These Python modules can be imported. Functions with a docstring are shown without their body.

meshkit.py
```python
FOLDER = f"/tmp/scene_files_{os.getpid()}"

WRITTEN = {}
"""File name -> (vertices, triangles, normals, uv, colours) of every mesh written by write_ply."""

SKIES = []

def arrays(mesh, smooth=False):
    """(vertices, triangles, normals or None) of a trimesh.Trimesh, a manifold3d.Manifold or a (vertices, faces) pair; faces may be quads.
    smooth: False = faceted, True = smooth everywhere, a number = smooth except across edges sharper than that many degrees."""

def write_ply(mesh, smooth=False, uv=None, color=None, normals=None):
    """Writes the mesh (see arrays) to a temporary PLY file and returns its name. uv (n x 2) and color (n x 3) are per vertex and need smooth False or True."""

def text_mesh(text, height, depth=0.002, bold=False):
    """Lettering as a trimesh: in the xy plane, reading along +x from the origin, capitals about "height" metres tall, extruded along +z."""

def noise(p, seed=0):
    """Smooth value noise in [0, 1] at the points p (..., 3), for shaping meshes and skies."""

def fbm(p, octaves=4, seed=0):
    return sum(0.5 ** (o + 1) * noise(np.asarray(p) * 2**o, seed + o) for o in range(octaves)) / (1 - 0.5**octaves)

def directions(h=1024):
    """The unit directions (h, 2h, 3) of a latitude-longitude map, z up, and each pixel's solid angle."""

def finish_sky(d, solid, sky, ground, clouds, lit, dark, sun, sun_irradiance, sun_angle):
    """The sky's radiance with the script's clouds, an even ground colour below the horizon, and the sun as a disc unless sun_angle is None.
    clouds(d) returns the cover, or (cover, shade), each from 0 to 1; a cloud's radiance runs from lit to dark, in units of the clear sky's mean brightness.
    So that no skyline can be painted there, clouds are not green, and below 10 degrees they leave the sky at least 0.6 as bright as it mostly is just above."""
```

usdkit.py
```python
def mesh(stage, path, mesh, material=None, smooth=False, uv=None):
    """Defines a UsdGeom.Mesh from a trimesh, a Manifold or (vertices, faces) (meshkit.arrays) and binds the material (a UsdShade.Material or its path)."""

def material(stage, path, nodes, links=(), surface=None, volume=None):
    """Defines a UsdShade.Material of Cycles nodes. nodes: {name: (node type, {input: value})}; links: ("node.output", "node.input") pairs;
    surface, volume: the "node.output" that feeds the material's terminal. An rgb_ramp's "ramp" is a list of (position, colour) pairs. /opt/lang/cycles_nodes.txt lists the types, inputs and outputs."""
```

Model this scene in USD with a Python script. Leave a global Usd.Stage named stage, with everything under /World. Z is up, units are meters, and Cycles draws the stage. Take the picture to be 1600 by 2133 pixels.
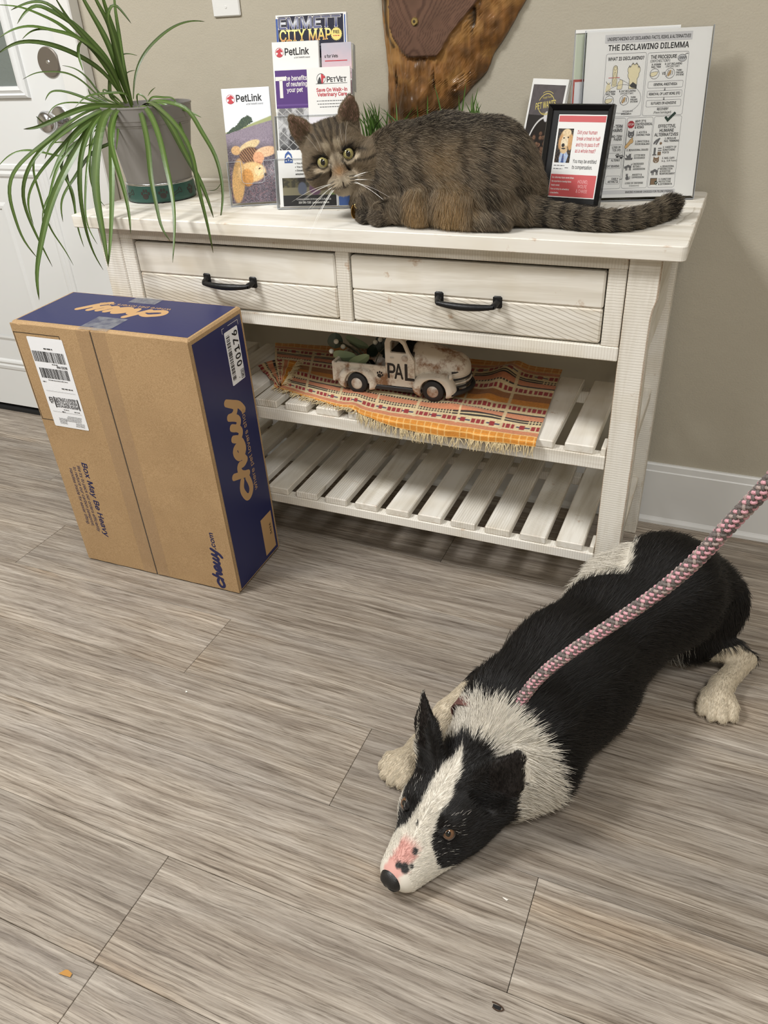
import math, random
import numpy as np, trimesh, manifold3d, usdkit, meshkit
import shapely
from shapely import affinity
from shapely.geometry import Polygon, LineString, Point, MultiPolygon, box as sbox
from pxr import Usd, UsdGeom, UsdLux, UsdShade, Gf, Sdf, Vt

stage = Usd.Stage.CreateInMemory()
UsdGeom.SetStageUpAxis(stage, 'Z')
UsdGeom.SetStageMetersPerUnit(stage, 1.0)
UsdGeom.Xform.Define(stage, '/World')
PI = math.pi
A3 = lambda *a: np.array(a, float)

# ---------------------------------------------------------------- camera
CAM = A3(1.2759, -1.7823, 1.1155)
YAW, PITCH, ROLL, FPX = -0.4312, 0.5671, -0.0547, 1614.4
def cam_axes():
    cy, sy = math.cos(YAW), math.sin(YAW)
    fwd = A3(sy*math.cos(PITCH), cy*math.cos(PITCH), -math.sin(PITCH))
    right = A3(cy, -sy, 0); up = np.cross(right, fwd)
    c, s = math.cos(ROLL), math.sin(ROLL)
    return c*right+s*up, -s*right+c*up, fwd
cr, cu, cf = cam_axes()
cam = UsdGeom.Camera.Define(stage, '/World/camera')
cam.CreateHorizontalApertureAttr(24.0)
cam.CreateFocalLengthAttr(24.0*FPX/1600)
cam.AddTransformOp().Set(Gf.Matrix4d(*cr, 0, *cu, 0, *(-cf), 0, *CAM, 1))
cam.CreateClippingRangeAttr(Gf.Vec2f(0.02, 50))
cam.CreateExposureAttr(1.5)

# ---------------------------------------------------------------- light: four ceiling panels
H_CEIL = 2.62
LAMPS = [(-0.45, -1.60, 20.0), (1.85, -1.80, 9.5), (-0.45, -3.4, 7.0), (1.85, -3.4, 6.0)]
for i, (lx, ly, li) in enumerate(LAMPS):
    l = UsdLux.RectLight.Define(stage, '/World/ceiling_lamp' + ('' if i == 0 else f'_{i:03d}'))
    l.CreateWidthAttr(0.62); l.CreateHeightAttr(0.62); l.CreateIntensityAttr(li)
    l.CreateColorAttr(Gf.Vec3f(0.99, 0.985, 0.97)); l.AddTranslateOp().Set((lx, ly, H_CEIL-0.03))

# ---------------------------------------------------------------- helpers
# the console table and what stands on it were first measured with a rule 2.5 % short: their lengths are brought to metres here
RULE = [1.0, np.zeros(3)]
def table_rule(on): RULE[0], RULE[1] = (1.025, A3(-0.0319, 0.04456, -0.02789)) if on else (1.0, np.zeros(3))
_names = {}
def numbered(path_parent, name):
    k = (path_parent, name); n = _names.get(k, 0); _names[k] = n+1
    return name if n == 0 else f'{name}_{n:03d}'
def cd(prim, **kw):
    for k, v in kw.items():
        if v: prim.SetCustomDataByKey(k, v)
class T:
    """A thing: an Xform at its base; parts given in world coordinates."""
    def __init__(s, name, label, cat, loc=(0, 0, 0), rotz=0, group=None, kind=None, parent='/World'):
        s.path = f'{parent}/{numbered(parent, name)}'
        s.k, s.d = RULE[0], RULE[1]; loc = np.array(loc, float)*s.k+s.d
        x = UsdGeom.Xform.Define(stage, s.path)
        x.AddTranslateOp().Set(tuple(float(a) for a in loc)); x.AddRotateZOp().Set(math.degrees(rotz))
        c, n = math.cos(rotz), math.sin(rotz)
        s.M = np.array([[c, -n, 0], [n, c, 0], [0, 0, 1.0]]); s.o = np.array(loc, float)
        cd(x.GetPrim(), label=label, category=cat, group=group, kind=kind)
    def local(s, v): return (np.asarray(v, float)*s.k+s.d-s.o) @ s.M
    def part(s, name, mesh, mat, parent=None, label=None, kind=None, smooth=False, col=None, world=True):
        pp = parent if parent else s.path
        path = f'{pp}/{numbered(pp, name)}'
        v, f = vf(mesh)
        if world: v = s.local(v)
        emit(path, v, f, mat, smooth, col)
        cd(stage.GetPrimAtPath(path), label=label, kind=kind)
        return path
def vf(mesh):
    if hasattr(mesh, 'to_mesh'):
        m = mesh.to_mesh(); return np.array(m.vert_properties[:, :3], float), np.array(m.tri_verts)
    if isinstance(mesh, (tuple, list)):
        v, f = np.asarray(mesh[0], float), np.asarray(mesh[1], int)
        if f.shape[1] == 4: f = np.vstack([f[:, [0, 1, 2]], f[:, [0, 2, 3]]])
        return v, f
    return np.array(mesh.vertices, float), np.array(mesh.faces)
def emit(path, v, f, mat, smooth=False, col=None):
    m = usdkit.mesh(stage, path, trimesh.Trimesh(v, f, process=False), mat, smooth=smooth)
    if col is not None:
        UsdGeom.PrimvarsAPI(m).CreatePrimvar('col', Sdf.ValueTypeNames.Color3fArray, 'vertex').Set(Vt.Vec3fArray.FromNumpy(np.asarray(col, np.float32)))
    return m
def single(name, mesh, mat, label=None, cat=None, group=None, kind=None, smooth=False, col=None, parent='/World'):
    path = f'{parent}/{numbered(parent, name)}'
    v, f = vf(mesh); emit(path, v, f, mat, smooth, col)
    cd(stage.GetPrimAtPath(path), label=label, category=cat, group=group, kind=kind)
    return path
def cat(*ms):
    vs, fs, n = [], [], 0
    for m in ms:
        v, f = vf(m); vs.append(v); fs.append(f+n); n += len(v)
    return np.vstack(vs), np.vstack(fs)
def cbox(lo, hi, b=0.0015):
    lo, hi = A3(*lo), A3(*hi); b = min(b, (hi-lo).min()*0.45)
    pts = []
    for sx in (0, 1):
        for sy in (0, 1):
            for sz in (0, 1):
                c = np.where([sx, sy, sz], hi, lo); d = np.where([sx, sy, sz], -1, 1)*b
                for k in range(3):
                    q = c+d; q[k] = c[k]; pts.append(q)
    return hullm(np.array(pts))
def hullm(pts):
    m = manifold3d.Manifold.hull_points(np.asarray(pts, np.float64))
    return vf(m)
def xf(mesh, o=(0, 0, 0), X=(1, 0, 0), Y=(0, 1, 0), Z=None):
    v, f = vf(mesh); X, Y = A3(*X), A3(*Y); Z = np.cross(X, Y) if Z is None else A3(*Z)
    return A3(*o)+v[:, :1]*X+v[:, 1:2]*Y+v[:, 2:]*Z, f
def extr(poly, depth):
    geoms = getattr(poly, 'geoms', [poly])
    return cat(*[trimesh.creation.extrude_polygon(g, depth, engine='earcut') for g in geoms if g.area > 1e-12 and g.geom_type == 'Polygon'])
def lathe(prof, n=40, center=(0, 0, 0)):
    prof = np.array(prof, float); a = np.linspace(0, 2*PI, n, endpoint=False)
    v = np.stack([prof[:, None, 0]*np.cos(a), prof[:, None, 0]*np.sin(a), np.repeat(prof[:, 1:2], n, 1)], -1)
    m = len(prof); i, j = np.meshgrid(np.arange(m-1), np.arange(n), indexing='ij'); k = (j+1) % n
    q = np.stack([i*n+j, i*n+k, (i+1)*n+k, (i+1)*n+j], -1).reshape(-1, 4)
    return v.reshape(-1, 3)+A3(*center), np.vstack([q[:, [0, 1, 2]], q[:, [0, 2, 3]]])
def spline(P, n):
    P = np.asarray(P, float); t = np.concatenate([[0], np.cumsum(np.linalg.norm(np.diff(P, axis=0), axis=1))])
    from scipy.interpolate import CubicSpline, PchipInterpolator
    s = np.linspace(0, t[-1], n)
    return (CubicSpline(t, P, bc_type='natural') if len(P) > 2 else (lambda x: P[0]+(P[-1]-P[0])*(x/t[-1])[:, None]))(s)
def frames(p):
    t = np.gradient(p, axis=0); t /= np.linalg.norm(t, axis=1, keepdims=True)+1e-12
    a = np.cross(t, [0, 0, 1.0]); bad = np.linalg.norm(a, axis=1) < 0.05
    a[bad] = np.cross(t[bad], [1.0, 0, 0]); a /= np.linalg.norm(a, axis=1, keepdims=True)
    return t, a, np.cross(a, t)
def tube(p, r, n=10, caps=True):
    p = np.asarray(p, float); r = np.broadcast_to(r, (len(p),)); t, a, b = frames(p)
    for i in range(1, len(p)):
        if np.dot(a[i], a[i-1]) < 0: a[i] *= -1; b[i] *= -1
    ang = np.arange(n)*2*PI/n
    v = p[:, None]+r[:, None, None]*(np.cos(ang)[None, :, None]*a[:, None]+np.sin(ang)[None, :, None]*b[:, None])
    i, j = np.meshgrid(np.arange(len(p)-1), np.arange(n), indexing='ij'); k = (j+1) % n
    q = np.stack([i*n+j, i*n+k, (i+1)*n+k, (i+1)*n+j], -1).reshape(-1, 4)
    v = v.reshape(-1, 3); f = [q[:, [0, 1, 2]], q[:, [0, 2, 3]]]
    if caps:
        m = len(v); v = np.vstack([v, p[:1], p[-1:]]); jj = np.arange(n); kk = (jj+1) % n; L = (len(p)-1)*n
        f += [np.stack([np.full(n, m), kk, jj], 1), np.stack([np.full(n, m+1), L+jj, L+kk], 1)]
    return v, np.vstack(f)
def ribbon(p, w, side, crease=0.0, th=0.0):
    """A leaf blade: centre line p, half widths w, side vectors; folded a little along its midrib."""
    p = np.asarray(p, float); w = np.broadcast_to(w, (len(p),)); t = np.gradient(p, axis=0); t /= np.linalg.norm(t, axis=1, keepdims=True)+1e-12
    side = np.broadcast_to(side, p.shape); nn = np.cross(side, t); nn /= np.linalg.norm(nn, axis=1, keepdims=True)+1e-9
    L = p-side*w[:, None]+nn*(w*crease)[:, None]; R = p+side*w[:, None]+nn*(w*crease)[:, None]
    v = np.stack([L, p, R], 1).reshape(-1, 3); n = len(p); i = np.arange(n-1)*3
    q = np.vstack([np.stack([i, i+1, i+4, i+3], 1), np.stack([i+1, i+2, i+5, i+4], 1)])
    f = np.vstack([q[:, [0, 1, 2]], q[:, [0, 2, 3]]])
    if th:
        vb = v-np.repeat(nn, 3, 0)*th; f = np.vstack([f, f[:, ::-1]+len(v)]); v = np.vstack([v, vb])
    return v, f
_text = {}
def text(s, h, bold=False, width=None, depth=0.0002, shear=0.0, anchor='l'):
    k = (s, bold)
    if k not in _text: _text[k] = vf(meshkit.text_mesh(s, 1.0, 1.0, bold=bold))
    v, f = _text[k]; v = v*[h, h, depth]
    x0, x1 = v[:, 0].min(), v[:, 0].max()
    if width: v[:, 0] = (v[:, 0]-x0)*width/(x1-x0); x0, x1 = 0, width
    if shear: v[:, 0] += shear*v[:, 1]
    v[:, 0] -= {'l': x0, 'c': (x0+x1)/2, 'r': x1}[anchor]
    return v, f
def strokes(lines, r, depth=0.0002):
    g = shapely.union_all([LineString(spline(l, 24) if len(l) > 2 else l).buffer(r, quad_segs=4) for l in lines])
    return extr(g, depth)
def gridmesh(w, h, nx, ny):
    x, y = np.meshgrid(np.linspace(0, w, nx), np.linspace(0, h, ny))
    v = np.stack([x.ravel(), y.ravel(), np.zeros(nx*ny)], 1)
    i, j = np.meshgrid(np.arange(ny-1), np.arange(nx-1), indexing='ij'); a = (i*nx+j).ravel()
    return v, np.vstack([np.stack([a, a+1, a+nx+1], 1), np.stack([a, a+nx+1, a+nx], 1)])
def inpoly(u, v, P):
    P = np.asarray(P, float); r = np.zeros(u.shape, bool)
    for (x0, y0), (x1, y1) in zip(P, np.roll(P, -1, 0)):
        c = ((y0 > v) != (y1 > v)) & (u < (x1-x0)*(v-y0)/(y1-y0+1e-12)+x0); r ^= c
    return r
def lin(r, g, b):
    c = np.array([r, g, b], float)/255
    return tuple(np.where(c <= 0.04045, c/12.92, ((c+0.055)/1.055)**2.4))
def smst(a, b, x): t = np.clip((x-a)/(b-a), 0, 1); return t*t*(3-2*t)
def nz(x, y=0, z=0, s=1.0, seed=0):
    x, y, z = np.broadcast_arrays(np.asarray(x, float), y, z)
    return meshkit.fbm(np.stack([x, y, z], -1)*s+100, 3, seed)

# ---------------------------------------------------------------- materials
def mat(name, nodes, links=(), surface='p.BSDF', volume=None):
    return usdkit.material(stage, '/World/Looks/'+name, nodes, links, surface, volume)
def plain(name, rgb, rough=0.5, metal=0.0, bump=0.0, bscale=200.0, **kw):
    n = {'p': ('principled_bsdf', {'base_color': rgb, 'roughness': rough, 'metallic': metal, **kw})}
    l = []
    if bump:
        n['g'] = ('geometry', {}); n['n'] = ('noise_texture', {'scale': bscale, 'detail': 3.0}); n['b'] = ('bump', {'strength': 1.0, 'distance': bump})
        l = [('g.position', 'n.vector'), ('n.fac', 'b.height'), ('b.normal', 'p.normal')]
    return mat(name, n, l)
def vcol(name, rough=0.5, **kw):
    return mat(name, {'c': ('attribute', {'attribute': 'col'}), 'p': ('principled_bsdf', {'roughness': rough, **kw})}, [('c.color', 'p.base_color')])
M_print = vcol('printed_paper', 0.42)
M_paper = plain('white_paper', lin(236, 236, 234), 0.5)
M_ink = plain('black_ink', (0.012, 0.012, 0.013), 0.5)
M_clear = mat('clear_acrylic', {'t': ('transparent_bsdf', {'color': (0.995, 0.997, 0.998)}), 'g': ('glossy_bsdf', {'color': (1, 1, 1), 'roughness': 0.05}), 'f': ('fresnel', {'IOR': 1.16}), 'm': ('mix_closure', {})},
              [('f.fac', 'm.fac'), ('t.BSDF', 'm.closure1'), ('g.BSDF', 'm.closure2')], 'm.closure')
M_edge = mat('acrylic_edge', {'t': ('transparent_bsdf', {'color': (0.75, 0.78, 0.8)}), 'g': ('principled_bsdf', {'base_color': (0.55, 0.57, 0.6), 'roughness': 0.12}), 'm': ('mix_closure', {'fac': 0.55})},
             [('t.BSDF', 'm.closure1'), ('g.BSDF', 'm.closure2')], 'm.closure')
def whitewood(name, axis, look):
    """Whitewashed rough pine. axis: grain direction; look: 'saw' (ridges across), 'plane' (smooth), 'rings' (cathedral arcs)."""
    st = {'x': (1.2, 16, 16), 'y': (16, 1.2, 16), 'z': (16, 16, 1.2)}[axis]
    n = {'g': ('geometry', {}), 'oi': ('object_info', {}), 'off': ('vector_math', {'math_type': 'multiply_add', 'vector2': (37.0, 51.0, 23.0)}),
         'pos': ('mapping', {'scale': st}), 'nl': ('noise_texture', {'scale': 1.6, 'detail': 5.0, 'roughness': 0.65, 'distortion': 0.6}),
         'rl': ('rgb_ramp', {'ramp': [(0.0, lin(186, 178, 164)), (0.40, lin(216, 210, 198)), (0.56, lin(232, 228, 219)), (1.0, lin(240, 237, 230))]}),
         'nb': ('noise_texture', {'scale': 9.0, 'detail': 2.0}), 'rb': ('rgb_ramp', {'ramp': [(0.0, lin(225, 214, 190)), (0.5, (1, 1, 1)), (1, (1, 1, 1))]}),
         'mx': ('mix_color', {'blend_type': 'multiply', 'fac': 0.7}),
         'bv': ('bevel', {'samples': 4, 'radius': 0.0032}), 'dt': ('vector_math', {'math_type': 'dot_product'}),
         'nw': ('noise_texture', {'scale': 28.0, 'detail': 4.0, 'roughness': 0.7}), 'ew': ('math', {'math_type': 'multiply_add', 'value2': 0.8}),
         'er': ('map_range', {'from_min': 1.27, 'from_max': 1.16, 'to_min': 0.0, 'to_max': 0.85, 'clamp': True}),
         'wear': ('mix_color', {'blend_type': 'mix', 'b': lin(168, 128, 88)}),
         'p': ('principled_bsdf', {'roughness': 0.62, 'specular_ior_level': 0.3}), 'bp': ('bump', {'strength': 0.8, 'distance': 0.0012})}
    l = [('oi.random', 'off.vector1'), ('g.position', 'off.vector3'), ('off.vector', 'pos.vector'), ('pos.vector', 'nl.vector'), ('nl.fac', 'rl.fac'), ('off.vector', 'nb.vector'), ('nb.fac', 'rb.fac'),
         ('rl.color', 'mx.a'), ('rb.color', 'mx.b'), ('g.normal', 'dt.vector1'), ('bv.bevel', 'dt.vector2'), ('off.vector', 'nw.vector'), ('nw.fac', 'ew.value1'), ('dt.value', 'ew.value3'),
         ('ew.value', 'er.value'), ('er.result', 'wear.fac'), ('bp.normal', 'p.normal')]
    base = 'mx.result'
    if look in ('saw', 'rings'):
        if look == 'saw':
            n['wv'] = ('wave_texture', {'wave_type': 'bands', 'bands_direction': axis, 'scale': 62.0, 'distortion': 1.2, 'detail': 2.0, 'detail_scale': 1.5})
            ramp, dark, src = [(0.0, (0.80, 0.78, 0.75)), (0.22, (0.97, 0.97, 0.97)), (1, (1, 1, 1))], 0.55, 'off.vector'
        else:
            n['rm'] = ('mapping', {'scale': {'x': (1.0, 1.0, 2.3), 'y': (2.6, 0.75, 1.0), 'z': (2.4, 1.0, 0.8)}[axis]})
            n['wv'] = ('wave_texture', {'wave_type': 'rings', 'rings_direction': 'spherical', 'profile': 'saw', 'scale': 22.0, 'distortion': 2.6, 'detail': 2.0, 'detail_scale': 0.8, 'detail_roughness': 0.5})
            n['of2'] = ('vector_math', {'math_type': 'multiply_add', 'vector2': (1.1, 0.6, 0.5)}); l += [('oi.random', 'of2.vector1'), ('g.position', 'of2.vector3'), ('of2.vector', 'rm.vector')]; ramp, dark, src = [(0.0, (0.62, 0.58, 0.53)), (0.09, (0.80, 0.78, 0.74)), (0.20, (1, 1, 1)), (1, (1, 1, 1))], 0.75, 'rm.vector'
        n['wr'] = ('rgb_ramp', {'ramp': ramp}); n['wm'] = ('mix_color', {'blend_type': 'multiply', 'fac': dark}); n['wb'] = ('rgb_to_bw', {})
        l += [(src, 'wv.vector'), ('wv.fac', 'wr.fac'), ('mx.result', 'wm.a'), ('wr.color', 'wm.b'), ('wr.color', 'wb.color'), ('wb.val', 'bp.height')]
        base = 'wm.result'
    else:
        l.append(('nl.fac', 'bp.height')); n['bp'] = ('bump', {'strength': 0.5, 'distance': 0.0008})
    l += [(base, 'wear.a'), ('wear.result', 'p.base_color')]
    return mat(name, n, l)
W = {(a, k): whitewood(f'whitewash_{k}_{a}', a, k) for a, k in [('x', 'saw'), ('x', 'plane'), ('x', 'rings'), ('z', 'saw'), ('z', 'plane'), ('y', 'plane'), ('y', 'rings'), ('y', 'saw')]}
# ================================================================ the room
def wallmat():
    return mat('greige_wall_paint', {'g': ('geometry', {}), 'n1': ('noise_texture', {'scale': 9.0, 'detail': 3.0, 'roughness': 0.55}), 'n2': ('noise_texture', {'scale': 260.0, 'detail': 2.0}),
        'a': ('math', {'math_type': 'multiply_add', 'value2': 5.0}), 'b': ('bump', {'strength': 0.7, 'distance': 0.0007}), 'p': ('principled_bsdf', {'base_color': lin(180, 173, 157), 'roughness': 0.6, 'specular_ior_level': 0.25})},
        [('g.position', 'n1.vector'), ('g.position', 'n2.vector'), ('n1.fac', 'a.value1'), ('n2.fac', 'a.value3'), ('a.value', 'b.height'), ('b.normal', 'p.normal')])
M_wall = wallmat()
M_white = plain('white_trim_paint', lin(226, 226, 224), 0.42, bump=0.0002, bscale=90)
M_door = plain('white_door_paint', lin(226, 228, 228), 0.45, bump=0.00015, bscale=140)
M_ceil = plain('ceiling_paint', lin(205, 203, 198), 0.8)
M_dark = plain('dark_gap', (0.01, 0.01, 0.01), 0.9)
XL, XR, YF = -2.3, 3.3, -4.6
def struct(name, mesh, m, **kw): return single(name, mesh, m, kind='structure', **kw)
DX0, DX1, DTOP = -1.27, -0.363, 2.04      # door opening
struct('wall_back', cat(cbox((-0.363, 0, 0), (XR, 0.12, H_CEIL), 0.0005), cbox((XL, 0, 0), (DX0, 0.12, H_CEIL), 0.0005), cbox((DX0, 0, DTOP), (DX1, 0.12, H_CEIL), 0.0005)), M_wall)
struct('wall_left', cbox((XL-0.12, YF, 0), (XL, 0.12, H_CEIL)), M_wall)
struct('wall_right', cbox((XR, YF, 0), (XR+0.12, 0.12, H_CEIL)), M_wall)
struct('wall_front', cbox((XL-0.12, YF-0.12, 0), (XR+0.12, YF, H_CEIL)), M_wall)
struct('ceiling', cbox((XL-0.12, YF-0.12, H_CEIL), (XR+0.12, 0.12, H_CEIL+0.1)), M_ceil)
# ceiling light troffers (the lamps' housings)
# floor: subfloor slab and planks
def plankmat():
    n = {'g': ('geometry', {}), 'oi': ('object_info', {}), 'off': ('vector_math', {'math_type': 'multiply_add', 'vector2': (91.0, 47.0, 13.0)}),
         'm1': ('mapping', {'scale': (1.6, 40.0, 1.0)}), 'n1': ('noise_texture', {'scale': 2.0, 'detail': 7.0, 'roughness': 0.68, 'distortion': 0.35}),
         'm2': ('mapping', {'scale': (8.0, 200.0, 1.0)}), 'n2': ('noise_texture', {'scale': 1.6, 'detail': 6.0, 'roughness': 0.75, 'distortion': 0.3}),
         'm3': ('mapping', {'scale': (0.9, 4.2, 1.0)}), 'n3': ('noise_texture', {'scale': 2.2, 'detail': 3.0, 'roughness': 0.5, 'distortion': 0.8}),
         'c1': ('rgb_ramp', {'ramp': [(0.26, lin(106, 97, 88)), (0.42, lin(134, 124, 113)), (0.50, lin(148, 139, 128)), (0.60, lin(163, 154, 143)), (0.76, lin(186, 178, 167))]}),
         'c2': ('rgb_ramp', {'ramp': [(0.32, (0.40, 0.37, 0.34)), (0.43, (0.80, 0.78, 0.76)), (0.50, (1, 1, 1)), (0.62, (1.16, 1.16, 1.16)), (1.0, (1.2, 1.2, 1.2))]}),
         'c3': ('rgb_ramp', {'ramp': [(0.25, (0.86, 0.87, 0.90)), (0.45, (1, 1, 1)), (0.60, (1.02, 1.0, 0.97)), (0.75, (1.10, 1.0, 0.88))]}),
         'wvm': ('mapping', {'scale': (0.8, 7.5, 1.0)}), 'wv': ('wave_texture', {'wave_type': 'rings', 'rings_direction': 'z', 'profile': 'saw', 'scale': 4.2, 'distortion': 7.0, 'detail': 3.0, 'detail_scale': 0.55, 'detail_roughness': 0.55}),
         'cw': ('rgb_ramp', {'ramp': [(0.0, (0.42, 0.38, 0.34)), (0.14, (0.86, 0.84, 0.82)), (0.3, (1, 1, 1)), (1, (1.03, 1.03, 1.03))]}), 'kn': ('rgb_ramp', {'ramp': [(0.46, (0.10, 0.10, 0.10)), (0.60, (1, 1, 1))]}),
         'x0': ('mix_color', {'blend_type': 'multiply'}), 'x1': ('mix_color', {'blend_type': 'multiply', 'fac': 1.0, 'use_clamp': False}), 'x2': ('mix_color', {'blend_type': 'multiply', 'fac': 1.0}),
         'tn': ('map_range', {'to_min': 0.86, 'to_max': 1.12}), 'tv': ('vector_math', {'math_type': 'scale'}),
         'bw': ('rgb_to_bw', {}), 'b': ('bump', {'strength': 0.55, 'distance': 0.0006}), 'rr': ('map_range', {'from_min': 0.3, 'from_max': 0.7, 'to_min': 0.42, 'to_max': 0.58}),
         'p': ('principled_bsdf', {'specular_ior_level': 0.35})}
    n['n4'] = ('noise_texture', {'scale': 3.2, 'detail': 3.0, 'roughness': 0.55}); n['w4'] = ('vector_math', {'math_type': 'multiply_add', 'vector2': (0.0, 0.055, 0.0)}); n['o1'] = ('vector_math', {'math_type': 'multiply_add', 'vector2': (91.0, 47.0, 13.0)}); n['m4'] = ('mapping', {'scale': (1.0, 2.6, 1.0)})
    n.pop('off'); n['off'] = ('vector_math', {'math_type': 'multiply_add', 'vector2': (0.0, 0.020, 0.0)})
    l = [('oi.random', 'o1.vector1'), ('g.position', 'o1.vector3'), ('o1.vector', 'm4.vector'), ('m4.vector', 'n4.vector'), ('n4.color', 'off.vector1'), ('o1.vector', 'off.vector3')]
    n.pop('w4')
    for a in ('m1', 'm2', 'm3', 'wvm'): l.append(('off.vector', a+'.vector'))
    l += [('m1.vector', 'n1.vector'), ('m2.vector', 'n2.vector'), ('m3.vector', 'n3.vector'), ('wvm.vector', 'wv.vector'), ('n1.fac', 'c1.fac'), ('n2.fac', 'c2.fac'), ('n3.fac', 'c3.fac'), ('wv.fac', 'cw.fac'), ('n3.fac', 'kn.fac'),
          ('kn.color', 'x0.fac'), ('c1.color', 'x0.a'), ('cw.color', 'x0.b'), ('x0.result', 'x1.a'), ('c2.color', 'x1.b'), ('x1.result', 'x2.a'), ('c3.color', 'x2.b'), ('oi.random', 'tn.value'), ('x2.result', 'tv.vector1'), ('tn.result', 'tv.scale'),
          ('tv.vector', 'p.base_color'), ('x2.result', 'bw.color'), ('bw.val', 'b.height'), ('b.normal', 'p.normal'), ('n1.fac', 'rr.value'), ('rr.result', 'p.roughness')]
    return mat('grey_oak_vinyl_plank', n, l)
M_plank = plankmat()
fl = T('floor', None, None, (0, 0, -0.012), kind='structure')
fl.part('subfloor', cbox((XL, YF, -0.012), (XR, 0.12, -0.0035), 0.0005), M_dark)
ROWW, LEN = 0.1786, 1.232
JOINT = {0: 0.12, 1: 0.761, 2: 0.30, 3: -0.248, 4: 0.393, 5: 0.816, 6: 1.173, 7: 0.617, 8: 0.627, 9: 0.2, 10: 0.9}
rngp = np.random.default_rng(5)
row = 0; ytop = 0.0034
while ytop-row*ROWW > YF:
    y1 = ytop-row*ROWW; y0 = y1-ROWW
    x = JOINT.get(row, rngp.uniform(0, LEN))
    while x > XL: x -= LEN
    while x < XR:
        a, b = max(x, XL), min(x+LEN, XR)
        if b-a > 0.01:
            dz = rngp.uniform(-0.00025, 0.0)
            fl.part('plank', cbox((a+0.0004, max(y0, YF)+0.0003, -0.004), (b-0.0004, min(y1, 0.0)-0.0003, dz), 0.0006), M_plank)
        x += LEN
    row += 1
# baseboard: flat board with a small cap and a quarter-round shoe
def baseboard(name, x0, x1):
    prof = Polygon([(0, 0), (0.018, 0), (0.0175, 0.008), (0.014, 0.014), (0.012, 0.018), (0.012, 0.145), (0.010, 0.1475), (0.009, 0.162), (0.0065, 0.165), (0, 0.165)])
    m = extr(prof, x1-x0)
    v, f = m
    struct(name, (np.stack([x0+v[:, 2], -v[:, 0], v[:, 1]], 1), f[:, ::-1]), M_white)
baseboard('baseboard_back', -0.27, XR)
# door casing and jamb line
struct('trim_1', cat(cbox((-0.358, -0.036, 0), (-0.285, 0.0, DTOP+0.075), 0.003), cbox((DX0-0.075, -0.036, 0), (DX0-0.004, 0, DTOP+0.075), 0.003), cbox((DX0-0.004, -0.036, DTOP+0.004), (-0.358, 0, DTOP+0.075), 0.003)), M_white)
struct('threshold_1', cbox((DX0, -0.004, 0), (DX1, 0.11, 0.012), 0.001), M_dark)
dr = T('door_1', None, None, (-0.81, 0.02, 0), kind='structure')
def ring(lo, hi, w, prof, y):
    """A moulding frame on the door: nested rectangles (offset, proud) around the opening lo..hi in x,z."""
    rings = []
    for o, d in prof:
        rings.append([(lo[0]-o, y-d, lo[1]-o), (hi[0]+o, y-d, lo[1]-o), (hi[0]+o, y-d, hi[1]+o), (lo[0]-o, y-d, hi[1]+o)])
    v = np.array(rings).reshape(-1, 3); f = []
    for k in range(len(prof)-1):
        for j in range(4):
            a, b = k*4+j, k*4+(j+1) % 4; f.append((a, b, b+4, a+4))
    return v, np.array(f)
YD = 0.0
slab = [cbox((DX0+0.003, YD, 0.024), (DX1-0.003, YD+0.04, DTOP-0.003), 0.0015)]
dr.part('slab', cat(*slab), M_door)
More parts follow.
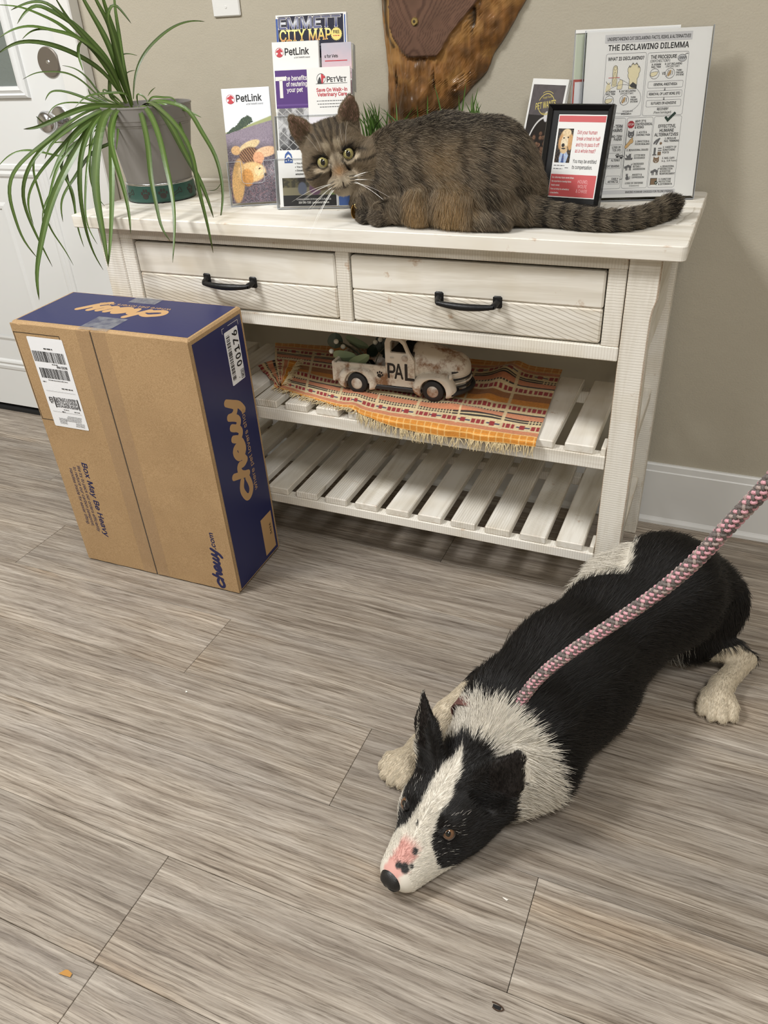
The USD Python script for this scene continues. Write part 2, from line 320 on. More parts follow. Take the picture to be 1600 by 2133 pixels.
dr.part('window_moulding', ring((-1.09, 1.008), (-0.5425, 1.86), 0.03, [(0.0, 0.0), (0.002, 0.010), (0.010, 0.013), (0.018, 0.008), (0.022, 0.012), (0.028, 0.008), (0.030, 0.0)], YD), M_door)
M_frost = plain('frosted_door_glass', lin(116, 124, 120), 0.22, bump=0.0006, bscale=120, specular_ior_level=0.5)
dr.part('window_pane', cbox((-1.09, YD-0.003, 1.008), (-0.5425, YD-0.0002, 1.86), 0.0005), M_frost, label='grey obscure glass pane')
for (lo, hi) in [((-1.11, 0.20), (-0.845, 0.735)), ((-0.785, 0.20), (-0.5625, 0.735))]: pass
pprof = [(0.0, -0.0), (0.006, 0.004), (0.012, 0.0055), (0.020, 0.002), (0.026, 0.0045), (0.036, 0.003), (0.039, 0.0)]
dr.part('panel_moulding', ring((-1.07, 0.20), (-0.565, 0.775), 0.03, pprof, YD), M_door)
dr.part('panel_moulding', ring((-0.985, 0.285), (-0.735, 0.69), 0.03, [(0, 0.0035), (0.008, 0.004), (0.018, 0.0)], YD), M_door)
M_nick = plain('brushed_nickel', (0.30, 0.27, 0.24), 0.42, 0.85)
M_nickb = plain('polished_nickel', (0.62, 0.62, 0.63), 0.18, 1.0)
def disc(c, r, t, n=48, rim=0.002):
    m = lathe([(0, 0), (r, 0), (r, t-rim), (r-rim, t), (0, t)], n); v, f = m
    return np.stack([c[0]+v[:, 0], c[1]-v[:, 2], c[2]+v[:, 1]], 1), f[:, ::-1]
db = dr.part('deadbolt_plate', disc((-0.4206, YD, 1.0594), 0.0345, 0.006), M_nick, label='round brushed metal cover plate', smooth=40)
dr.part('set_screw', disc((-0.4206, YD-0.005, 1.0594), 0.0065, 0.003, 8), M_nickb, parent=db)
kb = dr.part('knob', xf(lathe([(0, 0), (0.033, 0), (0.033, 0.004), (0.029, 0.007), (0.013, 0.010), (0.0115, 0.028), (0.018, 0.036), (0.0265, 0.046), (0.0275, 0.058), (0.022, 0.067), (0.011, 0.070), (0.0, 0.0705)], 48), (-0.425, YD, 0.925), (1, 0, 0), (0, 0, 1), (0, -1, 0)), M_nickb, smooth=50, label='polished door knob')
# light switch high on the wall
sw = T('light_switch', 'white single toggle light switch plate on the wall above the small brochure holder', 'light switch', (0.135, 0, 1.192))
sw.part('plate', cbox((0.099, -0.0055, 1.1335), (0.171, 0.0, 1.250), 0.003), M_white)
sw.part('slot', cbox((0.130, -0.006, 1.180), (0.140, -0.0050, 1.204), 0.0003), plain('slot_shadow', lin(190, 190, 186), 0.5))
sw.part('toggle', hullm([(0.1315, -0.005, 1.184), (0.1385, -0.005, 1.184), (0.1315, -0.005, 1.198), (0.1385, -0.005, 1.198), (0.132, -0.016, 1.199), (0.138, -0.016, 1.199), (0.132, -0.016, 1.204), (0.138, -0.016, 1.204)]), M_white)
sw.part('screw', disc((0.135, -0.0052, 1.152), 0.003, 0.0012, 16, 0.0004), M_white)
# ================================================================ console table
table_rule(True)
ZF = 0.0272      # the floor in the table's rule
tb = T('console_table', 'whitewashed distressed wood console table with two drawers and two slatted shelves', 'console table', (0.61, -0.27, ZF))
#'console_table', 'whitewashed distressed wood console table with two drawers and two slatted shelves', 'console table', (0.61, -0.27, 0))
YL = -0.465
P_top = sbox(0, -0.4905, 1.215, -0.055).buffer(-0.010).buffer(0.010, quad_segs=5)
def slabz(P, z0, z1, b=0.002):
    r0 = np.array(P.buffer(-b).exterior.coords)[:-1]; r1 = np.array(P.exterior.coords)[:-1]
    pts = np.vstack([np.c_[r0, np.full(len(r0), z0)], np.c_[r1, np.full(len(r1), z0+b)], np.c_[r1, np.full(len(r1), z1-b)], np.c_[r0, np.full(len(r0), z1)]])
    return hullm(pts)
# top: three boards glued edge to edge
for k, (a, b) in enumerate([(-0.4905, -0.347), (-0.3466, -0.202), (-0.2016, -0.055)]):
    P = P_top.intersection(sbox(-1, a, 3, b))
    tb.part('top_board', slabz(P, 0.776, 0.8, 0.0016), W['x', 'rings' if k == 1 else 'plane'])
def leg(x0, x1, y0, y1, wane=None):
    if wane is None: return cbox((x0, y0, ZF), (x1, y1, 0.776), 0.0022)
    pr = [(x0, ZF), (x1-0.004, ZF), (x1-0.003, 0.40), (x1-0.0065, 0.60), (x1-0.0065, 0.672), (x1-0.0045, 0.69), (x1, 0.705), (x1, 0.776), (x0, 0.776)]
    P = Polygon(pr); a = np.array(P.exterior.coords)[:-1]
    v, f = extr(P, y1-y0-0.010)
    body = (np.stack([v[:, 0], y1-v[:, 2], v[:, 1]], 1), f)
    v2, f2 = extr(P.buffer(-0.0015), 0.0100); front = (np.stack([v2[:, 0], y0+v2[:, 2]*1.0, v2[:, 1]], 1), f2[:, ::-1])
    return cat(body, front)
tb.part('leg', leg(1.128, 1.180, YL, YL+0.052, 1), W['z', 'saw'])
tb.part('leg', cbox((0.042, YL, ZF), (0.094, YL+0.052, 0.776), 0.0022), W['z', 'saw'])
tb.part('leg', cbox((1.128, -0.122, ZF), (1.182, -0.070, 0.776), 0.0022), W['z', 'saw'])
tb.part('leg', cbox((0.042, -0.122, ZF), (0.094, -0.070, 0.776), 0.0022), W['z', 'saw'])
tb.part('apron_rail', cbox((0.094, YL+0.002, 0.752), (1.128, YL+0.024, 0.776), 0.001), W['x', 'saw'])
tb.part('lower_rail', cbox((0.094, YL, 0.595), (1.128, YL+0.024, 0.6205), 0.0015), W['x', 'saw'])
for (a, b) in [(0.0945, 0.1265), (0.597, 0.6245), (1.0975, 1.1275)]:
    tb.part('post', cbox((a, YL+0.0015, 0.6205), (b, YL+0.024, 0.752), 0.0012), W['z', 'saw'])
for x in (0.052, 1.150):
    tb.part('side_apron', cbox((x, YL+0.052, 0.595), (x+0.022, -0.122, 0.776), 0.001), W['y', 'saw'])
tb.part('back_apron', cbox((0.094, -0.105, 0.595), (1.128, -0.085, 0.776), 0.001), W['x', 'saw'])
tb.part('dust_panel', cbox((0.094, YL+0.03, 0.597), (1.128, -0.106, 0.603), 0.0005), W['x', 'plane'])
M_iron = plain('black_iron', (0.009, 0.009, 0.010), 0.42, 0.3, bump=0.0003, bscale=300)
def handle(cx, cz):
    y = YL-0.0015; ms = []
    for s in (-1, 1):
        ms.append(cbox((cx+s*0.0545-0.0085, y-0.006, cz-0.011), (cx+s*0.0545+0.0085, y, cz+0.011), 0.003))
        ms.append(tube(spline([(cx+s*0.0545, y-0.004, cz), (cx+s*0.0535, y-0.014, cz-0.002), (cx+s*0.050, y-0.021, cz-0.004)], 6), [0.0065, 0.0055, 0.0052, 0.0054, 0.0056, 0.005], 12))
    t = np.linspace(-1, 1, 25)
    ms.append(tube(np.stack([cx+t*0.052, y-0.021-0.006*(1-t*t), cz-0.004-0.002*(1-t*t)], 1), 0.0043+0.0022*(1-t*t), 12))
    return cat(*ms)
for (a, b, hx) in [(0.1295, 0.594, 0.3590), (0.6275, 1.0945, 0.8595)]:
    z0, z1, zs = 0.6235, 0.7465, 0.684
    d = tb.part('drawer', cat(cbox((a, YL+0.003, zs), (b, YL+0.022, z1), 0.003)), W['x', 'plane'])
    tb.part('lower_board', cat(cbox((a, YL+0.003, z0), (b, YL+0.022, zs-0.0004), 0.003)), W['x', 'rings'], parent=d)
    tb.part('drawer_box', cat(cbox((a+0.01, YL+0.022, z0+0.004), (b-0.01, -0.16, z0+0.010), 0.0005), cbox((a+0.01, YL+0.022, z0+0.004), (a+0.022, -0.16, z1-0.02), 0.0005), cbox((b-0.022, YL+0.022, z0+0.004), (b-0.01, -0.16, z1-0.02), 0.0005)), W['y', 'plane'], parent=d)
    tb.part('handle', handle(hx, 0.684), M_iron, parent=d, smooth=45, label='black iron bar pull')
# two slatted shelves
for zr, zt, yb in ((0.379, 0.424, -0.150), (0.162, 0.201, -0.135)):
    tb.part('shelf_rail', cbox((0.094, YL+0.002, zr), (1.128, YL+0.026, zt-0.017), 0.0015), W['x', 'saw'])
    tb.part('shelf_rail', cbox((0.094, yb-0.030, zr), (1.128, yb-0.006, zt-0.017), 0.0015), W['x', 'saw'])
    for x in (0.052, 1.148):
        tb.part('side_rail', cbox((x, YL+0.052, zr), (x+0.022, -0.122, zt-0.017), 0.0015), W['y', 'saw'])
    xs = 1.1035-0.0525-0.0757*np.arange(14)
    for k, x in enumerate(xs):
        if x < 0.094: break
        tb.part('slat', cbox((x, YL+0.004, zt-0.017), (x+0.0545, yb, zt), 0.002), W['y', ('rings', 'plane', 'rings', 'plane', 'saw')[(k*3+int(zr*10)) % 5]])
    tb.part('shelf_cleat', cbox((1.1185, YL+0.006, zt-0.017), (1.1275, YL+0.05, zt-0.002), 0.001), W['y', 'plane'])
table_rule(False)
# ================================================================ soft bodies: smooth unions of tapered bones, polygonised by surface nets
def sdf_mesh(prims, res, pad=0.03):
    """prims: (kind, params, k). 'c': tapered bone (a, b, ra, rb[, axis, squash]); 'e': ellipsoid (centre, 3 axes, radii). k < 0 carves."""
    lo, hi = np.full(3, 1e9), np.full(3, -1e9); boxes = []
    for kind, pr, k in prims:
        if kind == 'c':
            a, b, ra, rb = A3(*pr[0]), A3(*pr[1]), pr[2], pr[3]; R = max(ra, rb)*max(1, pr[5] if len(pr) > 5 else 1)
            l, h = np.minimum(a, b)-R, np.maximum(a, b)+R
        else:
            c, ax, r = A3(*pr[0]), np.array(pr[1]), np.array(pr[2]); e = np.sqrt(((ax*r[:, None])**2).sum(0)); l, h = c-e, c+e
        boxes.append((l, h))
        if k >= 0: lo, hi = np.minimum(lo, l), np.maximum(hi, h)
    lo -= pad; n = np.ceil((hi+pad-lo)/res).astype(int)+1
    F = np.full(n, 0.05, np.float32)
    for (kind, pr, k), (l, h) in zip(prims, boxes):
        m = abs(k)+0.012
        i0 = np.clip(np.floor((l-m-lo)/res).astype(int), 0, n-1); i1 = np.clip(np.ceil((h+m-lo)/res).astype(int)+1, 1, n)
        ax_ = [lo[d]+res*np.arange(i0[d], i1[d]) for d in range(3)]
        P = [g.astype(np.float32) for g in np.meshgrid(*ax_, indexing='ij', sparse=True)]
        if kind == 'c':
            a, b, ra, rb = A3(*pr[0]), A3(*pr[1]), pr[2], pr[3]; ab = b-a; L2 = max(ab@ab, 1e-12)
            t = np.clip(((P[0]-a[0])*ab[0]+(P[1]-a[1])*ab[1]+(P[2]-a[2])*ab[2])/L2, 0, 1)
            q = [P[d]-(a[d]+t*ab[d]) for d in range(3)]
            d2 = q[0]**2+q[1]**2+q[2]**2
            if len(pr) > 4:
                nx = A3(*pr[4]); nx /= np.linalg.norm(nx); s = pr[5]
                dn = q[0]*nx[0]+q[1]*nx[1]+q[2]*nx[2]; d2 = d2-dn**2+(dn/s)**2
            D = np.sqrt(d2)-(ra+(rb-ra)*t)
            if len(pr) > 4: D = D*min(1.0, s)
        else:
            c, A, r = A3(*pr[0]), np.array(pr[1]), np.array(pr[2])
            u = [((P[0]-c[0])*A[i, 0]+(P[1]-c[1])*A[i, 1]+(P[2]-c[2])*A[i, 2]) for i in range(3)]
            k0 = np.sqrt(sum((u[i]/r[i])**2 for i in range(3))); k1 = np.sqrt(sum((u[i]/r[i]**2)**2 for i in range(3)))
            D = k0*(k0-1)/np.maximum(k1, 1e-6)
        sl = tuple(slice(i0[d], i1[d]) for d in range(3)); G = F[sl]; kk = max(abs(k), 1e-4)
        if k >= 0:
            hh = np.maximum(kk-np.abs(G-D), 0)/kk; F[sl] = np.minimum(G, D)-hh*hh*kk/4
        else:
            D = -D; hh = np.maximum(kk-np.abs(G-D), 0)/kk; F[sl] = np.maximum(G, D)+hh*hh*kk/4
    return surface_nets(F, lo, res)
def surface_nets(F, lo, res):
    S = F < 0; n = np.array(F.shape)
    acc = np.zeros(tuple(n-1)+(3,), np.float32); cnt = np.zeros(tuple(n-1), np.float32); quads = []
    cells = np.zeros(tuple(n-1), bool)
    for d in range(3):
        s0 = [slice(None)]*3; s1 = [slice(None)]*3; s0[d] = slice(0, -1); s1[d] = slice(1, None)
        cross = S[tuple(s0)] != S[tuple(s1)]
        idx = np.argwhere(cross)
        f0 = F[tuple(idx.T)]; j = idx.copy(); j[:, d] += 1; f1 = F[tuple(j.T)]
        p = idx.astype(np.float32); p[:, d] += f0/(f0-f1)
        e1, e2 = (d+1) % 3, (d+2) % 3; ring = []
        for da, db in ((0, 0), (-1, 0), (-1, -1), (0, -1)):
            c = idx.copy(); c[:, e1] += da; c[:, e2] += db; ring.append(c)
            ok = ((c >= 0) & (c < n-1)).all(1); cc = c[ok]
            np.add.at(acc, tuple(cc.T), p[ok]); np.add.at(cnt, tuple(cc.T), 1)
        ok = np.all([((c >= 0) & (c < n-1)).all(1) for c in ring], 0)
        q = np.stack([np.ravel_multi_index(c[ok].T, n-1) for c in ring], 1)
        flip = f0[ok] < 0; q[~flip] = q[~flip][:, ::-1]; quads.append(q[:, ::-1])
    on = np.flatnonzero(cnt.ravel()); mp = np.zeros(cnt.size, np.int64); mp[on] = np.arange(len(on))
    v = lo+res*(acc.reshape(-1, 3)[on]/cnt.ravel()[on, None]); q = mp[np.vstack(quads)]
    return v.astype(float), np.vstack([q[:, [0, 2, 1]], q[:, [0, 3, 2]]])
def vnormals(v, f):
    n = np.zeros_like(v); c = np.cross(v[f[:, 1]]-v[f[:, 0]], v[f[:, 2]]-v[f[:, 0]])
    for k in range(3): np.add.at(n, f[:, k], c)
    return n/(np.linalg.norm(n, axis=1, keepdims=True)+1e-12)
def smooth_mesh(v, f, it=4):
    import scipy.sparse as sp
    n = len(v); e = np.vstack([f[:, [0, 1]], f[:, [1, 2]], f[:, [2, 0]]]); A = sp.coo_matrix((np.ones(len(e)*2), (np.r_[e[:, 0], e[:, 1]], np.r_[e[:, 1], e[:, 0]])), (n, n)).tocsr(); A.data[:] = 1
    d = np.asarray(A.sum(1)).ravel()[:, None]
    for _ in range(it):
        v = v+0.5*(A@v/d-v); v = v-0.52*(A@v/d-v)
    return v
def fur(path, root, dirs, length, rgb, mat_, width, droop=0.0, curl=0.25, seed=0, wig=0.0, nor=None):
    """Strands: root points, lying directions (unit), lengths, one colour each."""
    n = len(root); rng = np.random.default_rng(seed); t = np.array([0, 0.35, 0.7, 1.0])
    L = np.asarray(length).reshape(-1, 1)*np.ones((n, 1))
    jit = rng.normal(0, wig, (n, 3)) if wig else 0
    p = root[:, None]+dirs[:, None]*(t[None, :, None]*L[:, None])
    if nor is not None: p = p+nor[:, None]*(curl*L)[:, None]*(t*(1.15-t))[None, :, None]*2.0
    if wig: p = p+jit[:, None]*(t**2)[None, :, None]*L[:, None]
    p[..., 2] -= droop*(t**2)[None, :]*L
    c = UsdGeom.BasisCurves.Define(stage, path)
    c.CreateTypeAttr('cubic'); c.CreateBasisAttr('catmullRom'); c.CreateWrapAttr('pinned')
    c.CreatePointsAttr(Vt.Vec3fArray.FromNumpy(p.reshape(-1, 3).astype(np.float32)))
    c.CreateCurveVertexCountsAttr(Vt.IntArray.FromNumpy(np.full(n, 4, np.int32)))
    w = np.asarray(width).reshape(-1, 1)*np.ones((n, 1))*np.array([1.0, 0.9, 0.65, 0.18])
    c.CreateWidthsAttr(Vt.FloatArray.FromNumpy(w.ravel().astype(np.float32))); c.SetWidthsInterpolation('vertex')
    UsdGeom.PrimvarsAPI(c).CreatePrimvar('col', Sdf.ValueTypeNames.Color3fArray, 'uniform').Set(Vt.Vec3fArray.FromNumpy(np.asarray(rgb, np.float32)))
    UsdShade.MaterialBindingAPI.Apply(c.GetPrim()).Bind(mat_)
    return c.GetPrim()
def scatter(v, f, n, seed, weight=None):
    rng = np.random.default_rng(seed); t = v[f]; a = np.linalg.norm(np.cross(t[:, 1]-t[:, 0], t[:, 2]-t[:, 0]), axis=1)
    if weight is not None: a = a*weight[f].mean(1)
    fi = rng.choice(len(f), n, p=a/a.sum()); r = rng.random((n, 2)); s = r.sum(1) > 1; r[s] = 1-r[s]
    w = np.c_[1-r.sum(1), r]
    return fi, w
# ================================================================ the dog
HO = A3(1.003, -1.088, 0.0); Hf = A3(-0.31, -0.95, 0); Hf /= np.linalg.norm(Hf); Hl = A3(-Hf[1], Hf[0], 0); Hu = A3(0, 0, 1)
def hp(f, l, u): return HO+Hf*f+Hl*l+Hu*u
HAX = [Hf, Hl, Hu]
def seg_d(p, a, b):
    a, b = A3(*a), A3(*b); ab = b-a; t = np.clip(((p-a)@ab)/(ab@ab), 0, 1); return np.linalg.norm(p-a-t[:, None]*ab, axis=1), t
def dog_prims():
    P = []
    c = lambda a, b, ra, rb, k=0.03, *ex: P.append(('c', (a, b, ra, rb)+ex, k))
    e = lambda ctr, r, k=0.03, ax=None: P.append(('e', (ctr, np.eye(3) if ax is None else ax, r), k))
    # trunk
    c((1.102, -0.875, 0.108), (1.145, -0.745, 0.114), 0.099, 0.106)
    c((1.145, -0.745, 0.116), (1.207, -0.605, 0.146), 0.106, 0.090, 0.05)
    c((1.207, -0.605, 0.148), (1.274, -0.512, 0.170), 0.090, 0.096, 0.05)
    c((1.274, -0.512, 0.168), (1.302, -0.455, 0.145), 0.096, 0.082, 0.05)
    # withers and shoulders
    c((1.075, -0.885, 0.160), (1.135, -0.75, 0.166), 0.046, 0.050, 0.06)
    c((1.060, -0.85, 0.135), (1.020, -0.785, 0.068), 0.056, 0.040, 0.03)
    c((1.130, -0.880, 0.12), (1.150, -0.800, 0.060), 0.058, 0.050, 0.035)
    c((1.150, -0.80, 0.060), (1.190, -0.735, 0.068), 0.050, 0.054, 0.035)
    # neck
    c(hp(-0.095, 0, 0.083), (1.088, -0.925, 0.118), 0.060, 0.086, 0.04)
    c(hp(-0.10, 0.025, 0.055), (1.115, -0.92, 0.072), 0.052, 0.072, 0.04)
    # right fore leg (white), elbow to wrist
    c((0.997, -0.778, 0.062), (0.957, -0.850, 0.044), 0.034, 0.030, 0.025)
    c((0.957, -0.850, 0.044), (0.930, -0.925, 0.030), 0.030, 0.024, 0.012)
    c((0.930, -0.925, 0.028), (0.914, -0.955, 0.024), 0.023, 0.022, 0.012)
    paw(P, (0.915, -0.950, 0.0), (-0.50, -0.86), 0.0100, 0.044, -1)
    # left fore leg tucked under the chest
    c((1.165, -0.795, 0.05), (1.11, -0.92, 0.03), 0.035, 0.025, 0.02)
    # left hind leg
    e((1.345, -0.462, 0.112), (0.084, 0.048, 0.092), 0.035, rotz3(0.30))
    c((1.350, -0.465, 0.09), (1.330, -0.512, 0.064), 0.056, 0.040, 0.03)
    c((1.330, -0.510, 0.055), (1.415, -0.492, 0.040), 0.036, 0.024, 0.02)
    c((1.415, -0.492, 0.038), (1.449, -0.494, 0.032), 0.020, 0.013, 0.01)
    c((1.436, -0.502, 0.026), (1.404, -0.578, 0.023), 0.020, 0.019, 0.012)
    c((1.404, -0.578, 0.023), (1.397, -0.608, 0.022), 0.020, 0.022, 0.012)
    paw(P, (1.399, -0.606, 0.0), (0.06, -1.0), 0.0105, 0.046, 1)
    # right hind leg on the far side: knee raised, white in front
    c((1.225, -0.500, 0.13), (1.176, -0.528, 0.176), 0.060, 0.040, 0.03)
    c((1.176, -0.528, 0.170), (1.215, -0.500, 0.05), 0.038, 0.028, 0.03)
    c((1.215, -0.50, 0.035), (1.190, -0.545, 0.022), 0.024, 0.020, 0.02)
    # tail lying behind
    tl = spline([(1.335, -0.42, 0.12), (1.325, -0.365, 0.06), (1.29, -0.335, 0.034), (1.25, -0.345, 0.030)], 6); tr = [0.03, 0.027, 0.027, 0.027, 0.022, 0.010]
    for i in range(5): c(tl[i], tl[i+1], tr[i], tr[i+1], 0.01)
    return P
def rotz3(a): return np.array([[math.cos(a), math.sin(a), 0], [-math.sin(a), math.cos(a), 0], [0, 0, 1]])
def paw(P, base, d, r, L, side):
    d = A3(d[0], d[1], 0); d /= np.linalg.norm(d); s = A3(-d[1], d[0], 0); b = A3(*base)
    P.append(('e', (b+d*0.010+A3(0, 0, 0.018), [d, s, A3(0, 0, 1)], (0.032, 0.024, 0.018)), 0.012))
    for off, ln in ((-0.0255, 0.80), (-0.009, 1.0), (0.009, 1.0), (0.0255, 0.80)):
        a = b+s*off*0.75+A3(0, 0, 0.021); m = b+s*off*0.95+d*L*0.62*ln+A3(0, 0, 0.022); t = b+s*off+d*L*ln+A3(0, 0, 0.0125)
        P.append(('c', (a, m, r, r*1.02), 0.006)); P.append(('c', (m, t, r*1.04, r*0.95), 0.004))
def head_prims():
    P = []
    c = lambda a, b, ra, rb, k=0.02, *ex: P.append(('c', (a, b, ra, rb)+ex, k))
    e = lambda ctr, r, k=0.02: P.append(('e', (ctr, HAX, r), k))
    e(hp(-0.062, 0, 0.072), (0.080, 0.066, 0.056))                      # skull
    for s in (-1, 1):
        e(hp(-0.050, s*0.043, 0.050), (0.060, 0.031, 0.040))             # cheek
        e(hp(-0.022, s*0.034, 0.096), (0.026, 0.018, 0.016), 0.015)      # brow
        c(hp(0.070, s*0.015, 0.026), hp(0.0, s*0.028, 0.032), 0.0170, 0.026, 0.014)  # flews
    c(hp(0.077, 0, 0.038), hp(0.006, 0, 0.058), 0.0190, 0.034, 0.02, Hl, 1.15)      # muzzle
    c(hp(0.060, 0, 0.0145), hp(-0.03, 0, 0.022), 0.0135, 0.024, 0.012)   # lower jaw
    for s in (-1, 1):
        if s < 0: tip, base, face = hp(-0.096, -0.084, 0.216), hp(-0.068, -0.048, 0.106), Hf*0.8-Hl*0.30
        else: tip, base, face = hp(-0.102, 0.092, 0.198), hp(-0.074, 0.054, 0.102), Hf*0.80+Hl*0.30
        ax = tip-base; ax /= np.linalg.norm(ax); face = face-ax*(face@ax); face /= np.linalg.norm(face)
        mid = base*0.5+tip*0.5
        c(base, mid, 0.043, 0.032, 0.014, face, 0.36); c(mid, tip, 0.032, 0.0055 if s < 0 else 0.011, 0.004, face, 0.40)
        P.append(('c', (base*0.88+tip*0.12+face*0.013, base*0.25+tip*0.75+face*0.0085, 0.029, 0.009, face, 0.34), -0.005))
        P.append(('e', (hp(0.004, s*0.0385, 0.0855), HAX, (0.0150, 0.0105, 0.0118)), -0.005))   # eye socket
        c(hp(0.015, s*0.0325, 0.0945), hp(-0.011, s*0.0470, 0.0935), 0.0036, 0.0040, 0.004)          # lids
        c(hp(0.015, s*0.0340, 0.0775), hp(-0.011, s*0.0480, 0.0765), 0.0034, 0.0036, 0.004)
        P.append(('e', (hp(0.096, s*0.010, 0.032), HAX, (0.006, 0.004, 0.003)), -0.002))
    return P

#---BUILD
def dog_white(p):
    """How white the coat is at p (0 black, 1 white): blaze, muzzle, ruff, legs, tail tip."""
    q = p-HO; f, l, u = q@Hf, q@Hl, q[:, 2]
    n = (nz(p[:, 0], p[:, 1], p[:, 2], 60, 3)-0.5); w = np.zeros(len(p))
    lc = 0.002-0.10*np.clip(-f-0.02, 0, 0.1)                              # blaze drifts to one side
    half = np.interp(f, [-0.098, -0.085, -0.06, -0.03, 0.0, 0.028, 0.05], [0.0, 0.005, 0.014, 0.0195, 0.016, 0.022, 0.10])
    head = f > -0.115
    w = np.where(head, smst(0.003, -0.003, np.abs(l-lc)-half+n*0.006)*(f > -0.097), 0); w = np.where((u > 0.125) & (np.abs(l) > 0.05), 0, w)
    w = np.where(head & (u < 0.034+0.5*(f-0.03)) & (f > -0.03), np.maximum(w, smst(-0.004, 0.006, f-0.005+n*0.02)), w)
    back = f+0.164+0.16*np.clip(0.10-u, 0, 0.1)+n*0.030; front = -0.112-f+n*0.020+0.12*np.abs(l)
    ruff = smst(-0.004, 0.006, back)*smst(-0.004, 0.006, front)
    w = np.maximum(w, np.where(f < -0.09, ruff, 0))
    d1, t1 = seg_d(p, (0.997, -0.778, 0.062), (0.930, -0.925, 0.030)); w = np.maximum(w, (d1 < 0.045)*smst(0.10, 0.16, t1+n*0.1)*(p[:, 0] < 0.992))
    w = np.maximum(w, smst(0.955, 0.945, p[:, 0])*(p[:, 1] < -0.86))
    d2, t2 = seg_d(p, (1.436, -0.502, 0.026), (1.399, -0.65, 0.02)); w = np.maximum(w, (d2 < 0.05)*smst(-0.490, -0.500, p[:, 1]+n*0.02)*(p[:, 0] > 1.36)*(p[:, 2] < 0.062))
    w = np.maximum(w, smst(1.196, 1.184, p[:, 0]+n*0.02+(0.20-p[:, 2])*0.3)*(p[:, 1] > -0.60)*(p[:, 2] > 0.10))
    return w
def dog_dirs(p, nrm):
    q = p-HO; f, l, u = q@Hf, q@Hl, q[:, 2]
    body = np.tile(A3(0.42, 0.90, -0.05), (len(p), 1)); body[:, 2] -= 0.5*(nrm[:, 2] < 0.6)
    headd = -Hf[None]+Hl[None]*(np.sign(l)*0.25)[:, None]+np.array([0, 0, 0.1])
    wgt = smst(-0.14, -0.08, f)[:, None]; d = body*(1-wgt)+headd*wgt
    d1, _ = seg_d(p, (0.997, -0.778, 0.062), (0.90, -0.98, 0.02)); leg1 = ((d1 < 0.05) & (p[:, 0] < 0.99) & (p[:, 1] > -1.0) & (f < -0.05) & (u < 0.1))
    d[leg1] = A3(-0.45, -0.85, -0.2)
    leg2 = (p[:, 0] > 1.37) & (p[:, 1] < -0.49) & (u < 0.06); d[leg2] = A3(-0.2, -0.95, -0.2)
    th = (p[:, 0] > 1.29) & (p[:, 1] > -0.56) & (u < 0.17) & ~leg2; d[th] = A3(0.35, -0.25, -0.85)
    tl = (p[:, 1] > -0.38) & (p[:, 2] < 0.09); d[tl] = A3(-0.9, -0.25, -0.15)
    kn = (p[:, 0] < 1.20) & (p[:, 1] > -0.585) & (p[:, 2] > 0.08); d[kn] = A3(-0.75, 0.0, -0.65)
    ear = (u > 0.125) & (np.abs(l) > 0.055) & (f > -0.13) & (f < -0.06); d[ear] = A3(0, 0.15, 1.0)
    d -= nrm*(d*nrm).sum(1)[:, None]; return d/(np.linalg.norm(d, axis=1, keepdims=True)+1e-9)
def dog_len(p, w):
    q = p-HO; f, l, u = q@Hf, q@Hl, q[:, 2]
    L = np.interp(f, [-0.30, -0.20, -0.16, -0.125, -0.09, -0.02, 0.04, 0.09], [0.017, 0.020, 0.024, 0.022, 0.012, 0.009, 0.0055, 0.003])
    L = np.where((u > 0.125) & (np.abs(l) > 0.055) & (f > -0.13), 0.006, L)
    legs = ((p[:, 0] < 0.985) & (u < 0.10) & (f < -0.02)) | ((p[:, 0] > 1.36) & (p[:, 1] < -0.49) & (u < 0.06)); L = np.where(legs, 0.006, L)
    L = np.where((p[:, 0] < 1.20) & (p[:, 1] > -0.585) & (p[:, 2] > 0.08), 0.026, L)
    return L
DOG = T('dog', 'black and white short-haired dog lying with its chin on the floor', 'dog', (1.15, -0.75, 0))
BLK, WHT = A3(0.010, 0.0088, 0.0082), A3(0.70, 0.655, 0.57)
v, f = sdf_mesh(dog_prims()+head_prims(), 0.0027)
v = smooth_mesh(v, f, 2); v[:, 2] = np.maximum(v[:, 2], 0.0008)
nr = vnormals(v, f); w = dog_white(v)
col = BLK+(WHT-BLK)*w[:, None]
q = v-HO; hf, hl, hu = q@Hf, q@Hl, q[:, 2]
nn_ = nz(v[:, 0], v[:, 1], v[:, 2], 140, 9)
pink = smst(0.035, 0.052, hf)*smst(0.019, 0.011, np.abs(hl-0.001)+(nn_-0.5)*0.014)*(hu > 0.042)*0.9
col = col*(1-pink[:, None])+A3(0.62, 0.30, 0.26)*pink[:, None]
for (a, b, r) in [(0.077, 0.0035, 0.005), (0.074, 0.0130, 0.0065), (0.050, 0.013, 0.0045), (0.022, -0.004, 0.0025), (0.066, 0.019, 0.003)]:
    s_ = smst(r*1.15, r*0.8, np.hypot(hf-a, hl-b))*(hu > 0.03); col = col*(1-s_[:, None])+A3(0.03, 0.028, 0.028)*s_[:, None]
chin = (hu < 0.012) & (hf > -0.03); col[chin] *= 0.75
earin = (hu > 0.12) & (hf > -0.115) & (np.abs(hl) > 0.058) & ((nr@Hf) > 0.4); col[earin] = A3(0.016, 0.013, 0.012)
M_skin = vcol('dog_coat_skin', 0.6, specular_ior_level=0.25)
M_hair = mat('dog_hair', {'c': ('attribute', {'attribute': 'col'}), 'p': ('principled_bsdf', {'roughness': 0.42, 'specular_ior_level': 0.35})}, [('c.color', 'p.base_color')])
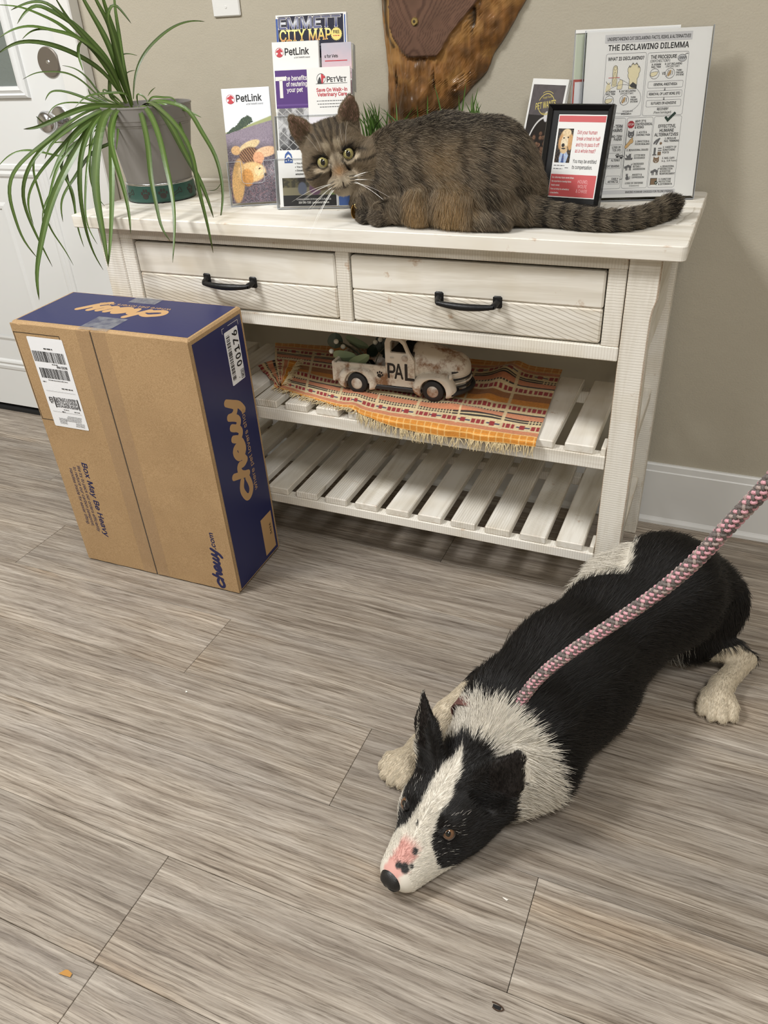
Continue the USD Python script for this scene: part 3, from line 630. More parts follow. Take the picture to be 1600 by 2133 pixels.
lg_ = (((v[:, 0] < 0.985) & (v[:, 2] < 0.10) & (hf < -0.02)) | ((v[:, 0] > 1.36) & (v[:, 1] < -0.49) & (v[:, 2] < 0.07))); col[lg_] *= A3(0.86, 0.80, 0.70)
DOG.part('body', (v, f), M_skin, smooth=True, col=col)
wt = np.where(hf > -0.20, 1.9, 1.0)*np.where(hf > 0.0, 2.2, 1.0)*np.where(v[:, 2] < 0.004, 0.02, 1.0)*np.where(hf > 0.078, 0.0, 1.0)
legm = ((v[:, 0] < 0.985) & (v[:, 2] < 0.10) & (hf < -0.02)) | ((v[:, 0] > 1.36) & (v[:, 1] < -0.49) & (v[:, 2] < 0.06)); wt = wt*np.where(legm, 2.2, 1.0)
for s in (-1, 1): wt *= np.where(np.linalg.norm(v-hp(0.001, s*0.0385, 0.0855), axis=1) < 0.0135, 0, 1)
fi, bw = scatter(v, f, 105000, 11, wt)
rp = (v[f[fi]]*bw[..., None]).sum(1); rn = (nr[f[fi]]*bw[..., None]).sum(1); rn /= np.linalg.norm(rn, axis=1, keepdims=True)
rc = (col[f[fi]]*bw[..., None]).sum(1); rw = dog_white(rp)
rng = np.random.default_rng(21); m_ = rng.random(len(rp)) < rw; keep = (rw > 0.03) & (rw < 0.97)
rc[keep & m_] = WHT; rc[keep & ~m_] = BLK; lgr = (((rp[:, 0] < 0.985) & (rp[:, 2] < 0.10) & ((rp-HO)@Hf < -0.02)) | ((rp[:, 0] > 1.36) & (rp[:, 1] < -0.49) & (rp[:, 2] < 0.07))); rc[lgr & keep & m_] *= A3(0.86, 0.80, 0.70)
rf, rl = (rp-HO)@Hf, (rp-HO)@Hl
pk = (rw > 0.9) & (rf > 0.03)
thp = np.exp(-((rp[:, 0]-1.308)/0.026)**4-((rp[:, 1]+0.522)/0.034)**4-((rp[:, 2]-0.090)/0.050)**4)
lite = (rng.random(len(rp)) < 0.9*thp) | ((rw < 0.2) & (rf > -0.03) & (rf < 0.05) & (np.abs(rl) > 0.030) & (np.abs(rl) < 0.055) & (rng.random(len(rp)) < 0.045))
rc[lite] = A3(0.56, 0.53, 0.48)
rc *= rng.uniform(0.72, 1.18, (len(rp), 1))
dd = dog_dirs(rp, rn); L = dog_len(rp, rw)*rng.uniform(0.7, 1.2, len(rp)); L = np.where(lite & (thp > 0.2), L*1.5, L)
dd = dd+rn*np.where(L > 0.018, 0.30, 0.22)[:, None]+rng.normal(0, 0.10, dd.shape)
tipz = rp[:, 2]+dd[:, 2]*L; dd[:, 2] = np.where(tipz < 0.002, np.maximum(dd[:, 2], 0), dd[:, 2])
pf = fur(DOG.path+'/coat', DOG.local(rp), dd, L, rc, M_hair, np.where(L > 0.015, 0.0007, 0.0005), droop=0.08, nor=rn, curl=0.05, seed=3, wig=0.06)
cd(pf, kind='stuff')
# eyes, nose
M_eye = vcol('dog_eye', 0.05, coat_weight=1.0, coat_roughness=0.02)
def eyeball(c, r, gaze, iris, lim, pup, ring=(0.01, 0.008, 0.007), slit=None):
    m = trimesh.creation.icosphere(4, 1.0); v = np.array(m.vertices); g = A3(*gaze); g /= np.linalg.norm(g)
    a = np.degrees(np.arccos(np.clip(v@g, -1, 1))); jj = nz(v[:, 0], v[:, 1], v[:, 2], 9, 4)
    cl = np.outer(np.interp(a, [pup, lim*0.75, lim], [1.15, 1.0, 0.45])*(0.8+0.4*jj), A3(*iris)); cl[a > lim] = ring
    if slit is None: cl[a < pup] = (0.003, 0.003, 0.003)
    else:
        up = A3(*slit); up -= g*(up@g); up /= np.linalg.norm(up); sd = np.cross(g, up); cl[(np.hypot((v@up)/math.sin(math.radians(pup)), (v@sd)/math.sin(math.radians(pup*0.72))) < 1) & (v@g > 0)] = (0.003, 0.003, 0.003)
    return (v*(1+0.05*np.exp(-(a/lim)**4))[:, None]*r+A3(*c), np.array(m.faces)), cl
for s in (-1, 1):
    c_ = hp(0.0005, s*0.0385, 0.0852)
    m_, cl = eyeball(c_, 0.0128, Hf*0.62+Hl*(0.33*s)+A3(0.10, -0.05, 0.72), (0.13, 0.062, 0.028), 44, 18)
    DOG.part('eye', m_, M_eye, smooth=True, col=cl)
nsv, nsf = sdf_mesh([('e', (hp(0.086, 0, 0.036), HAX, (0.0150, 0.0185, 0.0170)), 0.004), ('e', (hp(0.090, 0.007, 0.033), HAX, (0.012, 0.010, 0.0125)), 0.006), ('e', (hp(0.090, -0.007, 0.033), HAX, (0.012, 0.010, 0.0125)), 0.006)] +
    [('e', (hp(0.1005, s*0.0085, 0.0300), HAX, (0.0045, 0.0042, 0.0030)), -0.003) for s in (-1, 1)] + [('c', (hp(0.1005, s*0.0105, 0.0285), hp(0.094, s*0.0185, 0.027), 0.0024, 0.0014), -0.002) for s in (-1, 1)] + [('c', (hp(0.103, 0, 0.034), hp(0.099, 0, 0.020), 0.0010, 0.0010), -0.002)], 0.0011, 0.006)
M_nose = plain('dog_nose', (0.013, 0.012, 0.012), 0.38, bump=0.0003, bscale=900)
DOG.part('nose', (nsv, nsf), M_nose, smooth=True, label='black wet nose')
# collar with ring
cn = hp(-0.178, 0.012, 0.105); cax = A3(0.36, 0.90, 0.30); cax /= np.linalg.norm(cax); ca = np.cross(cax, A3(0, 0, 1)); ca /= np.linalg.norm(ca); cb = np.cross(ca, cax)
th = np.linspace(0, 2*PI, 61)[:-1]; rr = 0.0915
pr = [(-0.010, 0.0), (-0.010, 0.003), (0.010, 0.003), (0.010, 0.0)]
cv = np.array([[cn+cax*a+(ca*math.cos(t)+cb*math.sin(t))*(rr+0.004*math.cos(2*t)+b) for (a, b) in pr] for t in th]).reshape(-1, 3)
cfq = [(i*4+j, ((i+1) % 60)*4+j, ((i+1) % 60)*4+(j+1) % 4, i*4+(j+1) % 4) for i in range(60) for j in range(4)]
M_coll = mat('pink_brown_webbing', {'g': ('geometry', {}), 'n': ('voronoi_texture', {'scale': 130.0}), 'r': ('rgb_ramp', {'ramp': [(0, lin(74, 48, 42)), (0.5, lin(112, 74, 68)), (1, lin(58, 40, 36))]}), 'p': ('principled_bsdf', {'roughness': 0.8})}, [('g.position', 'n.vector'), ('n.distance', 'r.fac'), ('r.color', 'p.base_color')])
DOG.part('collar', (cv, np.array(cfq)), M_coll, label='pink and brown patterned collar')
# ================================================================ leash: braided rope from the collar ring up to the walker's hand
def rope(center, R, n, strands=12, turns=None):
    p = spline(center, n); t, a, b = frames(p); s = np.concatenate([[0], np.cumsum(np.linalg.norm(np.diff(p, axis=0), axis=1))])
    for i in range(1, n):
        if a[i]@a[i-1] < 0: a[i] *= -1; b[i] *= -1
    pitch = 0.052; out = []
    for k in range(strands):
        sgn = 1 if k % 2 else -1; ph = 2*PI*(k//2)/(strands//2)
        ang = sgn*2*PI*s/pitch+ph
        rad = R*0.76+R*0.17*np.cos(ang*(strands//2)/1.0*1.0+(0 if sgn > 0 else PI)+ph*0)
        c = p+(np.cos(ang)[:, None]*a+np.sin(ang)[:, None]*b)*rad[:, None]
        out.append(tube(c, R*0.30, 6))
    return out, p
LP = [(1.0985, -0.925, 0.176), (1.0975, -0.925, 0.190), (1.0985, -0.928, 0.211), (1.1065, -0.930, 0.236), (1.1260, -0.932, 0.279), (1.1615, -0.936, 0.337), (1.2095, -0.940, 0.404), (1.2590, -0.950, 0.478), (1.3021, -0.9618, 0.5561),
      (1.3317, -0.9758, 0.6283), (1.3544, -0.9903, 0.6858), (1.3768, -1.0029, 0.7463), (1.3944, -1.0168, 0.8079), (1.410, -1.03, 0.865)]
LS = T('leash', 'thick pink and grey braided rope leash running up from the dog collar', 'leash', LP[0])
st, lp = rope(LP, 0.0082, 620)
def ropemat(name, a, b):
    return mat(name, {'g': ('geometry', {}), 'n': ('noise_texture', {'scale': 900.0, 'detail': 3.0}), 'r': ('rgb_ramp', {'ramp': [(0.3, a), (0.7, b)]}), 'bp': ('bump', {'strength': 0.8, 'distance': 0.0005}), 'p': ('principled_bsdf', {'roughness': 0.75, 'sheen_weight': 0.2})},
               [('g.position', 'n.vector'), ('n.fac', 'r.fac'), ('r.color', 'p.base_color'), ('n.fac', 'bp.height'), ('bp.normal', 'p.normal')])
M_rp = ropemat('rope_pink', lin(190, 128, 140), lin(226, 176, 184)); M_rg = ropemat('rope_grey', lin(78, 70, 68), lin(128, 118, 114)); M_rw = ropemat('rope_taupe', lin(140, 124, 118), lin(186, 168, 162))
LS.part('core', tube(lp[2:-2], 0.0060, 8), M_rg)
for k, m in enumerate(st):
    LS.part(('pink_strand', 'grey_strand', 'taupe_strand')[(0, 1, 2, 1, 0, 1, 1, 2, 0, 1, 0, 1)[k]], m, (M_rp, M_rg, M_rw)[(0, 1, 2, 1, 0, 1, 1, 2, 0, 1, 0, 1)[k]], smooth=True)
M_steel = plain('steel_ring', (0.7, 0.7, 0.7), 0.2, 1.0)
def torus(c, ax, R, r, n=40, m=10):
    ax = A3(*ax); ax /= np.linalg.norm(ax); a = np.cross(ax, A3(0.3, 0.1, 0.9)); a /= np.linalg.norm(a); b = np.cross(ax, a); t = np.linspace(0, 2*PI, n+1)
    return tube(A3(*c)+R*(np.cos(t)[:, None]*a+np.sin(t)[:, None]*b), r, m, caps=False)
DOG.part('collar_ring', torus((1.088, -0.930, 0.186), (0.2, -0.6, 0.5), 0.0105, 0.0015), M_steel, smooth=True, label='silver collar ring')
LS.part('clip', cat(tube(spline([(1.094, -0.930, 0.180), (1.0905, -0.934, 0.188), (1.0915, -0.931, 0.198), (1.0965, -0.927, 0.194)], 12), 0.0022, 8)), M_steel, smooth=True, label='silver snap clip')
# ================================================================ the cat
CC = A3(0.6015, -0.440, 0.9095)            # between the eyes
CF = CAM-CC; CF /= np.linalg.norm(CF)    # the cat looks at the person who takes the picture
CF = A3(0.434, -0.891, 0.131); CF /= np.linalg.norm(CF)
CR = A3(0.86, 0.41, 0.245); CR -= CF*(CR@CF); CR /= np.linalg.norm(CR); CU = np.cross(CF, CR)
if CU[2] < 0: CU = -CU
CAX = [CR, CU, CF]
def kp(r, u, f): return CC+CR*r+CU*u+CF*f
def cat_prims():
    P = []
    c = lambda a, b, ra, rb, k=0.025, *ex: P.append(('c', (a, b, ra, rb)+ex, k))
    e = lambda ctr, r, k=0.025, ax=None: P.append(('e', (ctr, np.eye(3) if ax is None else ax, r), k))
    c((0.708, -0.372, 0.892), (0.785, -0.372, 0.892), 0.064, 0.076)
    c((0.785, -0.372, 0.890), (0.860, -0.368, 0.882), 0.076, 0.080)
    c((0.860, -0.368, 0.880), (0.912, -0.372, 0.850), 0.078, 0.052)
    e((0.862, -0.422, 0.866), (0.078, 0.046, 0.068))                     # near haunch
    e((0.862, -0.318, 0.868), (0.078, 0.046, 0.068))
    e((0.732, -0.420, 0.885), (0.048, 0.034, 0.055))                     # near shoulder
    e((0.700, -0.330, 0.885), (0.050, 0.034, 0.055))
    c((0.668, -0.400, 0.875), (0.655, -0.415, 0.838), 0.052, 0.036)
    c(kp(0.008, -0.025, -0.085), (0.705, -0.380, 0.888), 0.036, 0.062, 0.02)   # neck
    c((0.745, -0.435, 0.836), (0.690, -0.448, 0.820), 0.026, 0.020, 0.012)
    c((0.70, -0.395, 0.83), (0.655, -0.428, 0.818), 0.024, 0.018, 0.012)
    for (b, d) in (((0.690, -0.446), (-0.80, -0.60)), ((0.658, -0.432), (-0.85, -0.5))):
        d = A3(*d, 0)/np.hypot(*d); s = A3(-d[1], d[0], 0); b = A3(b[0], b[1], 0.800)
        P.append(('e', (b+d*0.004+A3(0, 0, 0.0145), [d, s, A3(0, 0, 1)], (0.022, 0.018, 0.015)), 0.008))
        for off in (-0.0135, -0.0045, 0.0045, 0.0135):
            q = b+s*off+d*(0.017-abs(off)*0.35)+A3(0, 0, 0.0095); P.append(('c', (q-d*0.012+A3(0, 0, 0.003), q, 0.0072, 0.0080), 0.003))
    e((0.762, -0.448, 0.830), (0.030, 0.024, 0.036), 0.012)               # tan elbow and belly tufts
    e((0.828, -0.452, 0.834), (0.040, 0.024, 0.040), 0.012)
    c((0.86, -0.458, 0.815), (0.910, -0.452, 0.815), 0.017, 0.016, 0.015)   # hind foot
    tl = spline(TAILC, 15); tr = np.interp(np.linspace(0, 1, 15), [0, 0.15, 0.4, 0.75, 0.93, 1], [0.026, 0.0185, 0.0155, 0.0140, 0.0160, 0.010])
    for i in range(14): c(tl[i], tl[i+1], tr[i], tr[i+1], 0.008)
    # head
    H = lambda ctr, r, k=0.018: P.append(('e', (ctr, CAX, r), k))
    H(kp(0, 0.012, -0.046), (0.054, 0.052, 0.050))
    for s in (-1, 1):
        H(kp(s*0.033, -0.012, -0.031), (0.026, 0.030, 0.030))
        H(kp(s*0.0105, -0.040, 0.012), (0.0155, 0.0125, 0.0150), 0.010)
        H(kp(s*0.022, 0.014, -0.004), (0.018, 0.010, 0.012), 0.010)
    c(kp(0, -0.010, 0.006), kp(0, -0.029, 0.018), 0.0125, 0.0095, 0.012)
    H(kp(0, -0.053, 0.006), (0.015, 0.0095, 0.014), 0.010)
    for s in (-1, 1):
        tip = kp(s*0.0545, 0.081, -0.040); b0 = kp(s*0.036, 0.042, -0.046); face = CF*0.85+CR*s*0.45; ax = tip-b0; ax /= np.linalg.norm(ax); face -= ax*(face@ax); face /= np.linalg.norm(face)
        c(b0, b0*0.45+tip*0.55, 0.0235, 0.0170, 0.010, face, 0.34); c(b0*0.45+tip*0.55, tip, 0.0170, 0.0078, 0.004, face, 0.36)
        P.append(('c', (b0*0.85+tip*0.15+face*0.009, b0*0.2+tip*0.8+face*0.0045, 0.0155, 0.0055, face, 0.42), -0.004))
        P.append(('e', (kp(s*0.0236, 0.0, 0.0025), CAX, (0.0112, 0.0100, 0.010)), -0.003)); c(kp(s*0.0140, 0.0075, 0.0075), kp(s*0.0335, 0.0085, 0.001), 0.0026, 0.0026, 0.004)
    return P
TAILC = [(0.925, -0.420, 0.834), (0.980, -0.400, 0.820), (1.028, -0.412, 0.8175), (1.069, -0.416, 0.8165), (1.106, -0.405, 0.816), (1.138, -0.366, 0.817), (1.162, -0.314, 0.820), (1.175, -0.283, 0.823)]

#---BUILD
def srgbv(c): return np.array(lin(*c))
K_DK, K_MD, K_TAN, K_LT, K_WH = srgbv((34, 29, 25)), srgbv((112, 98, 80)), srgbv((164, 134, 92)), srgbv((186, 172, 148)), srgbv((228, 214, 190))
def cat_color(p):
    """Coat colour at p: mackerel tabby, darker along the back, tan on the belly tufts, a marked face."""
    q = p-CC; r, u, fz = q@CR, q@CU, q@CF
    n = nz(p[:, 0], p[:, 1], p[:, 2], 45, 1)-0.5; n2 = nz(p[:, 0], p[:, 1], p[:, 2], 220, 2)-0.5
    head = (np.hypot(r, u) < np.where(u > 0.04, 0.12, 0.070)) & (fz > -0.070) & (p[:, 0] < 0.68) & (u > -0.075)
    body = K_MD[None]*(1+0.5*n2)[:, None]
    ph = p[:, 0]*150+(p[:, 2]-0.88)*40+n*7; st = smst(0.25, 0.95, np.sin(ph))*0.75
    back = smst(0.925, 0.965, p[:, 2]+n*0.03)
    dark = np.clip(np.maximum(st*smst(-0.30, -0.38, p[:, 1]), back*0.9), 0, 1)
    body = body*(1-dark[:, None])+K_DK*dark[:, None]
    fl = np.exp(-((p[:, 0]-0.80)/0.035)**2-((p[:, 2]-0.905)/0.03)**2)*0.45; body = body*(1-fl[:, None])+K_TAN*fl[:, None]
    tuft = np.maximum(np.exp(-((p[:, 0]-0.762)/0.024)**2-((p[:, 2]-0.830)/0.032)**2), np.exp(-((p[:, 0]-0.828)/0.034)**2-((p[:, 2]-0.835)/0.036)**2))*(p[:, 1] < -0.425)
    tuft = np.clip(tuft*1.1+n*0.3, 0, 1)*(tuft > 0.15); body = body*(1-tuft[:, None])+K_TAN*tuft[:, None]
    tail = (p[:, 0] > 0.955); tp = p[:, 0]+0.45*(p[:, 1]+0.42)*(p[:, 0] > 1.1)
    ring = smst(0.1, 0.8, np.sin(tp*215+n*2)); ring = np.maximum(ring, smst(1.158, 1.168, p[:, 0])*0.95)
    tc = srgbv((96, 86, 72))*(1-ring[:, None])+K_DK*ring[:, None]; body = np.where((tail & (p[:, 2] < 0.85))[:, None], tc, body)
    paws = (p[:, 0] < 0.70) & (p[:, 2] < 0.83); body = np.where(paws[:, None], body*0.55, body)
    # face
    f = srgbv((128, 113, 92))[None]*(1+0.9*n2+0.5*n)[:, None]
    a = np.abs(r)
    def blend(f, m, c): m = np.clip(m, 0, 1)[:, None]; return f*(1-m)+np.asarray(c)*m
    f = blend(f, smst(0.030, 0.060, u)*0.45, K_DK)
    aw = np.abs(r+n*0.007+n2*0.004); strp = np.maximum.reduce([smst(0.0036, 0.0012, np.abs(aw-x0-k*(u-0.02)))*smst(u0, u0+0.010, u) for x0, k, u0 in ((0.0035, 0.10, 0.016), (0.0125, 0.16, 0.010), (0.0215, 0.22, 0.022))])
    f = blend(f, strp*0.85*np.clip(0.75+1.6*n2, 0, 1), K_DK)
    f = blend(f, smst(0.007, 0.004, np.abs(a-0.0090))*smst(0.008, 0.014, u)*smst(0.028, 0.020, u)*0.8, K_LT*1.15)
    br = np.exp(-((a-0.006)/0.0045)**2-((u+0.004)/0.015)**2); f = blend(f, br*0.7, K_LT)
    f = blend(f, np.exp(-(r/0.0095)**2-((u+0.0225)/0.0085)**2)*0.85, srgbv((158, 118, 74)))
    mz = np.exp(-((a-0.0125)/0.014)**2-((u+0.041)/0.011)**2); f = blend(f, mz*0.95, K_WH*0.92)
    for k in range(3): f = blend(f, smst(0.0014, 0.0006, np.abs(u+0.0345+k*0.0045+0.25*(a-0.012)))*smst(0.010, 0.014, a)*smst(0.027, 0.021, a)*0.75, K_DK)
    f = blend(f, np.exp(-(r/0.017)**2-((u+0.059)/0.0075)**2), K_WH*0.85)
    ue = u-0.0005*0; f = blend(f, smst(0.0042, 0.0030, np.abs(u-0.0085))*smst(0.0135, 0.015, a)*smst(0.036, 0.033, a)*0.8, K_DK*0.6); el = np.hypot((a-0.0240)/0.0165, (u+0.0115)/0.0060)
    f = blend(f, smst(1.15, 0.75, el)*smst(-0.001, -0.006, u), K_WH)
    rim = np.hypot((a-0.0236)/0.0116, u/0.0110); f = blend(f, smst(1.12, 0.98, rim), K_DK*0.5)
    f = blend(f, smst(0.0026, 0.0012, np.abs(u-0.002+0.55*(a-0.036)))*smst(0.033, 0.037, a)*smst(0.056, 0.050, a), K_DK)
    f = blend(f, smst(0.0026, 0.0012, np.abs(u+0.019+0.25*(a-0.036)-10*(a-0.038)**2))*smst(0.026, 0.032, a)*0.8, K_DK)
    f = blend(f, smst(0.0022, 0.001, np.abs(a-0.0105+0.45*(u+0.012)))*smst(-0.030, -0.024, u)*smst(-0.004, -0.010, u)*0.9, K_DK)
    f = blend(f, smst(0.0012, 0.0005, np.abs(u+0.0475-0.12*a))*smst(0.016, 0.012, a), srgbv((40, 28, 26)))
    f = blend(f, smst(0.0010, 0.0004, a)*smst(-0.0475, -0.0465, u)*smst(-0.038, -0.0395, u), srgbv((40, 28, 26)))
    return np.where(head[:, None], f, body), head
table_rule(True)
CAT = T('cat', 'brown tabby cat crouching on the white console table looking at the camera', 'cat', (0.78, -0.40, 0.8))
v, f = sdf_mesh(cat_prims(), 0.0023); v = smooth_mesh(v, f, 2); v[:, 2] = np.maximum(v[:, 2], 0.8006)
nr = vnormals(v, f); col, hd = cat_color(v)
q = v-CC; r_, u_, f_ = q@CR, q@CU, q@CF
earm = (u_ > 0.046) & (np.abs(r_) > 0.022) & hd
ein = earm & (nr@CF > 0.55); col[ein] = srgbv((172, 132, 120)); col[earm & ~ein] = srgbv((112, 94, 74))
M_cskin = vcol('cat_coat_skin', 0.65, specular_ior_level=0.25)
M_chair = mat('cat_hair', {'c': ('attribute', {'attribute': 'col'}), 'p': ('principled_bsdf', {'roughness': 0.5, 'specular_ior_level': 0.3})}, [('c.color', 'p.base_color')])
CAT.part('body', (v, f), M_cskin, smooth=True, col=col*0.8)
face = (np.hypot(r_, u_+0.005) < 0.066) & (f_ > -0.045) & hd
wt = np.where(face, 2.6, 1.0)*np.where(v[:, 2] < 0.803, 0.05, 1.0)*np.where(earm, 1.6, 1.0)
for s in (-1, 1): wt *= np.where(np.linalg.norm(v-kp(s*0.0236, 0, 0.001), axis=1) < 0.0125, 0, 1)
wt *= np.where((np.abs(r_) < 0.006) & (np.abs(u_+0.034) < 0.006) & (f_ > 0.01), 0, 1)
fi, bw = scatter(v, f, 170000, 31, wt)
rp = (v[f[fi]]*bw[..., None]).sum(1); rn = (nr[f[fi]]*bw[..., None]).sum(1); rn /= np.linalg.norm(rn, axis=1, keepdims=True)
rc, rh = cat_color(rp); q = rp-CC; r_, u_, f_ = q@CR, q@CU, q@CF
earr = (u_ > 0.046) & (np.abs(r_) > 0.022) & rh; rc[earr] = srgbv((128, 110, 88))
rng = np.random.default_rng(8)
tick = (rng.random(len(rp)) < 0.22) & ~rh; rc[tick] = rc[tick]*0.5+K_LT*0.5; dkk = (rng.random(len(rp)) < 0.12) & ~rh; rc[dkk] = rc[dkk]*0.4+K_DK*0.6
rc *= rng.uniform(0.78, 1.20, (len(rp), 1))
d = np.tile(A3(0.85, -0.05, -0.35), (len(rp), 1)); d[:, 2] -= 0.6*(rp[:, 2] < 0.87)
tl = rp[:, 0] > 0.955; d[tl] = np.where((rp[tl, 0] > 1.12)[:, None], A3(0.5, 0.8, 0.05), A3(0.95, 0.05, 0.0))
tu = (np.abs(rp[:, 2]-0.83) < 0.035) & (rp[:, 0] > 0.735) & (rp[:, 0] < 0.865) & (rp[:, 1] < -0.43); d[tu] = A3(0.05, -0.25, -0.9)
pw = (rp[:, 0] < 0.71) & (rp[:, 2] < 0.832); d[pw] = A3(-0.8, -0.4, -0.2)
dh = CR*0+np.outer(np.sign(r_)*np.minimum(np.abs(r_)/0.03, 1), CR)+np.outer((u_+0.030)/0.05, CU)-CF*0.35; d = np.where(rh[:, None], dh, d); d[earr] = CU*0.9+0*CR
d -= rn*(d*rn).sum(1)[:, None]; d /= np.linalg.norm(d, axis=1, keepdims=True)+1e-9
L = np.where(rh, np.interp(np.hypot(r_, u_+0.03), [0.012, 0.03, 0.06], [0.0035, 0.006, 0.009]), 0.0115); L = np.where(tu, 0.017, L); L = np.where(tl, 0.011, L); L = np.where(pw, 0.005, L); L = np.where(earr, 0.006, L)
L *= rng.uniform(0.7, 1.25, len(rp)); d = d+rn*np.where(rh, 0.26, 0.30)[:, None]+rng.normal(0, 0.11, d.shape)
tz = rp[:, 2]+d[:, 2]*L; d[:, 2] = np.where(tz < 0.8015, np.maximum(d[:, 2], 0.0), d[:, 2])
pf = fur(CAT.path+'/coat', CAT.local(rp), d, L, rc, M_chair, np.where(rh, 0.00034, 0.00038), droop=0.06, nor=rn, curl=0.06, seed=9, wig=0.07); cd(pf, kind='stuff')
M_ceye = vcol('cat_eye', 0.04, coat_weight=1.0, coat_roughness=0.02)
for s in (-1, 1):
    m_, cl = eyeball(kp(s*0.0236, 0.0, -0.0004), 0.0112, CF, (0.30, 0.26, 0.10), 58, 27, slit=CU)
    CAT.part('eye', m_, M_ceye, smooth=True, col=cl)
nv, nf = sdf_mesh([('e', (kp(0, -0.0325, 0.0235), CAX, (0.0064, 0.0042, 0.0050)), 0.002), ('c', (kp(0, -0.034, 0.024), kp(0, -0.039, 0.0225), 0.0032, 0.0014), 0.002)] +
    [('e', (kp(s*0.0032, -0.0348, 0.0278), CAX, (0.0017, 0.0012, 0.0015)), -0.001) for s in (-1, 1)], 0.0006, 0.004)
CAT.part('nose', (nv, nf), plain('cat_nose_leather', lin(92, 58, 48), 0.5), smooth=True, label='brick brown nose')
M_whisk = plain('whisker_white', (0.85, 0.84, 0.80), 0.35)
rng = np.random.default_rng(12)
for s in (-1, 1):
    for k in range(9):
        a = kp(s*(0.0145+0.003*(k % 3)), -0.0385-0.0035*(k//3), 0.0205); el = (0.20-0.11*k)+rng.normal(0, 0.05)
        Lw = rng.uniform(0.050, 0.082); dv = CR*s*math.cos(el)*0.95+CU*math.sin(el)*0.9+CF*0.42; sag = -A3(0, 0, 1)*0.25
        pts = [a+dv*Lw*t+sag*Lw*t*t for t in (0, 0.3, 0.65, 1.0)]
        CAT.part('whisker', tube(spline(pts, 10), np.linspace(0.00042, 0.00010, 10), 5), M_whisk)
for s in (-1, 1):
    for k in range(2):
        a = kp(s*(0.021+0.003*k), 0.0125, 0.006); pts = [a, a+CU*0.020+CF*0.008+CR*s*0.006*k, a+CU*0.036+CR*s*(0.004+0.010*k)+CF*0.009]
        CAT.part('brow_whisker', tube(spline(pts, 8), np.linspace(0.00016, 0.00006, 8), 4), M_whisk)
M_brass = plain('bronze_tag', (0.34, 0.19, 0.055), 0.28, 1.0); M_gold = plain('gold_ring', (0.80, 0.60, 0.22), 0.2, 1.0)
tg = CC+CR*0.004-CU*0.0935+CF*0.012
tm = lathe([(0, -0.0008), (0.0085, -0.0008), (0.0092, 0), (0.0085, 0.0008), (0, 0.0008)], 28); tv, tf = tm
TX = A3(0.45, 0.75, 0.05); TX /= np.linalg.norm(TX); TN = np.cross(TX, A3(0, 0, 1))
CAT.part('collar_tag', (tg+tv[:, :1]*0.75*TX+tv[:, 1:2]*1.35*A3(0, 0, 1)+tv[:, 2:]*TN, tf), M_brass, smooth=40, label='oval bronze tag hanging under the chin')
CAT.part('tag_ring', torus(tg+A3(0.006, 0, 0.0105), (0.6, -0.5, 0.2), 0.0042, 0.0008, 24, 6), M_gold, smooth=True)
table_rule(False)
# ================================================================ shipping box
class Sheet:
    """A flat printed face: origin at its lower left, X to the right, V up, in millimetres. Each mark is a part; print too small to read is joined."""
    def __init__(s, thing, O, X, V, parent=None):
        s.t, s.O, s.X, s.V = thing, A3(*O), A3(*X), A3(*V); s.N = np.cross(s.X, s.V); s.q = {}; s.fine = {}; s.parent = parent; s.up = 0.0
    def add(s, key, mesh, lift=0.25, fine=False):
        v, f = vf(mesh); (s.fine if fine else s.q).setdefault(key, []).append((s.O+(s.X*v[:, :1]+s.V*v[:, 1:2]+s.N*(v[:, 2:]*1000+lift+s.up))/1000, f))
    def txt(s, key, st, u, v, h, width=None, bold=True, lift=0.25, rot=0, shear=0.0, anchor='l'):
        m, f = text(st, h, bold, width, 0.00008, shear, anchor)
        if rot: c, n = math.cos(rot), math.sin(rot); m = np.c_[m[:, 0]*c-m[:, 1]*n, m[:, 0]*n+m[:, 1]*c, m[:, 2]]
        s.add(key, (m+[u, v, 0], f), lift)
    def rect(s, key, u0, v0, u1, v1, lift=0.15, th=0.00008, fine=False):
        s.add(key, xf(trimesh.creation.box((u1-u0, v1-v0, th)), ((u0+u1)/2, (v0+v1)/2, th/2)), lift, fine)
    def poly(s, key, P, lift=0.2, th=0.00008):
        s.add(key, extr(P if hasattr(P, 'area') else Polygon(P), th), lift)
    def line(s, key, pts, r, lift=0.25): s.poly(key, LineString(pts).buffer(r, quad_segs=3), lift)
    def frame(s, key, u0, v0, u1, v1, r, rad=2.0, lift=0.2):
        P = sbox(u0, v0, u1, v1).buffer(-rad).buffer(rad, quad_segs=4); s.poly(key, P.buffer(r).difference(P.buffer(-r)), lift)
    def emit(s, mats):
        for k, ms in s.q.items():
            m = mats[k]
            for one in ms: s.t.part(m[0], one, m[1], parent=s.parent, label=m[2] if len(m) > 2 else None)
        for k, ms in s.fine.items(): s.t.part('fine_print', cat(*ms), mats[k][1], parent=s.parent, kind='stuff')
    def picture(s, name, u0, v0, w, h, nx, fn, lift=0.12, label=None, mat_=None):
        ny = int(nx*h/w); v, f = gridmesh(w, h, nx, ny); col = np.clip(fn(v[:, 0]/w, v[:, 1]/h, w, h), 0, 1)
        s.t.part(name, (s.O+(s.X*(v[:, :1]+u0)+s.V*(v[:, 1:2]+v0)+s.N*lift)/1000, f), mat_ or M_print, parent=s.parent, col=col, label=label)
BX = A3(-0.0776, -0.6344, 0.0005); BW, BD, BH = 0.4431, 0.1958, 0.6200
bX, bN, bU = A3(0.9999, 0.0129, 0.0), A3(-0.0129, 0.9995, 0.0278), A3(0.0004, -0.0278, 0.9996)
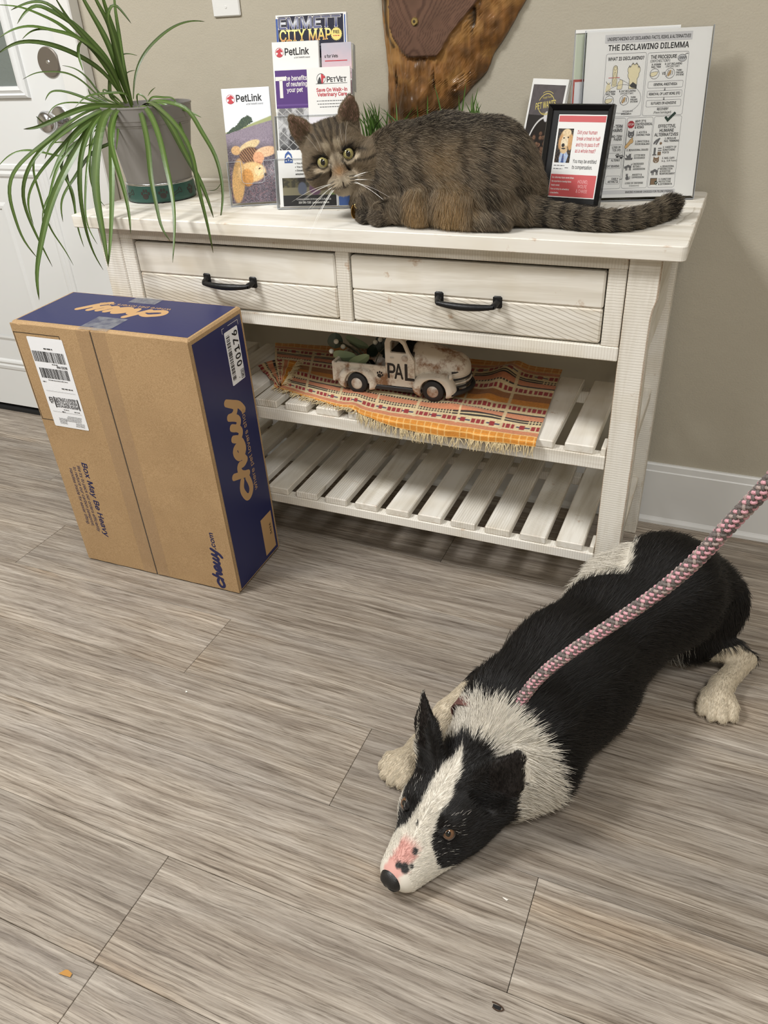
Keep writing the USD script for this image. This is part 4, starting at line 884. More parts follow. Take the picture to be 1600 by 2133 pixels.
def kraft():
    return mat('kraft_cardboard', {'g': ('geometry', {}), 'n': ('noise_texture', {'scale': 420.0, 'detail': 4.0, 'roughness': 0.75}), 'n2': ('noise_texture', {'scale': 7.0, 'detail': 4.0, 'roughness': 0.6}),
        'r': ('rgb_ramp', {'ramp': [(0.25, lin(150, 121, 86)), (0.5, lin(176, 146, 108)), (0.75, lin(196, 166, 128))]}), 'r2': ('rgb_ramp', {'ramp': [(0.3, (0.88, 0.87, 0.86)), (0.6, (1, 1, 1))]}), 'm': ('mix_color', {'blend_type': 'multiply', 'fac': 1.0}),
        'b': ('bump', {'strength': 0.4, 'distance': 0.0006}), 'p': ('principled_bsdf', {'roughness': 0.72, 'specular_ior_level': 0.25})},
        [('g.position', 'n.vector'), ('g.position', 'n2.vector'), ('n.fac', 'r.fac'), ('n2.fac', 'r2.fac'), ('r.color', 'm.a'), ('r2.color', 'm.b'), ('m.result', 'p.base_color'), ('n2.fac', 'b.height'), ('b.normal', 'p.normal')])
M_kraft = kraft(); M_navy = plain('navy_print', lin(38, 42, 88), 0.45, bump=0.0001, bscale=300); M_tan = plain('unprinted_kraft', lin(192, 154, 108), 0.7)
M_tape = mat('packing_tape', {'g': ('geometry', {}), 'n': ('noise_texture', {'scale': 60.0, 'detail': 4.0}), 'r': ('rgb_ramp', {'ramp': [(0.35, (0.10, 0.10, 0.10)), (0.65, (0.34, 0.34, 0.34))]}), 'bw': ('rgb_to_bw', {}), 't': ('transparent_bsdf', {'color': (0.97, 0.97, 0.97)}),
    'b': ('principled_bsdf', {'base_color': (0.42, 0.43, 0.45), 'roughness': 0.2}), 'm': ('mix_closure', {})}, [('g.position', 'n.vector'), ('n.fac', 'r.fac'), ('r.color', 'bw.color'), ('bw.val', 'm.fac'), ('t.BSDF', 'm.closure1'), ('b.BSDF', 'm.closure2')], 'm.closure')
M_seam = mat('seam_tape', {'t': ('transparent_bsdf', {'color': (0.985, 0.975, 0.96)}), 'g': ('glossy_bsdf', {'color': (1, 1, 1), 'roughness': 0.25}), 'm': ('mix_closure', {'fac': 0.06})}, [('t.BSDF', 'm.closure1'), ('g.BSDF', 'm.closure2')], 'm.closure')
M_labw = plain('label_white', lin(238, 240, 244), 0.35); M_grey = plain('grey_ink', lin(120, 120, 122), 0.5); M_navyink = plain('navy_ink', lin(26, 30, 78), 0.5); M_wht = plain('white_ink', lin(232, 230, 226), 0.5)
CB = T('cardboard_box', 'tall brown and navy shipping carton standing on the floor before the table', 'box', tuple(BX+bX*BW/2+bN*BD/2), 0.0129)
def bf(m):  # box coordinates (metres) to world
    v, f = vf(m); return BX+v[:, :1]*bX+v[:, 1:2]*bN+v[:, 2:]*bU, f
CB.part('body', bf(cbox((0, 0.003, 0.0015), (BW, BD, BH), 0.004)), M_kraft)
rng = np.random.default_rng(4)
def flap(x0, x1, left):
    t = np.linspace(0, 1, 26); top = np.stack([x0+(x1-x0)*t, BH-0.004+0.0022*nz(t*7, 3 if left else 9)-0.0018*(rng.random(26) < 0.15)], 1); bot = np.stack([x1-(x1-x0)*t, 0.002+0.0022*nz(t*9, 5)], 1)
    v, f = extr(Polygon(np.vstack([top, bot])), 0.0032); return bf((np.stack([v[:, 0], 0.0032-v[:, 2], v[:, 1]], 1), f[:, ::-1]))
CB.part('flap', flap(0.001, 0.2083, True), M_kraft); CB.part('flap', flap(0.2123, BW-0.001, False), M_kraft)
CB.part('seam_gap', bf(cbox((0.2080, 0.0018, 0.002), (0.2125, 0.0034, BH-0.006), 0.0001)), M_dark)
LOGO = [[(0.70, 0.82), (0.50, 0.98), (0.22, 0.82), (0.08, 0.45), (0.22, 0.08), (0.50, 0.03), (0.74, 0.22)], [(0.98, 1.55), (0.92, 0.8), (0.86, 0.06)], [(0.90, 0.48), (1.06, 0.86), (1.24, 0.80), (1.25, 0.40), (1.34, 0.06)],
        [(1.34, 0.06), (1.62, 0.38), (1.88, 0.62), (1.80, 0.96), (1.58, 0.86), (1.50, 0.45), (1.66, 0.06), (1.96, 0.14)], [(1.96, 0.14), (2.10, 0.50), (2.16, 0.92)], [(2.16, 0.92), (2.12, 0.30), (2.26, 0.06), (2.46, 0.50), (2.52, 0.86)], [(2.52, 0.86), (2.48, 0.30), (2.62, 0.06), (2.80, 0.50), (2.86, 0.94)],
        [(2.86, 0.94), (2.90, 0.40), (3.06, 0.16), (3.24, 0.60), (3.32, 0.96)], [(3.32, 0.96), (3.22, 0.30), (3.10, -0.30), (2.92, -0.62)]]
def script_logo(w, hx, r, slant=0.10):
    """The box's rounded handwritten wordmark: w long, hx tall at the small letters, pen radius r (mm)."""
    k = w/3.36; g = shapely.union_all([LineString(spline([((x+slant*y)*k, y*hx) for x, y in l], 26) if len(l) > 2 else [((x+slant*y)*k, y*hx) for x, y in l]).buffer(r, quad_segs=5) for l in LOGO])
    return g.simplify(0.05)
def barcode(sh, key, u0, v0, u1, v1, n, vert=True, seed=0):
    r = np.random.default_rng(seed); w = r.choice([1, 1, 2, 3], n*2).astype(float); e = np.concatenate([[0], np.cumsum(w)]); e = e/e[-1]
    for i in range(0, 2*n, 2):
        if vert: sh.rect(key, u0+(u1-u0)*e[i], v0, u0+(u1-u0)*e[i+1], v1, 0.32, fine=True)
        else: sh.rect(key, u0, v0+(v1-v0)*e[i], u1, v0+(v1-v0)*e[i+1], 0.32, fine=True)
def micro(sh, key, u, v, w, h, seed, lift=0.3, rot180=False):
    """A line of print too small to read: a row of short dashes."""
    r = np.random.default_rng(seed); x = 0
    while x < w:
        l = min(r.uniform(1.2, 3.2)*h, w-x); sh.rect(key, u+x, v, u+x+l, v+h*0.75, lift, fine=True); x += l+h*0.7
# front face
fs = Sheet(CB, BX, bX, bU)
fs.poly('outline', sbox(3, 395, 126, 599).difference(sbox(4.3, 396.3, 124.7, 597.7)), 0.2)
fs.poly('label', sbox(36, 383, 131, 592).buffer(-3).buffer(3, quad_segs=4), 0.5, 0.0002)
fs.up = 0.55
if True:
    barcode(fs, 'ink', 38.5, 537, 124, 561, 46, True, 1); barcode(fs, 'ink', 44, 500, 121, 523, 50, True, 2)
    for row_ in range(9): barcode(fs, 'ink', 61, 432+row_*2.7, 121, 434.3+row_*2.7, 26, True, 20+row_)
    fs.rect('ink', 57.5, 431, 60, 457, 0.85); fs.rect('ink', 122, 431, 124.5, 457, 0.85)
    fs.frame('ink', 45, 444.5, 54, 454, 0.7, 1, 0.85); fs.line('ink', [(47.6, 447), (47.6, 451.5)], 0.5, 0.85); fs.line('ink', [(51.3, 447), (51.3, 451.5)], 0.5, 0.85); fs.line('ink', [(47.6, 449.2), (51.3, 449.2)], 0.5, 0.85)
    fs.txt('ink', 'BOI3 PM', 122.5, 531.5, 5.0, 27, True, 0.85, PI)
    for (u, v, w, h, sd) in [(74, 567, 23, 3.0, 1), (84, 533, 15, 2.0, 2), (60, 495.5, 52, 1.7, 3), (43, 490.5, 9, 2.0, 4), (90, 478, 30, 2.6, 5), (46, 440.5, 7, 2, 6), (77, 427, 14, 1.6, 7), (71, 421, 8, 2.6, 8), (105, 424.5, 15, 1.8, 9)] + [(82-i*3, 411-i*3.6, 38+i*2, 1.3, 30+i) for i in range(4)] + [(55, 404-i*3.0, 20, 1.1, 40+i) for i in range(5)] + [(100-i, 396-i*3.4, 24, 1.2, 50+i) for i in range(3)]:
        micro(fs, 'ink', u, v, w, h, sd, 0.85)
    for v in (470, 427.5-7): fs.rect('rule', 44, v, 124, v+0.4, 0.85)
fs.up = 0.0
fs.txt('navy', 'Box May Be Heavy', 77.5, 294, 14.5, 206, True, 0.3, -PI/2, 0.16)
for k, (st, w) in enumerate([('We try to pack our orders efficiently', 186), ('to reduce our carbon pawprint.', 166), ('Handles inside for easier lifting.', 158)]):
    fs.txt('navy', st, 60.5-k*13.2, 284-k*6, 8.6, w, False, 0.3, -PI/2, 0.16)
lg = affinity.translate(affinity.rotate(script_logo(112, 16, 3.6), 90, origin=(0, 0)), 404, 6); fs.poly('navy', lg, 0.3)
fs.txt('navy', '.com', 402.5, 121, 12, 45, True, 0.3, PI/2, 0.12)
fs.emit({'outline': ('print_outline', M_ink), 'label': ('shipping_label', M_labw, 'white shipping label with barcodes'), 'ink': ('label_print', M_ink), 'rule': ('label_rule', M_grey), 'navy': ('lettering', M_navyink, 'navy printed lettering')})
CB.part('seam_tape', bf(cbox((0.173, -0.0004, 0.004), (0.248, -0.0001, BH-0.002), 0.00005)), M_seam, label='clear tape over the seam')
# right face
rs = Sheet(CB, BX+bX*BW, bN, bU)
rs.poly('navy', [(10, 8), (186, 8), (186, 608), (10, 608)], 0.15)
rs.poly('tan', affinity.translate(affinity.rotate(script_logo(248, 36, 8.3), 90, origin=(0, 0)), 118, 199), 0.35)
rs.txt('tan', 'where pet lovers shop', 142, 207, 13.0, 204, False, 0.35, PI/2)
rs.poly('label', sbox(118, 474, 168, 590).buffer(-3).buffer(3, quad_segs=4), 0.5, 0.0002)
rs.poly('tan', [(130, 18), (178, 18), (178, 122), (130, 122)], 0.35)
barcode(rs, 'ink', 140, 36, 156, 106, 16, False, 5)
rs.txt('ink', '3426', 169, 60, 7, 32, True, 0.5, PI/2)
rs.up = 0.55
for k, ch in enumerate('00176'): rs.txt('ink', ch, 163, 506+k*16.5, 18, 11.5, True, 0.85, PI/2)
barcode(rs, 'ink', 122, 484, 135, 582, 40, False, 6); rs.frame('ink', 154, 478, 166, 496, 0.4, 1, 0.85); rs.txt('ink', 'WC2I', 163.5, 480, 7, 14, True, 0.9, PI/2); micro(rs, 'ink', 145, 482, 2.5, 2, 8, 0.85)
rs.up = 0.0
rs.line('rule', [(136, 600), (173, 600), (173, 590)], 0.4, 0.4); rs.line('rule', [(113, 590), (113, 600), (121, 600)], 0.4, 0.4)
rs.emit({'navy': ('printed_panel', M_navy, 'navy printed panel'), 'tan': ('lettering', M_tan), 'label': ('sticker', M_labw, 'white numbered sticker'), 'ink': ('sticker_print', M_ink), 'rule': ('crop_mark', M_wht)})
# top face
ts = Sheet(CB, BX+bU*BH, bX, bN)
ts.poly('navy', [(8, 14), (434, 14), (434, 190), (8, 190)], 0.15)
ts.poly('tan', affinity.translate(affinity.rotate(script_logo(208, 30, 7.4, 0.25), 180, origin=(0, 0)), 318, 128), 0.35)
ts.txt('tan', 'where pet lovers shop', 306, 146, 10.5, 184, False, 0.35, PI)
ts.rect('tape', 178, 1, 252, 70, 0.6); ts.rect('tape', 182, 160, 252, 195, 0.6)
ts.emit({'navy': ('printed_panel', M_navy, 'navy printed panel'), 'tan': ('lettering', M_tan), 'tape': ('tape', M_tape, 'strip of clear tape')})
table_rule(True)
# ================================================================ leaflets, holders and signs on the table
def basis(yaw, lean):
    X = A3(math.cos(yaw), math.sin(yaw), 0); N = A3(-math.sin(yaw), math.cos(yaw), 0); return X, A3(0, 0, 1)*math.cos(lean)+N*math.sin(lean), N
M_red = plain('red_ink', lin(196, 62, 72), 0.5); M_dred = plain('dark_red_ink', lin(170, 40, 52), 0.5); M_dgrey = plain('dark_grey_ink', lin(62, 62, 64), 0.5); M_purple = plain('purple_print', lin(84, 52, 122), 0.42)
M_gold_i = plain('gold_ink', lin(206, 190, 110), 0.5); M_blue_i = plain('blue_ink', lin(66, 98, 160), 0.5); M_green_i = plain('green_ink', lin(22, 52, 42), 0.5); M_cream = plain('cream_ink', lin(232, 222, 186), 0.5); M_salm = plain('coral_print', lin(204, 92, 94), 0.42)
def panelbox(O, X, V, u0, v0, u1, v1, d0, d1, b=0.0004):
    """A slab on a leaning frame: mm extents in the plane, depth d0..d1 mm towards the viewer."""
    v, f = cbox((u0/1000, v0/1000, d0/1000), (u1/1000, v1/1000, d1/1000), b); N = np.cross(X, V); return O+X*v[:, :1]+V*v[:, 1:2]+N*v[:, 2:], f
def C(*a): return np.array(lin(*a))
def over(c, m, rgb): m = np.clip(m, 0, 1)[:, None]; return c*(1-m)+np.asarray(rgb)*m
def ell(u, v, cx, cy, rx, ry, a=0, s=0.12): c, n = math.cos(a), math.sin(a); x, y = (u-cx)*c+(v-cy)*n, -(u-cx)*n+(v-cy)*c; return smst(1+s, 1-s, np.hypot(x/rx, y/ry))
def petlink_art(U, Vv, w, h):
    u, v = U*w, Vv*h; n = nz(u, v, 0, 0.35, 1); n2 = nz(u, v, 0, 1.1, 2); c = np.tile(C(226, 231, 238), (len(u), 1)); c = over(c, v/h*0.6-0.1, C(240, 242, 246))
    hill = 134+0.26*u; c = over(c, smst(1, -1, v-hill-(u > 46)*(0.05*(u-46))), C(166, 172, 120)); fld = 132+0.22*u; c = over(c, smst(1, -1, v-fld), C(150, 138, 152)*1.0); c = over(c, (v < fld)*smst(0.45, 0.65, n2)*0.5, C(112, 98, 118))
    tr = inpoly(u+3*(n-0.5), v+3*(n2-0.5), [(2, 132), (14, 142), (24, 146), (34, 158), (48, 164), (54, 160), (58, 152), (48, 147), (30, 138), (2, 131)]); c = over(c, tr*1.0, C(52, 70, 58)); c = over(c, tr*smst(0.45, 0.7, n2), C(84, 100, 76))
    lo = smst(128, 100, v+0.10*u); c = over(c, lo*0.9, C(74, 66, 76)); c = over(c, lo*smst(0.52, 0.72, n2)*0.9, C(150, 140, 150)); c = over(c, (v < 70)*smst(0.55, 0.7, nz(u, v, 0, 0.5, 7))*0.7, C(146, 110, 116))
    c = over(c, ell(u, v, 18, 100, 10, 8.5), C(206, 166, 116)); c = over(c, ell(u, v, 46, 108, 22, 8, 0.35), C(222, 196, 150)); c = over(c, ell(u, v, 44, 90, 21, 15, 0.2), C(84, 52, 38)); c = over(c, ell(u, v, 44, 90, 20, 14)*smst(0.55, 0.7, np.sin(u*1.2+v*0.8)*0.5+0.5)*0.6, C(196, 150, 104))
    c = over(c, ell(u, v, 78, 95, 22, 9.5, 0.15), C(232, 190, 152)); c = over(c, ell(u, v, 62, 84, 11, 12), C(224, 164, 124)); c = over(c, ell(u, v, 60, 73, 6, 3.5), C(160, 84, 64))
    c = over(c, ell(u, v, 17, 42, 13, 42, -0.12), C(208, 166, 106)); c = over(c, ell(u, v, 45, 58, 29, 19, 0.05), C(228, 188, 130)); c = over(c, ell(u, v, 36, 48, 12, 17), C(204, 146, 76)); c = over(c, ell(u, v, 62, 60, 11, 10), C(238, 208, 160))
    c = over(c, ell(u, v, 62, 64, 2.6, 1.2, 0.5, 0.3), C(30, 22, 20)); c = over(c, ell(u, v, 73, 52, 3.4, 3.0, 0, 0.3), C(56, 40, 36)); g_ = nz(u, v, 0, 0.9, 13)[:, None]; return np.where((v < 122)[:, None], c*(0.55+0.95*g_)*(0.8+0.4*nz(u*2.2, v*0.5, 0, 0.8, 15)[:, None]), c)
def petlink_logo(sh, u, v, k, lift=0.3):
    sh.poly('red', Point(u, v).buffer(8.6*k).difference(Point(u, v).buffer(8.0*k)), lift)
    sh.poly('red', affinity.translate(affinity.scale(Polygon([(-0.2, 6), (1.5, 7), (5, 4.5), (6.6, 1.5), (4.0, 1.0), (2.2, 2.4), (2.0, -1.0), (6.2, -5.8), (3, -7.4), (0, -8), (-3, -7.4), (-5.8, -5.6), (-2.6, -2.0), (-3.2, 1.0), (-6.6, 0.5), (-5.5, 3.2), (-2.2, 4.6)]).buffer(0.4), k, k, origin=(0, 0)), u, v), lift)
    sh.txt('black', 'PetLink', u+11.5*k, v-5*k, 12.2*k, 51*k, True, lift); sh.txt('grey', 'a DATAMARS brand', u+31*k, v-11.4*k, 2.9*k, 33*k, False, lift)
INK = {'red': ('emblem', M_red), 'black': ('lettering', M_ink), 'grey': ('small_print', M_grey), 'white': ('lettering', M_wht), 'redt': ('lettering', M_red), 'purple': ('panel', M_purple), 'dgrey': ('emblem', M_dgrey), 'gold': ('lettering', M_gold_i), 'blue': ('emblem', M_blue_i), 'green': ('tick_mark', M_green_i), 'cream': ('drawing_tint', M_cream), 'line': ('line_art', M_dgrey), 'lgrey': ('heading_band', plain('light_grey_ink', lin(206, 206, 208), 0.5)), 'panel': ('panel', M_ink), 'hair': ('box_outline', plain('hairline_grey', lin(150, 150, 154), 0.5)), 'stop': ('stop_sign', M_dred), 'coral': ('panel', M_salm), 'tanink': ('drawing_tint', plain('tan_ink', lin(214, 176, 120), 0.5))}
def booklet(name, label, O, X, V, w, h, th, group=None, n_pages=1):
    t = T(name, label, 'brochure', tuple(O), 0, group)
    for k in range(n_pages): t.part('page', panelbox(O+X*0.0006*(k % 3)*(1 if k else 0), X, V, 0, 0, w, h, -th*(k+1)/n_pages, -th*k/n_pages-0.05, 0.0001), M_paper)
    return t, Sheet(t, O, X, V)
# --- small clear holder with its leaflets
X, V, N = basis(0.448, 0.30); O = A3(0.3114, -0.3504, 0.806); nn = np.cross(X, V)
H1 = T('brochure_holder', 'small clear acrylic brochure holder beside the potted spider plant', 'brochure holder', (0.36, -0.33, 0.8))
HB = O-V*0.004
H1.part('back_plate', panelbox(HB, X, V, -3, -1, 99, 150, -12, -10), M_clear)
fp = sbox(-3, -1, 99, 82).difference(sbox(25, 40, 71, 90).buffer(-8).buffer(8, quad_segs=6)).buffer(0.01); v, f = extr(fp, 0.0018*1000); H1.part('front_plate', (HB+(X*v[:, :1]+V*v[:, 1:2]+nn*(v[:, 2:]+3))/1000, f), M_clear)
ringp = fp.boundary.buffer(0.5); v, f = extr(ringp.intersection(sbox(-4, 2, 100, 84)), 0.6); H1.part('front_edge', (HB+(X*v[:, :1]+V*v[:, 1:2]+nn*(v[:, 2:]+4.8))/1000, f), M_edge)
for a in (-3.4, 98.4): H1.part('side_plate', panelbox(HB, X, V, a, -1, a+1.2, 82, -11, 5), M_edge)
H1.part('base_plate', panelbox(HB, X, V, -3, -2.4, 99, -0.6, -12, 5), M_edge)
for a in (-3, 76): H1.part('foot', panelbox(HB, X, V, a, -4.0, a+22, -2.2, -8, 6), M_edge)
t, sh = booklet('pet_chip_brochure', 'leaflet showing a woman nuzzling a golden dog in lavender, in the small holder', O, X, V, 95, 214, 7.5, None, 5)
sh.picture('picture', 0, 0, 95, 214, 112, petlink_art); petlink_logo(sh, 16.5, 194.3, 1.0); sh.emit(INK)
# --- tiered holder
X, V, N = basis(0.2623, 0.1982); nn = np.cross(X, V); HO2 = A3(0.4264, -0.3605, 0.801); ST = 0.0204
def tier(i): return HO2+N*ST*i
H2 = T('brochure_rack', 'clear four-tier acrylic brochure rack behind the cat, full of leaflets', 'brochure holder', (0.50, -0.33, 0.8))
for i, (z0, z1) in enumerate([(2, 92), (60, 165), (130, 240), (200, 281)]):
    H2.part('pocket_front', panelbox(tier(i), X, V, -2, z0, 150, z1, 1.2, 2.6), M_clear)
    for a in (-3.4, 149.4): H2.part('pocket_side', panelbox(tier(i), X, V, a, z0, a+1.4, z1, -17, 2.6), M_edge)
    H2.part('pocket_rim', panelbox(tier(i), X, V, -2, z1-0.8, 150, z1, 1.0, 2.8), M_edge)
H2.part('back_plate', panelbox(tier(3), X, V, -3, 2, 151, 300, -18, -16), M_clear)
H2.part('base_plate', panelbox(tier(0), X, V, -3, 0.0, 151, 2.0, -16, 3), M_edge)
for a in (150.8,):
    for z in (196, 222): H2.part('rivet', panelbox(tier(1), X, V, a, z, a+2, z+2.4, -3, 0), M_paper)
t, sh = booklet('city_map', 'navy EMMETT CITY MAP booklets at the top of the tiered rack', tier(3)+V*0.20, X, V, 138, 134, 12, None, 4)
sh.rect('panel', 4, 60, 132, 131.5, 0.1); sh.rect('blue', 0, 60, 3.6, 128, 0.1); sh.rect('blue', 134, 60, 136, 130, 0.1)
def grad_text(name, st, u, v, h, w, top, mid, bot, lift):
    m, f = text(st, h, True, w, 0.00008); tt = m[:, 1]/h; col = np.where((tt > 0.5)[:, None], mid+(top-mid)*np.clip((tt-0.5)*2, 0, 1)[:, None], bot+(mid*0.7-bot)*np.clip(tt*2, 0, 1)[:, None])
    tm = trimesh.Trimesh(m, f, process=True); vv, ff = np.array(tm.vertices), np.array(tm.faces); tt = vv[:, 1]/h
    col = np.where((tt > 0.5)[:, None], mid+(top-mid)*np.clip((tt-0.5)*2, 0, 1)[:, None], bot+(mid-bot)*np.clip(tt*2, 0, 1)[:, None]); vv = vv+[u, v, 0]
    sh.t.part(name, (sh.O+(sh.X*vv[:, :1]+sh.V*vv[:, 1:2]+sh.N*(vv[:, 2:]*1000+lift))/1000, ff), M_print, col=col)
def serifs(key, st, u, v, h, w, lift, r=0.9):
    """Slab feet and caps under a line of capitals."""
    m, f = text(st, h, True, w, 0.00008); m = m+[u, v, 0]; tm = trimesh.Trimesh(m, f, process=True)
    for part_ in tm.split(only_watertight=False):
        lo, hi = part_.bounds[:2, 0][0], part_.bounds[1, 0]; yv = part_.vertices
        for y0, sgn in ((part_.bounds[0, 1], 1), (part_.bounds[1, 1], -1)):
            xs = np.sort(np.unique(np.round(yv[np.abs(yv[:, 1]-y0) < h*0.02][:, 0], 2)))
            if len(xs) < 2: continue
            grp = np.split(xs, np.flatnonzero(np.diff(xs) > w/len(st)*0.42)+1)
            for g in grp:
                if len(g) > 1 and g[-1]-g[0] < w/len(st)*0.5: sh.rect(key, g[0]-h*0.10, min(y0, y0+sgn*h*0.10), g[-1]+h*0.10, max(y0, y0+sgn*h*0.10), lift)
for dx, dy in ((-0.8, -0.8), (0.8, -0.8), (-0.8, 0.8), (0.8, 0.8), (0.9, 0), (-0.9, 0)): sh.txt('white', 'EMMETT', 5.5+dx, 111+dy, 18, 121, True, 0.2)
serifs('white', 'EMMETT', 5.5, 111, 18, 121, 0.2)
grad_text('lettering', 'EMMETT', 5.5, 111, 18, 121, C(52, 54, 96), C(226, 230, 240), C(48, 56, 120), 0.35)
serifs('gold', 'CITY MAP', 6, 90.5, 18, 102, 0.25); grad_text('lettering', 'CITY MAP', 6, 90.5, 18, 102, C(250, 240, 170), C(240, 220, 110), C(196, 130, 90), 0.3)
a_ = np.linspace(0, 2*PI, 49)[:-1]; sh.poly('gold', np.stack([118+np.where(np.arange(48) % 2, 9.6, 11.6)*np.cos(a_), 98.5+np.where(np.arange(48) % 2, 9.6, 11.6)*np.sin(a_)], 1), 0.4); sh.txt('black', 'FREE', 118, 99.5, 5, 12, True, 0.55, anchor='c'); micro(sh, 'redt', 112, 95, 12, 1.8, 3, 0.55)
sh.emit({**INK, 'panel': ('cover', plain('navy_black_print', lin(18, 20, 46), 0.4)), 'blue': ('cover_edge', plain('map_blue', lin(58, 88, 160), 0.4)), 'white': ('lettering_outline', M_wht), 'gold': ('gold_print', plain('pale_gold', lin(240, 222, 130), 0.45))})
t, sh = booklet('pet_chip_brochure', 'white leaflet with the red dog emblem in the second tier of the rack', tier(2)+V*0.17-X*0.0052, X, V, 91, 120, 6, None, 3); petlink_logo(sh, 14.0, 102.3, 0.93); sh.emit(INK)
t, sh = booklet('pink_leaflet', 'pink and grey leaflet reading for Vets at the rear right of the rack', tier(2)+V*0.17+X*0.0905-N*(-0.004), X, V, 58.5, 114.5, 2, None, 1)
def pink_art(U, Vv, w, h): c = np.tile(C(188, 184, 196), (len(U), 1)); c = over(c, smst(0.95, 0.45, Vv)*0.8+0.4*(nz(U*4, Vv*6)-0.5), C(240, 196, 200)); return c
sh.picture('picture', 0, 0, 58.5, 114.5, 26, pink_art); sh.txt('black', 's for Vets', 6, 90, 5.0, 26, True); sh.rect('red', 6.5, 83.6, 50, 85.2, 0.3); sh.emit(INK)
def fence_art(U, Vv, w, h):
    u, v = U*w, Vv*h; n = nz(u, v, 0, 0.09, 3); c = np.tile(C(120, 120, 122), (len(u), 1)); c = over(c, smst(0.35, 0.65, n), C(196, 196, 198)); c = over(c, ell(u, v, 46, 38, 26, 26), C(56, 56, 58)); c = over(c, ell(u, v, 26, 74, 16, 12), C(150, 150, 150)); c = over(c, smst(34, 22, v), C(66, 66, 68))
    for a in (1, -1): q = (u*1.0+a*v*1.15) % 19; c = over(c, smst(1.3, 0.5, np.abs(q-9.5)), C(214, 214, 212) if a > 0 else C(170, 170, 170))
    return c
t, sh = booklet('neutering_leaflet', 'purple leaflet on neutering pets with a chain-link photo', tier(1)+V*0.085+X*0.001, X, V, 64.5, 160.5, 2, None, 2)
sh.rect('purple', 2, 93, 64.5, 158, 0.12); sh.rect('purple2', 2, 97, 64.5, 100, 0.14); sh.picture('picture', 2.5, 0, 62, 93, 70, fence_art)
sh.rect('white', 2.4, 140.5, 23.5, 147.5, 0.3); sh.rect('white', 9.8, 111, 16.2, 142, 0.3); sh.txt('white', 'he benefits', 22.8, 140.6, 7.6, 41.5, True); sh.txt('white', 'of neutering', 23.4, 130.6, 7.6, 41.0, True); sh.txt('white', 'your pet', 24, 120.8, 7.6, 31.5, True)
sh.emit({**INK, 'purple2': ('panel', plain('light_purple_print', lin(104, 74, 142), 0.42))})
t, sh = booklet('vet_savings_leaflet', 'white walk-in vet care savings leaflet beside the purple leaflet', tier(1)+V*0.085+X*0.0655, X, V, 84, 160.5, 3, None, 2)
def rose_art(U, Vv, w, h): n = nz(U*8, Vv*6); c = np.tile(C(236, 232, 238), (len(U), 1)); c = over(c, smst(0.85, 0.55, Vv+0.3*(n-0.5)), C(232, 204, 212)); c = over(c, smst(0.45, 0.35, Vv+0.2*(n-0.5)), C(150, 128, 140)); c = over(c, (Vv < 0.35)*(U < 0.4)*smst(0.5, 0.6, n), C(170, 52, 70)); return c
sh.picture('picture', 0.5, 0, 83, 76, 44, rose_art)
sh.poly('dgrey', Point(27.5, 141.5).buffer(8.6).difference(Point(27.5, 141.5).buffer(8.0)).intersection(sbox(10, 133, 50, 152)), 0.25); sh.poly('dgrey', [(20, 133.5), (22.5, 141), (25.0, 145), (27, 140), (28.2, 133.5)], 0.25)
sh.poly('red', Polygon([(28.2, 133.5), (27.6, 142), (27.8, 149.5), (31, 148.6), (33.2, 146.2), (36, 144.6), (35, 142.4), (32, 142), (31, 133.5)]), 0.3); sh.rect('dgrey', 17, 132.6, 78, 133.2, 0.25)
sh.txt('dgreyt', 'P', 38.6, 135.4, 9.0, 6.6, True); sh.txt('dgreyt', 'ET', 45.6, 135.4, 7.2, 11, True); sh.txt('dgreyt', 'V', 56.8, 135.4, 9.0, 8.4, True); sh.txt('dgreyt', 'ET', 65.2, 135.4, 7.2, 11.6, True)
sh.txt('redt', 'Save On Walk-in', 17.5, 119.4, 6.0, 60, True); sh.txt('redt', 'Veterinary Care', 19, 111.6, 6.0, 58, True)
for k, (a, w) in enumerate(((17.5, 60), (19, 56), (23, 46))): micro(sh, 'grey', a, 103-k*5.2, w, 1.5, 60+k)
sh.emit({**INK, 'dgreyt': ('lettering', M_dgrey)})
t, sh = booklet('home_vet_card', 'white and dark leaflet with a blue house emblem at the front of the rack', tier(0)+V*0.004+X*0.0035, X, V, 118, 103, 3, None, 2)
def home_art(U, Vv, w, h):
    u, v = U*w, Vv*h; n = nz(u, v, 0, 0.25, 5); c = np.tile(C(62, 60, 50), (len(u), 1)); c = over(c, smst(0.4, 0.65, n), C(98, 92, 66)); c = over(c, (v < 14)*1.0, C(130, 124, 100)); c = over(c, ell(u, v, 40, 28, 8, 8), C(36, 30, 28)); c = over(c, ell(u, v, 40, 12, 9, 12), C(92, 98, 116)); c = over(c, ell(u, v, 64, 30, 7, 7), C(190, 150, 130)); c = over(c, ell(u, v, 63, 31, 9, 9)*smst(0.5, 0.6, n), C(200, 190, 180)); c = over(c, ell(u, v, 66, 12, 12, 13), C(104, 74, 98)); c = over(c, (u > 96)*smst(22, 16, v), C(108, 130, 70)); return c
sh.picture('picture', 7, 21, 108, 32, 70, home_art); sh.rect('panel', 7, 1, 115, 21, 0.2)
sh.poly('blue', Polygon([(14, 89), (16, 96), (22, 101.5), (28, 96), (30, 89), (27.5, 89), (26, 93), (22, 96), (18, 93), (16.5, 89)]), 0.3); sh.poly('blue', Polygon([(13.5, 80), (30.5, 80), (30, 86.5), (26, 88.5), (22, 91.0), (18, 88.5), (14, 86.5)]).difference(shapely.union_all([Point(17, 84).buffer(1.4), Point(22, 85.5).buffer(1.6), Point(27, 84).buffer(1.4)])), 0.3)
for k, st in enumerate(('\u2022 You help se', '\u2022 You help euth', '\u2022 Donating supp', '  adopted')): sh.txt('black', st, 34.5, 77.5-k*6.4, 3.1, None, True)
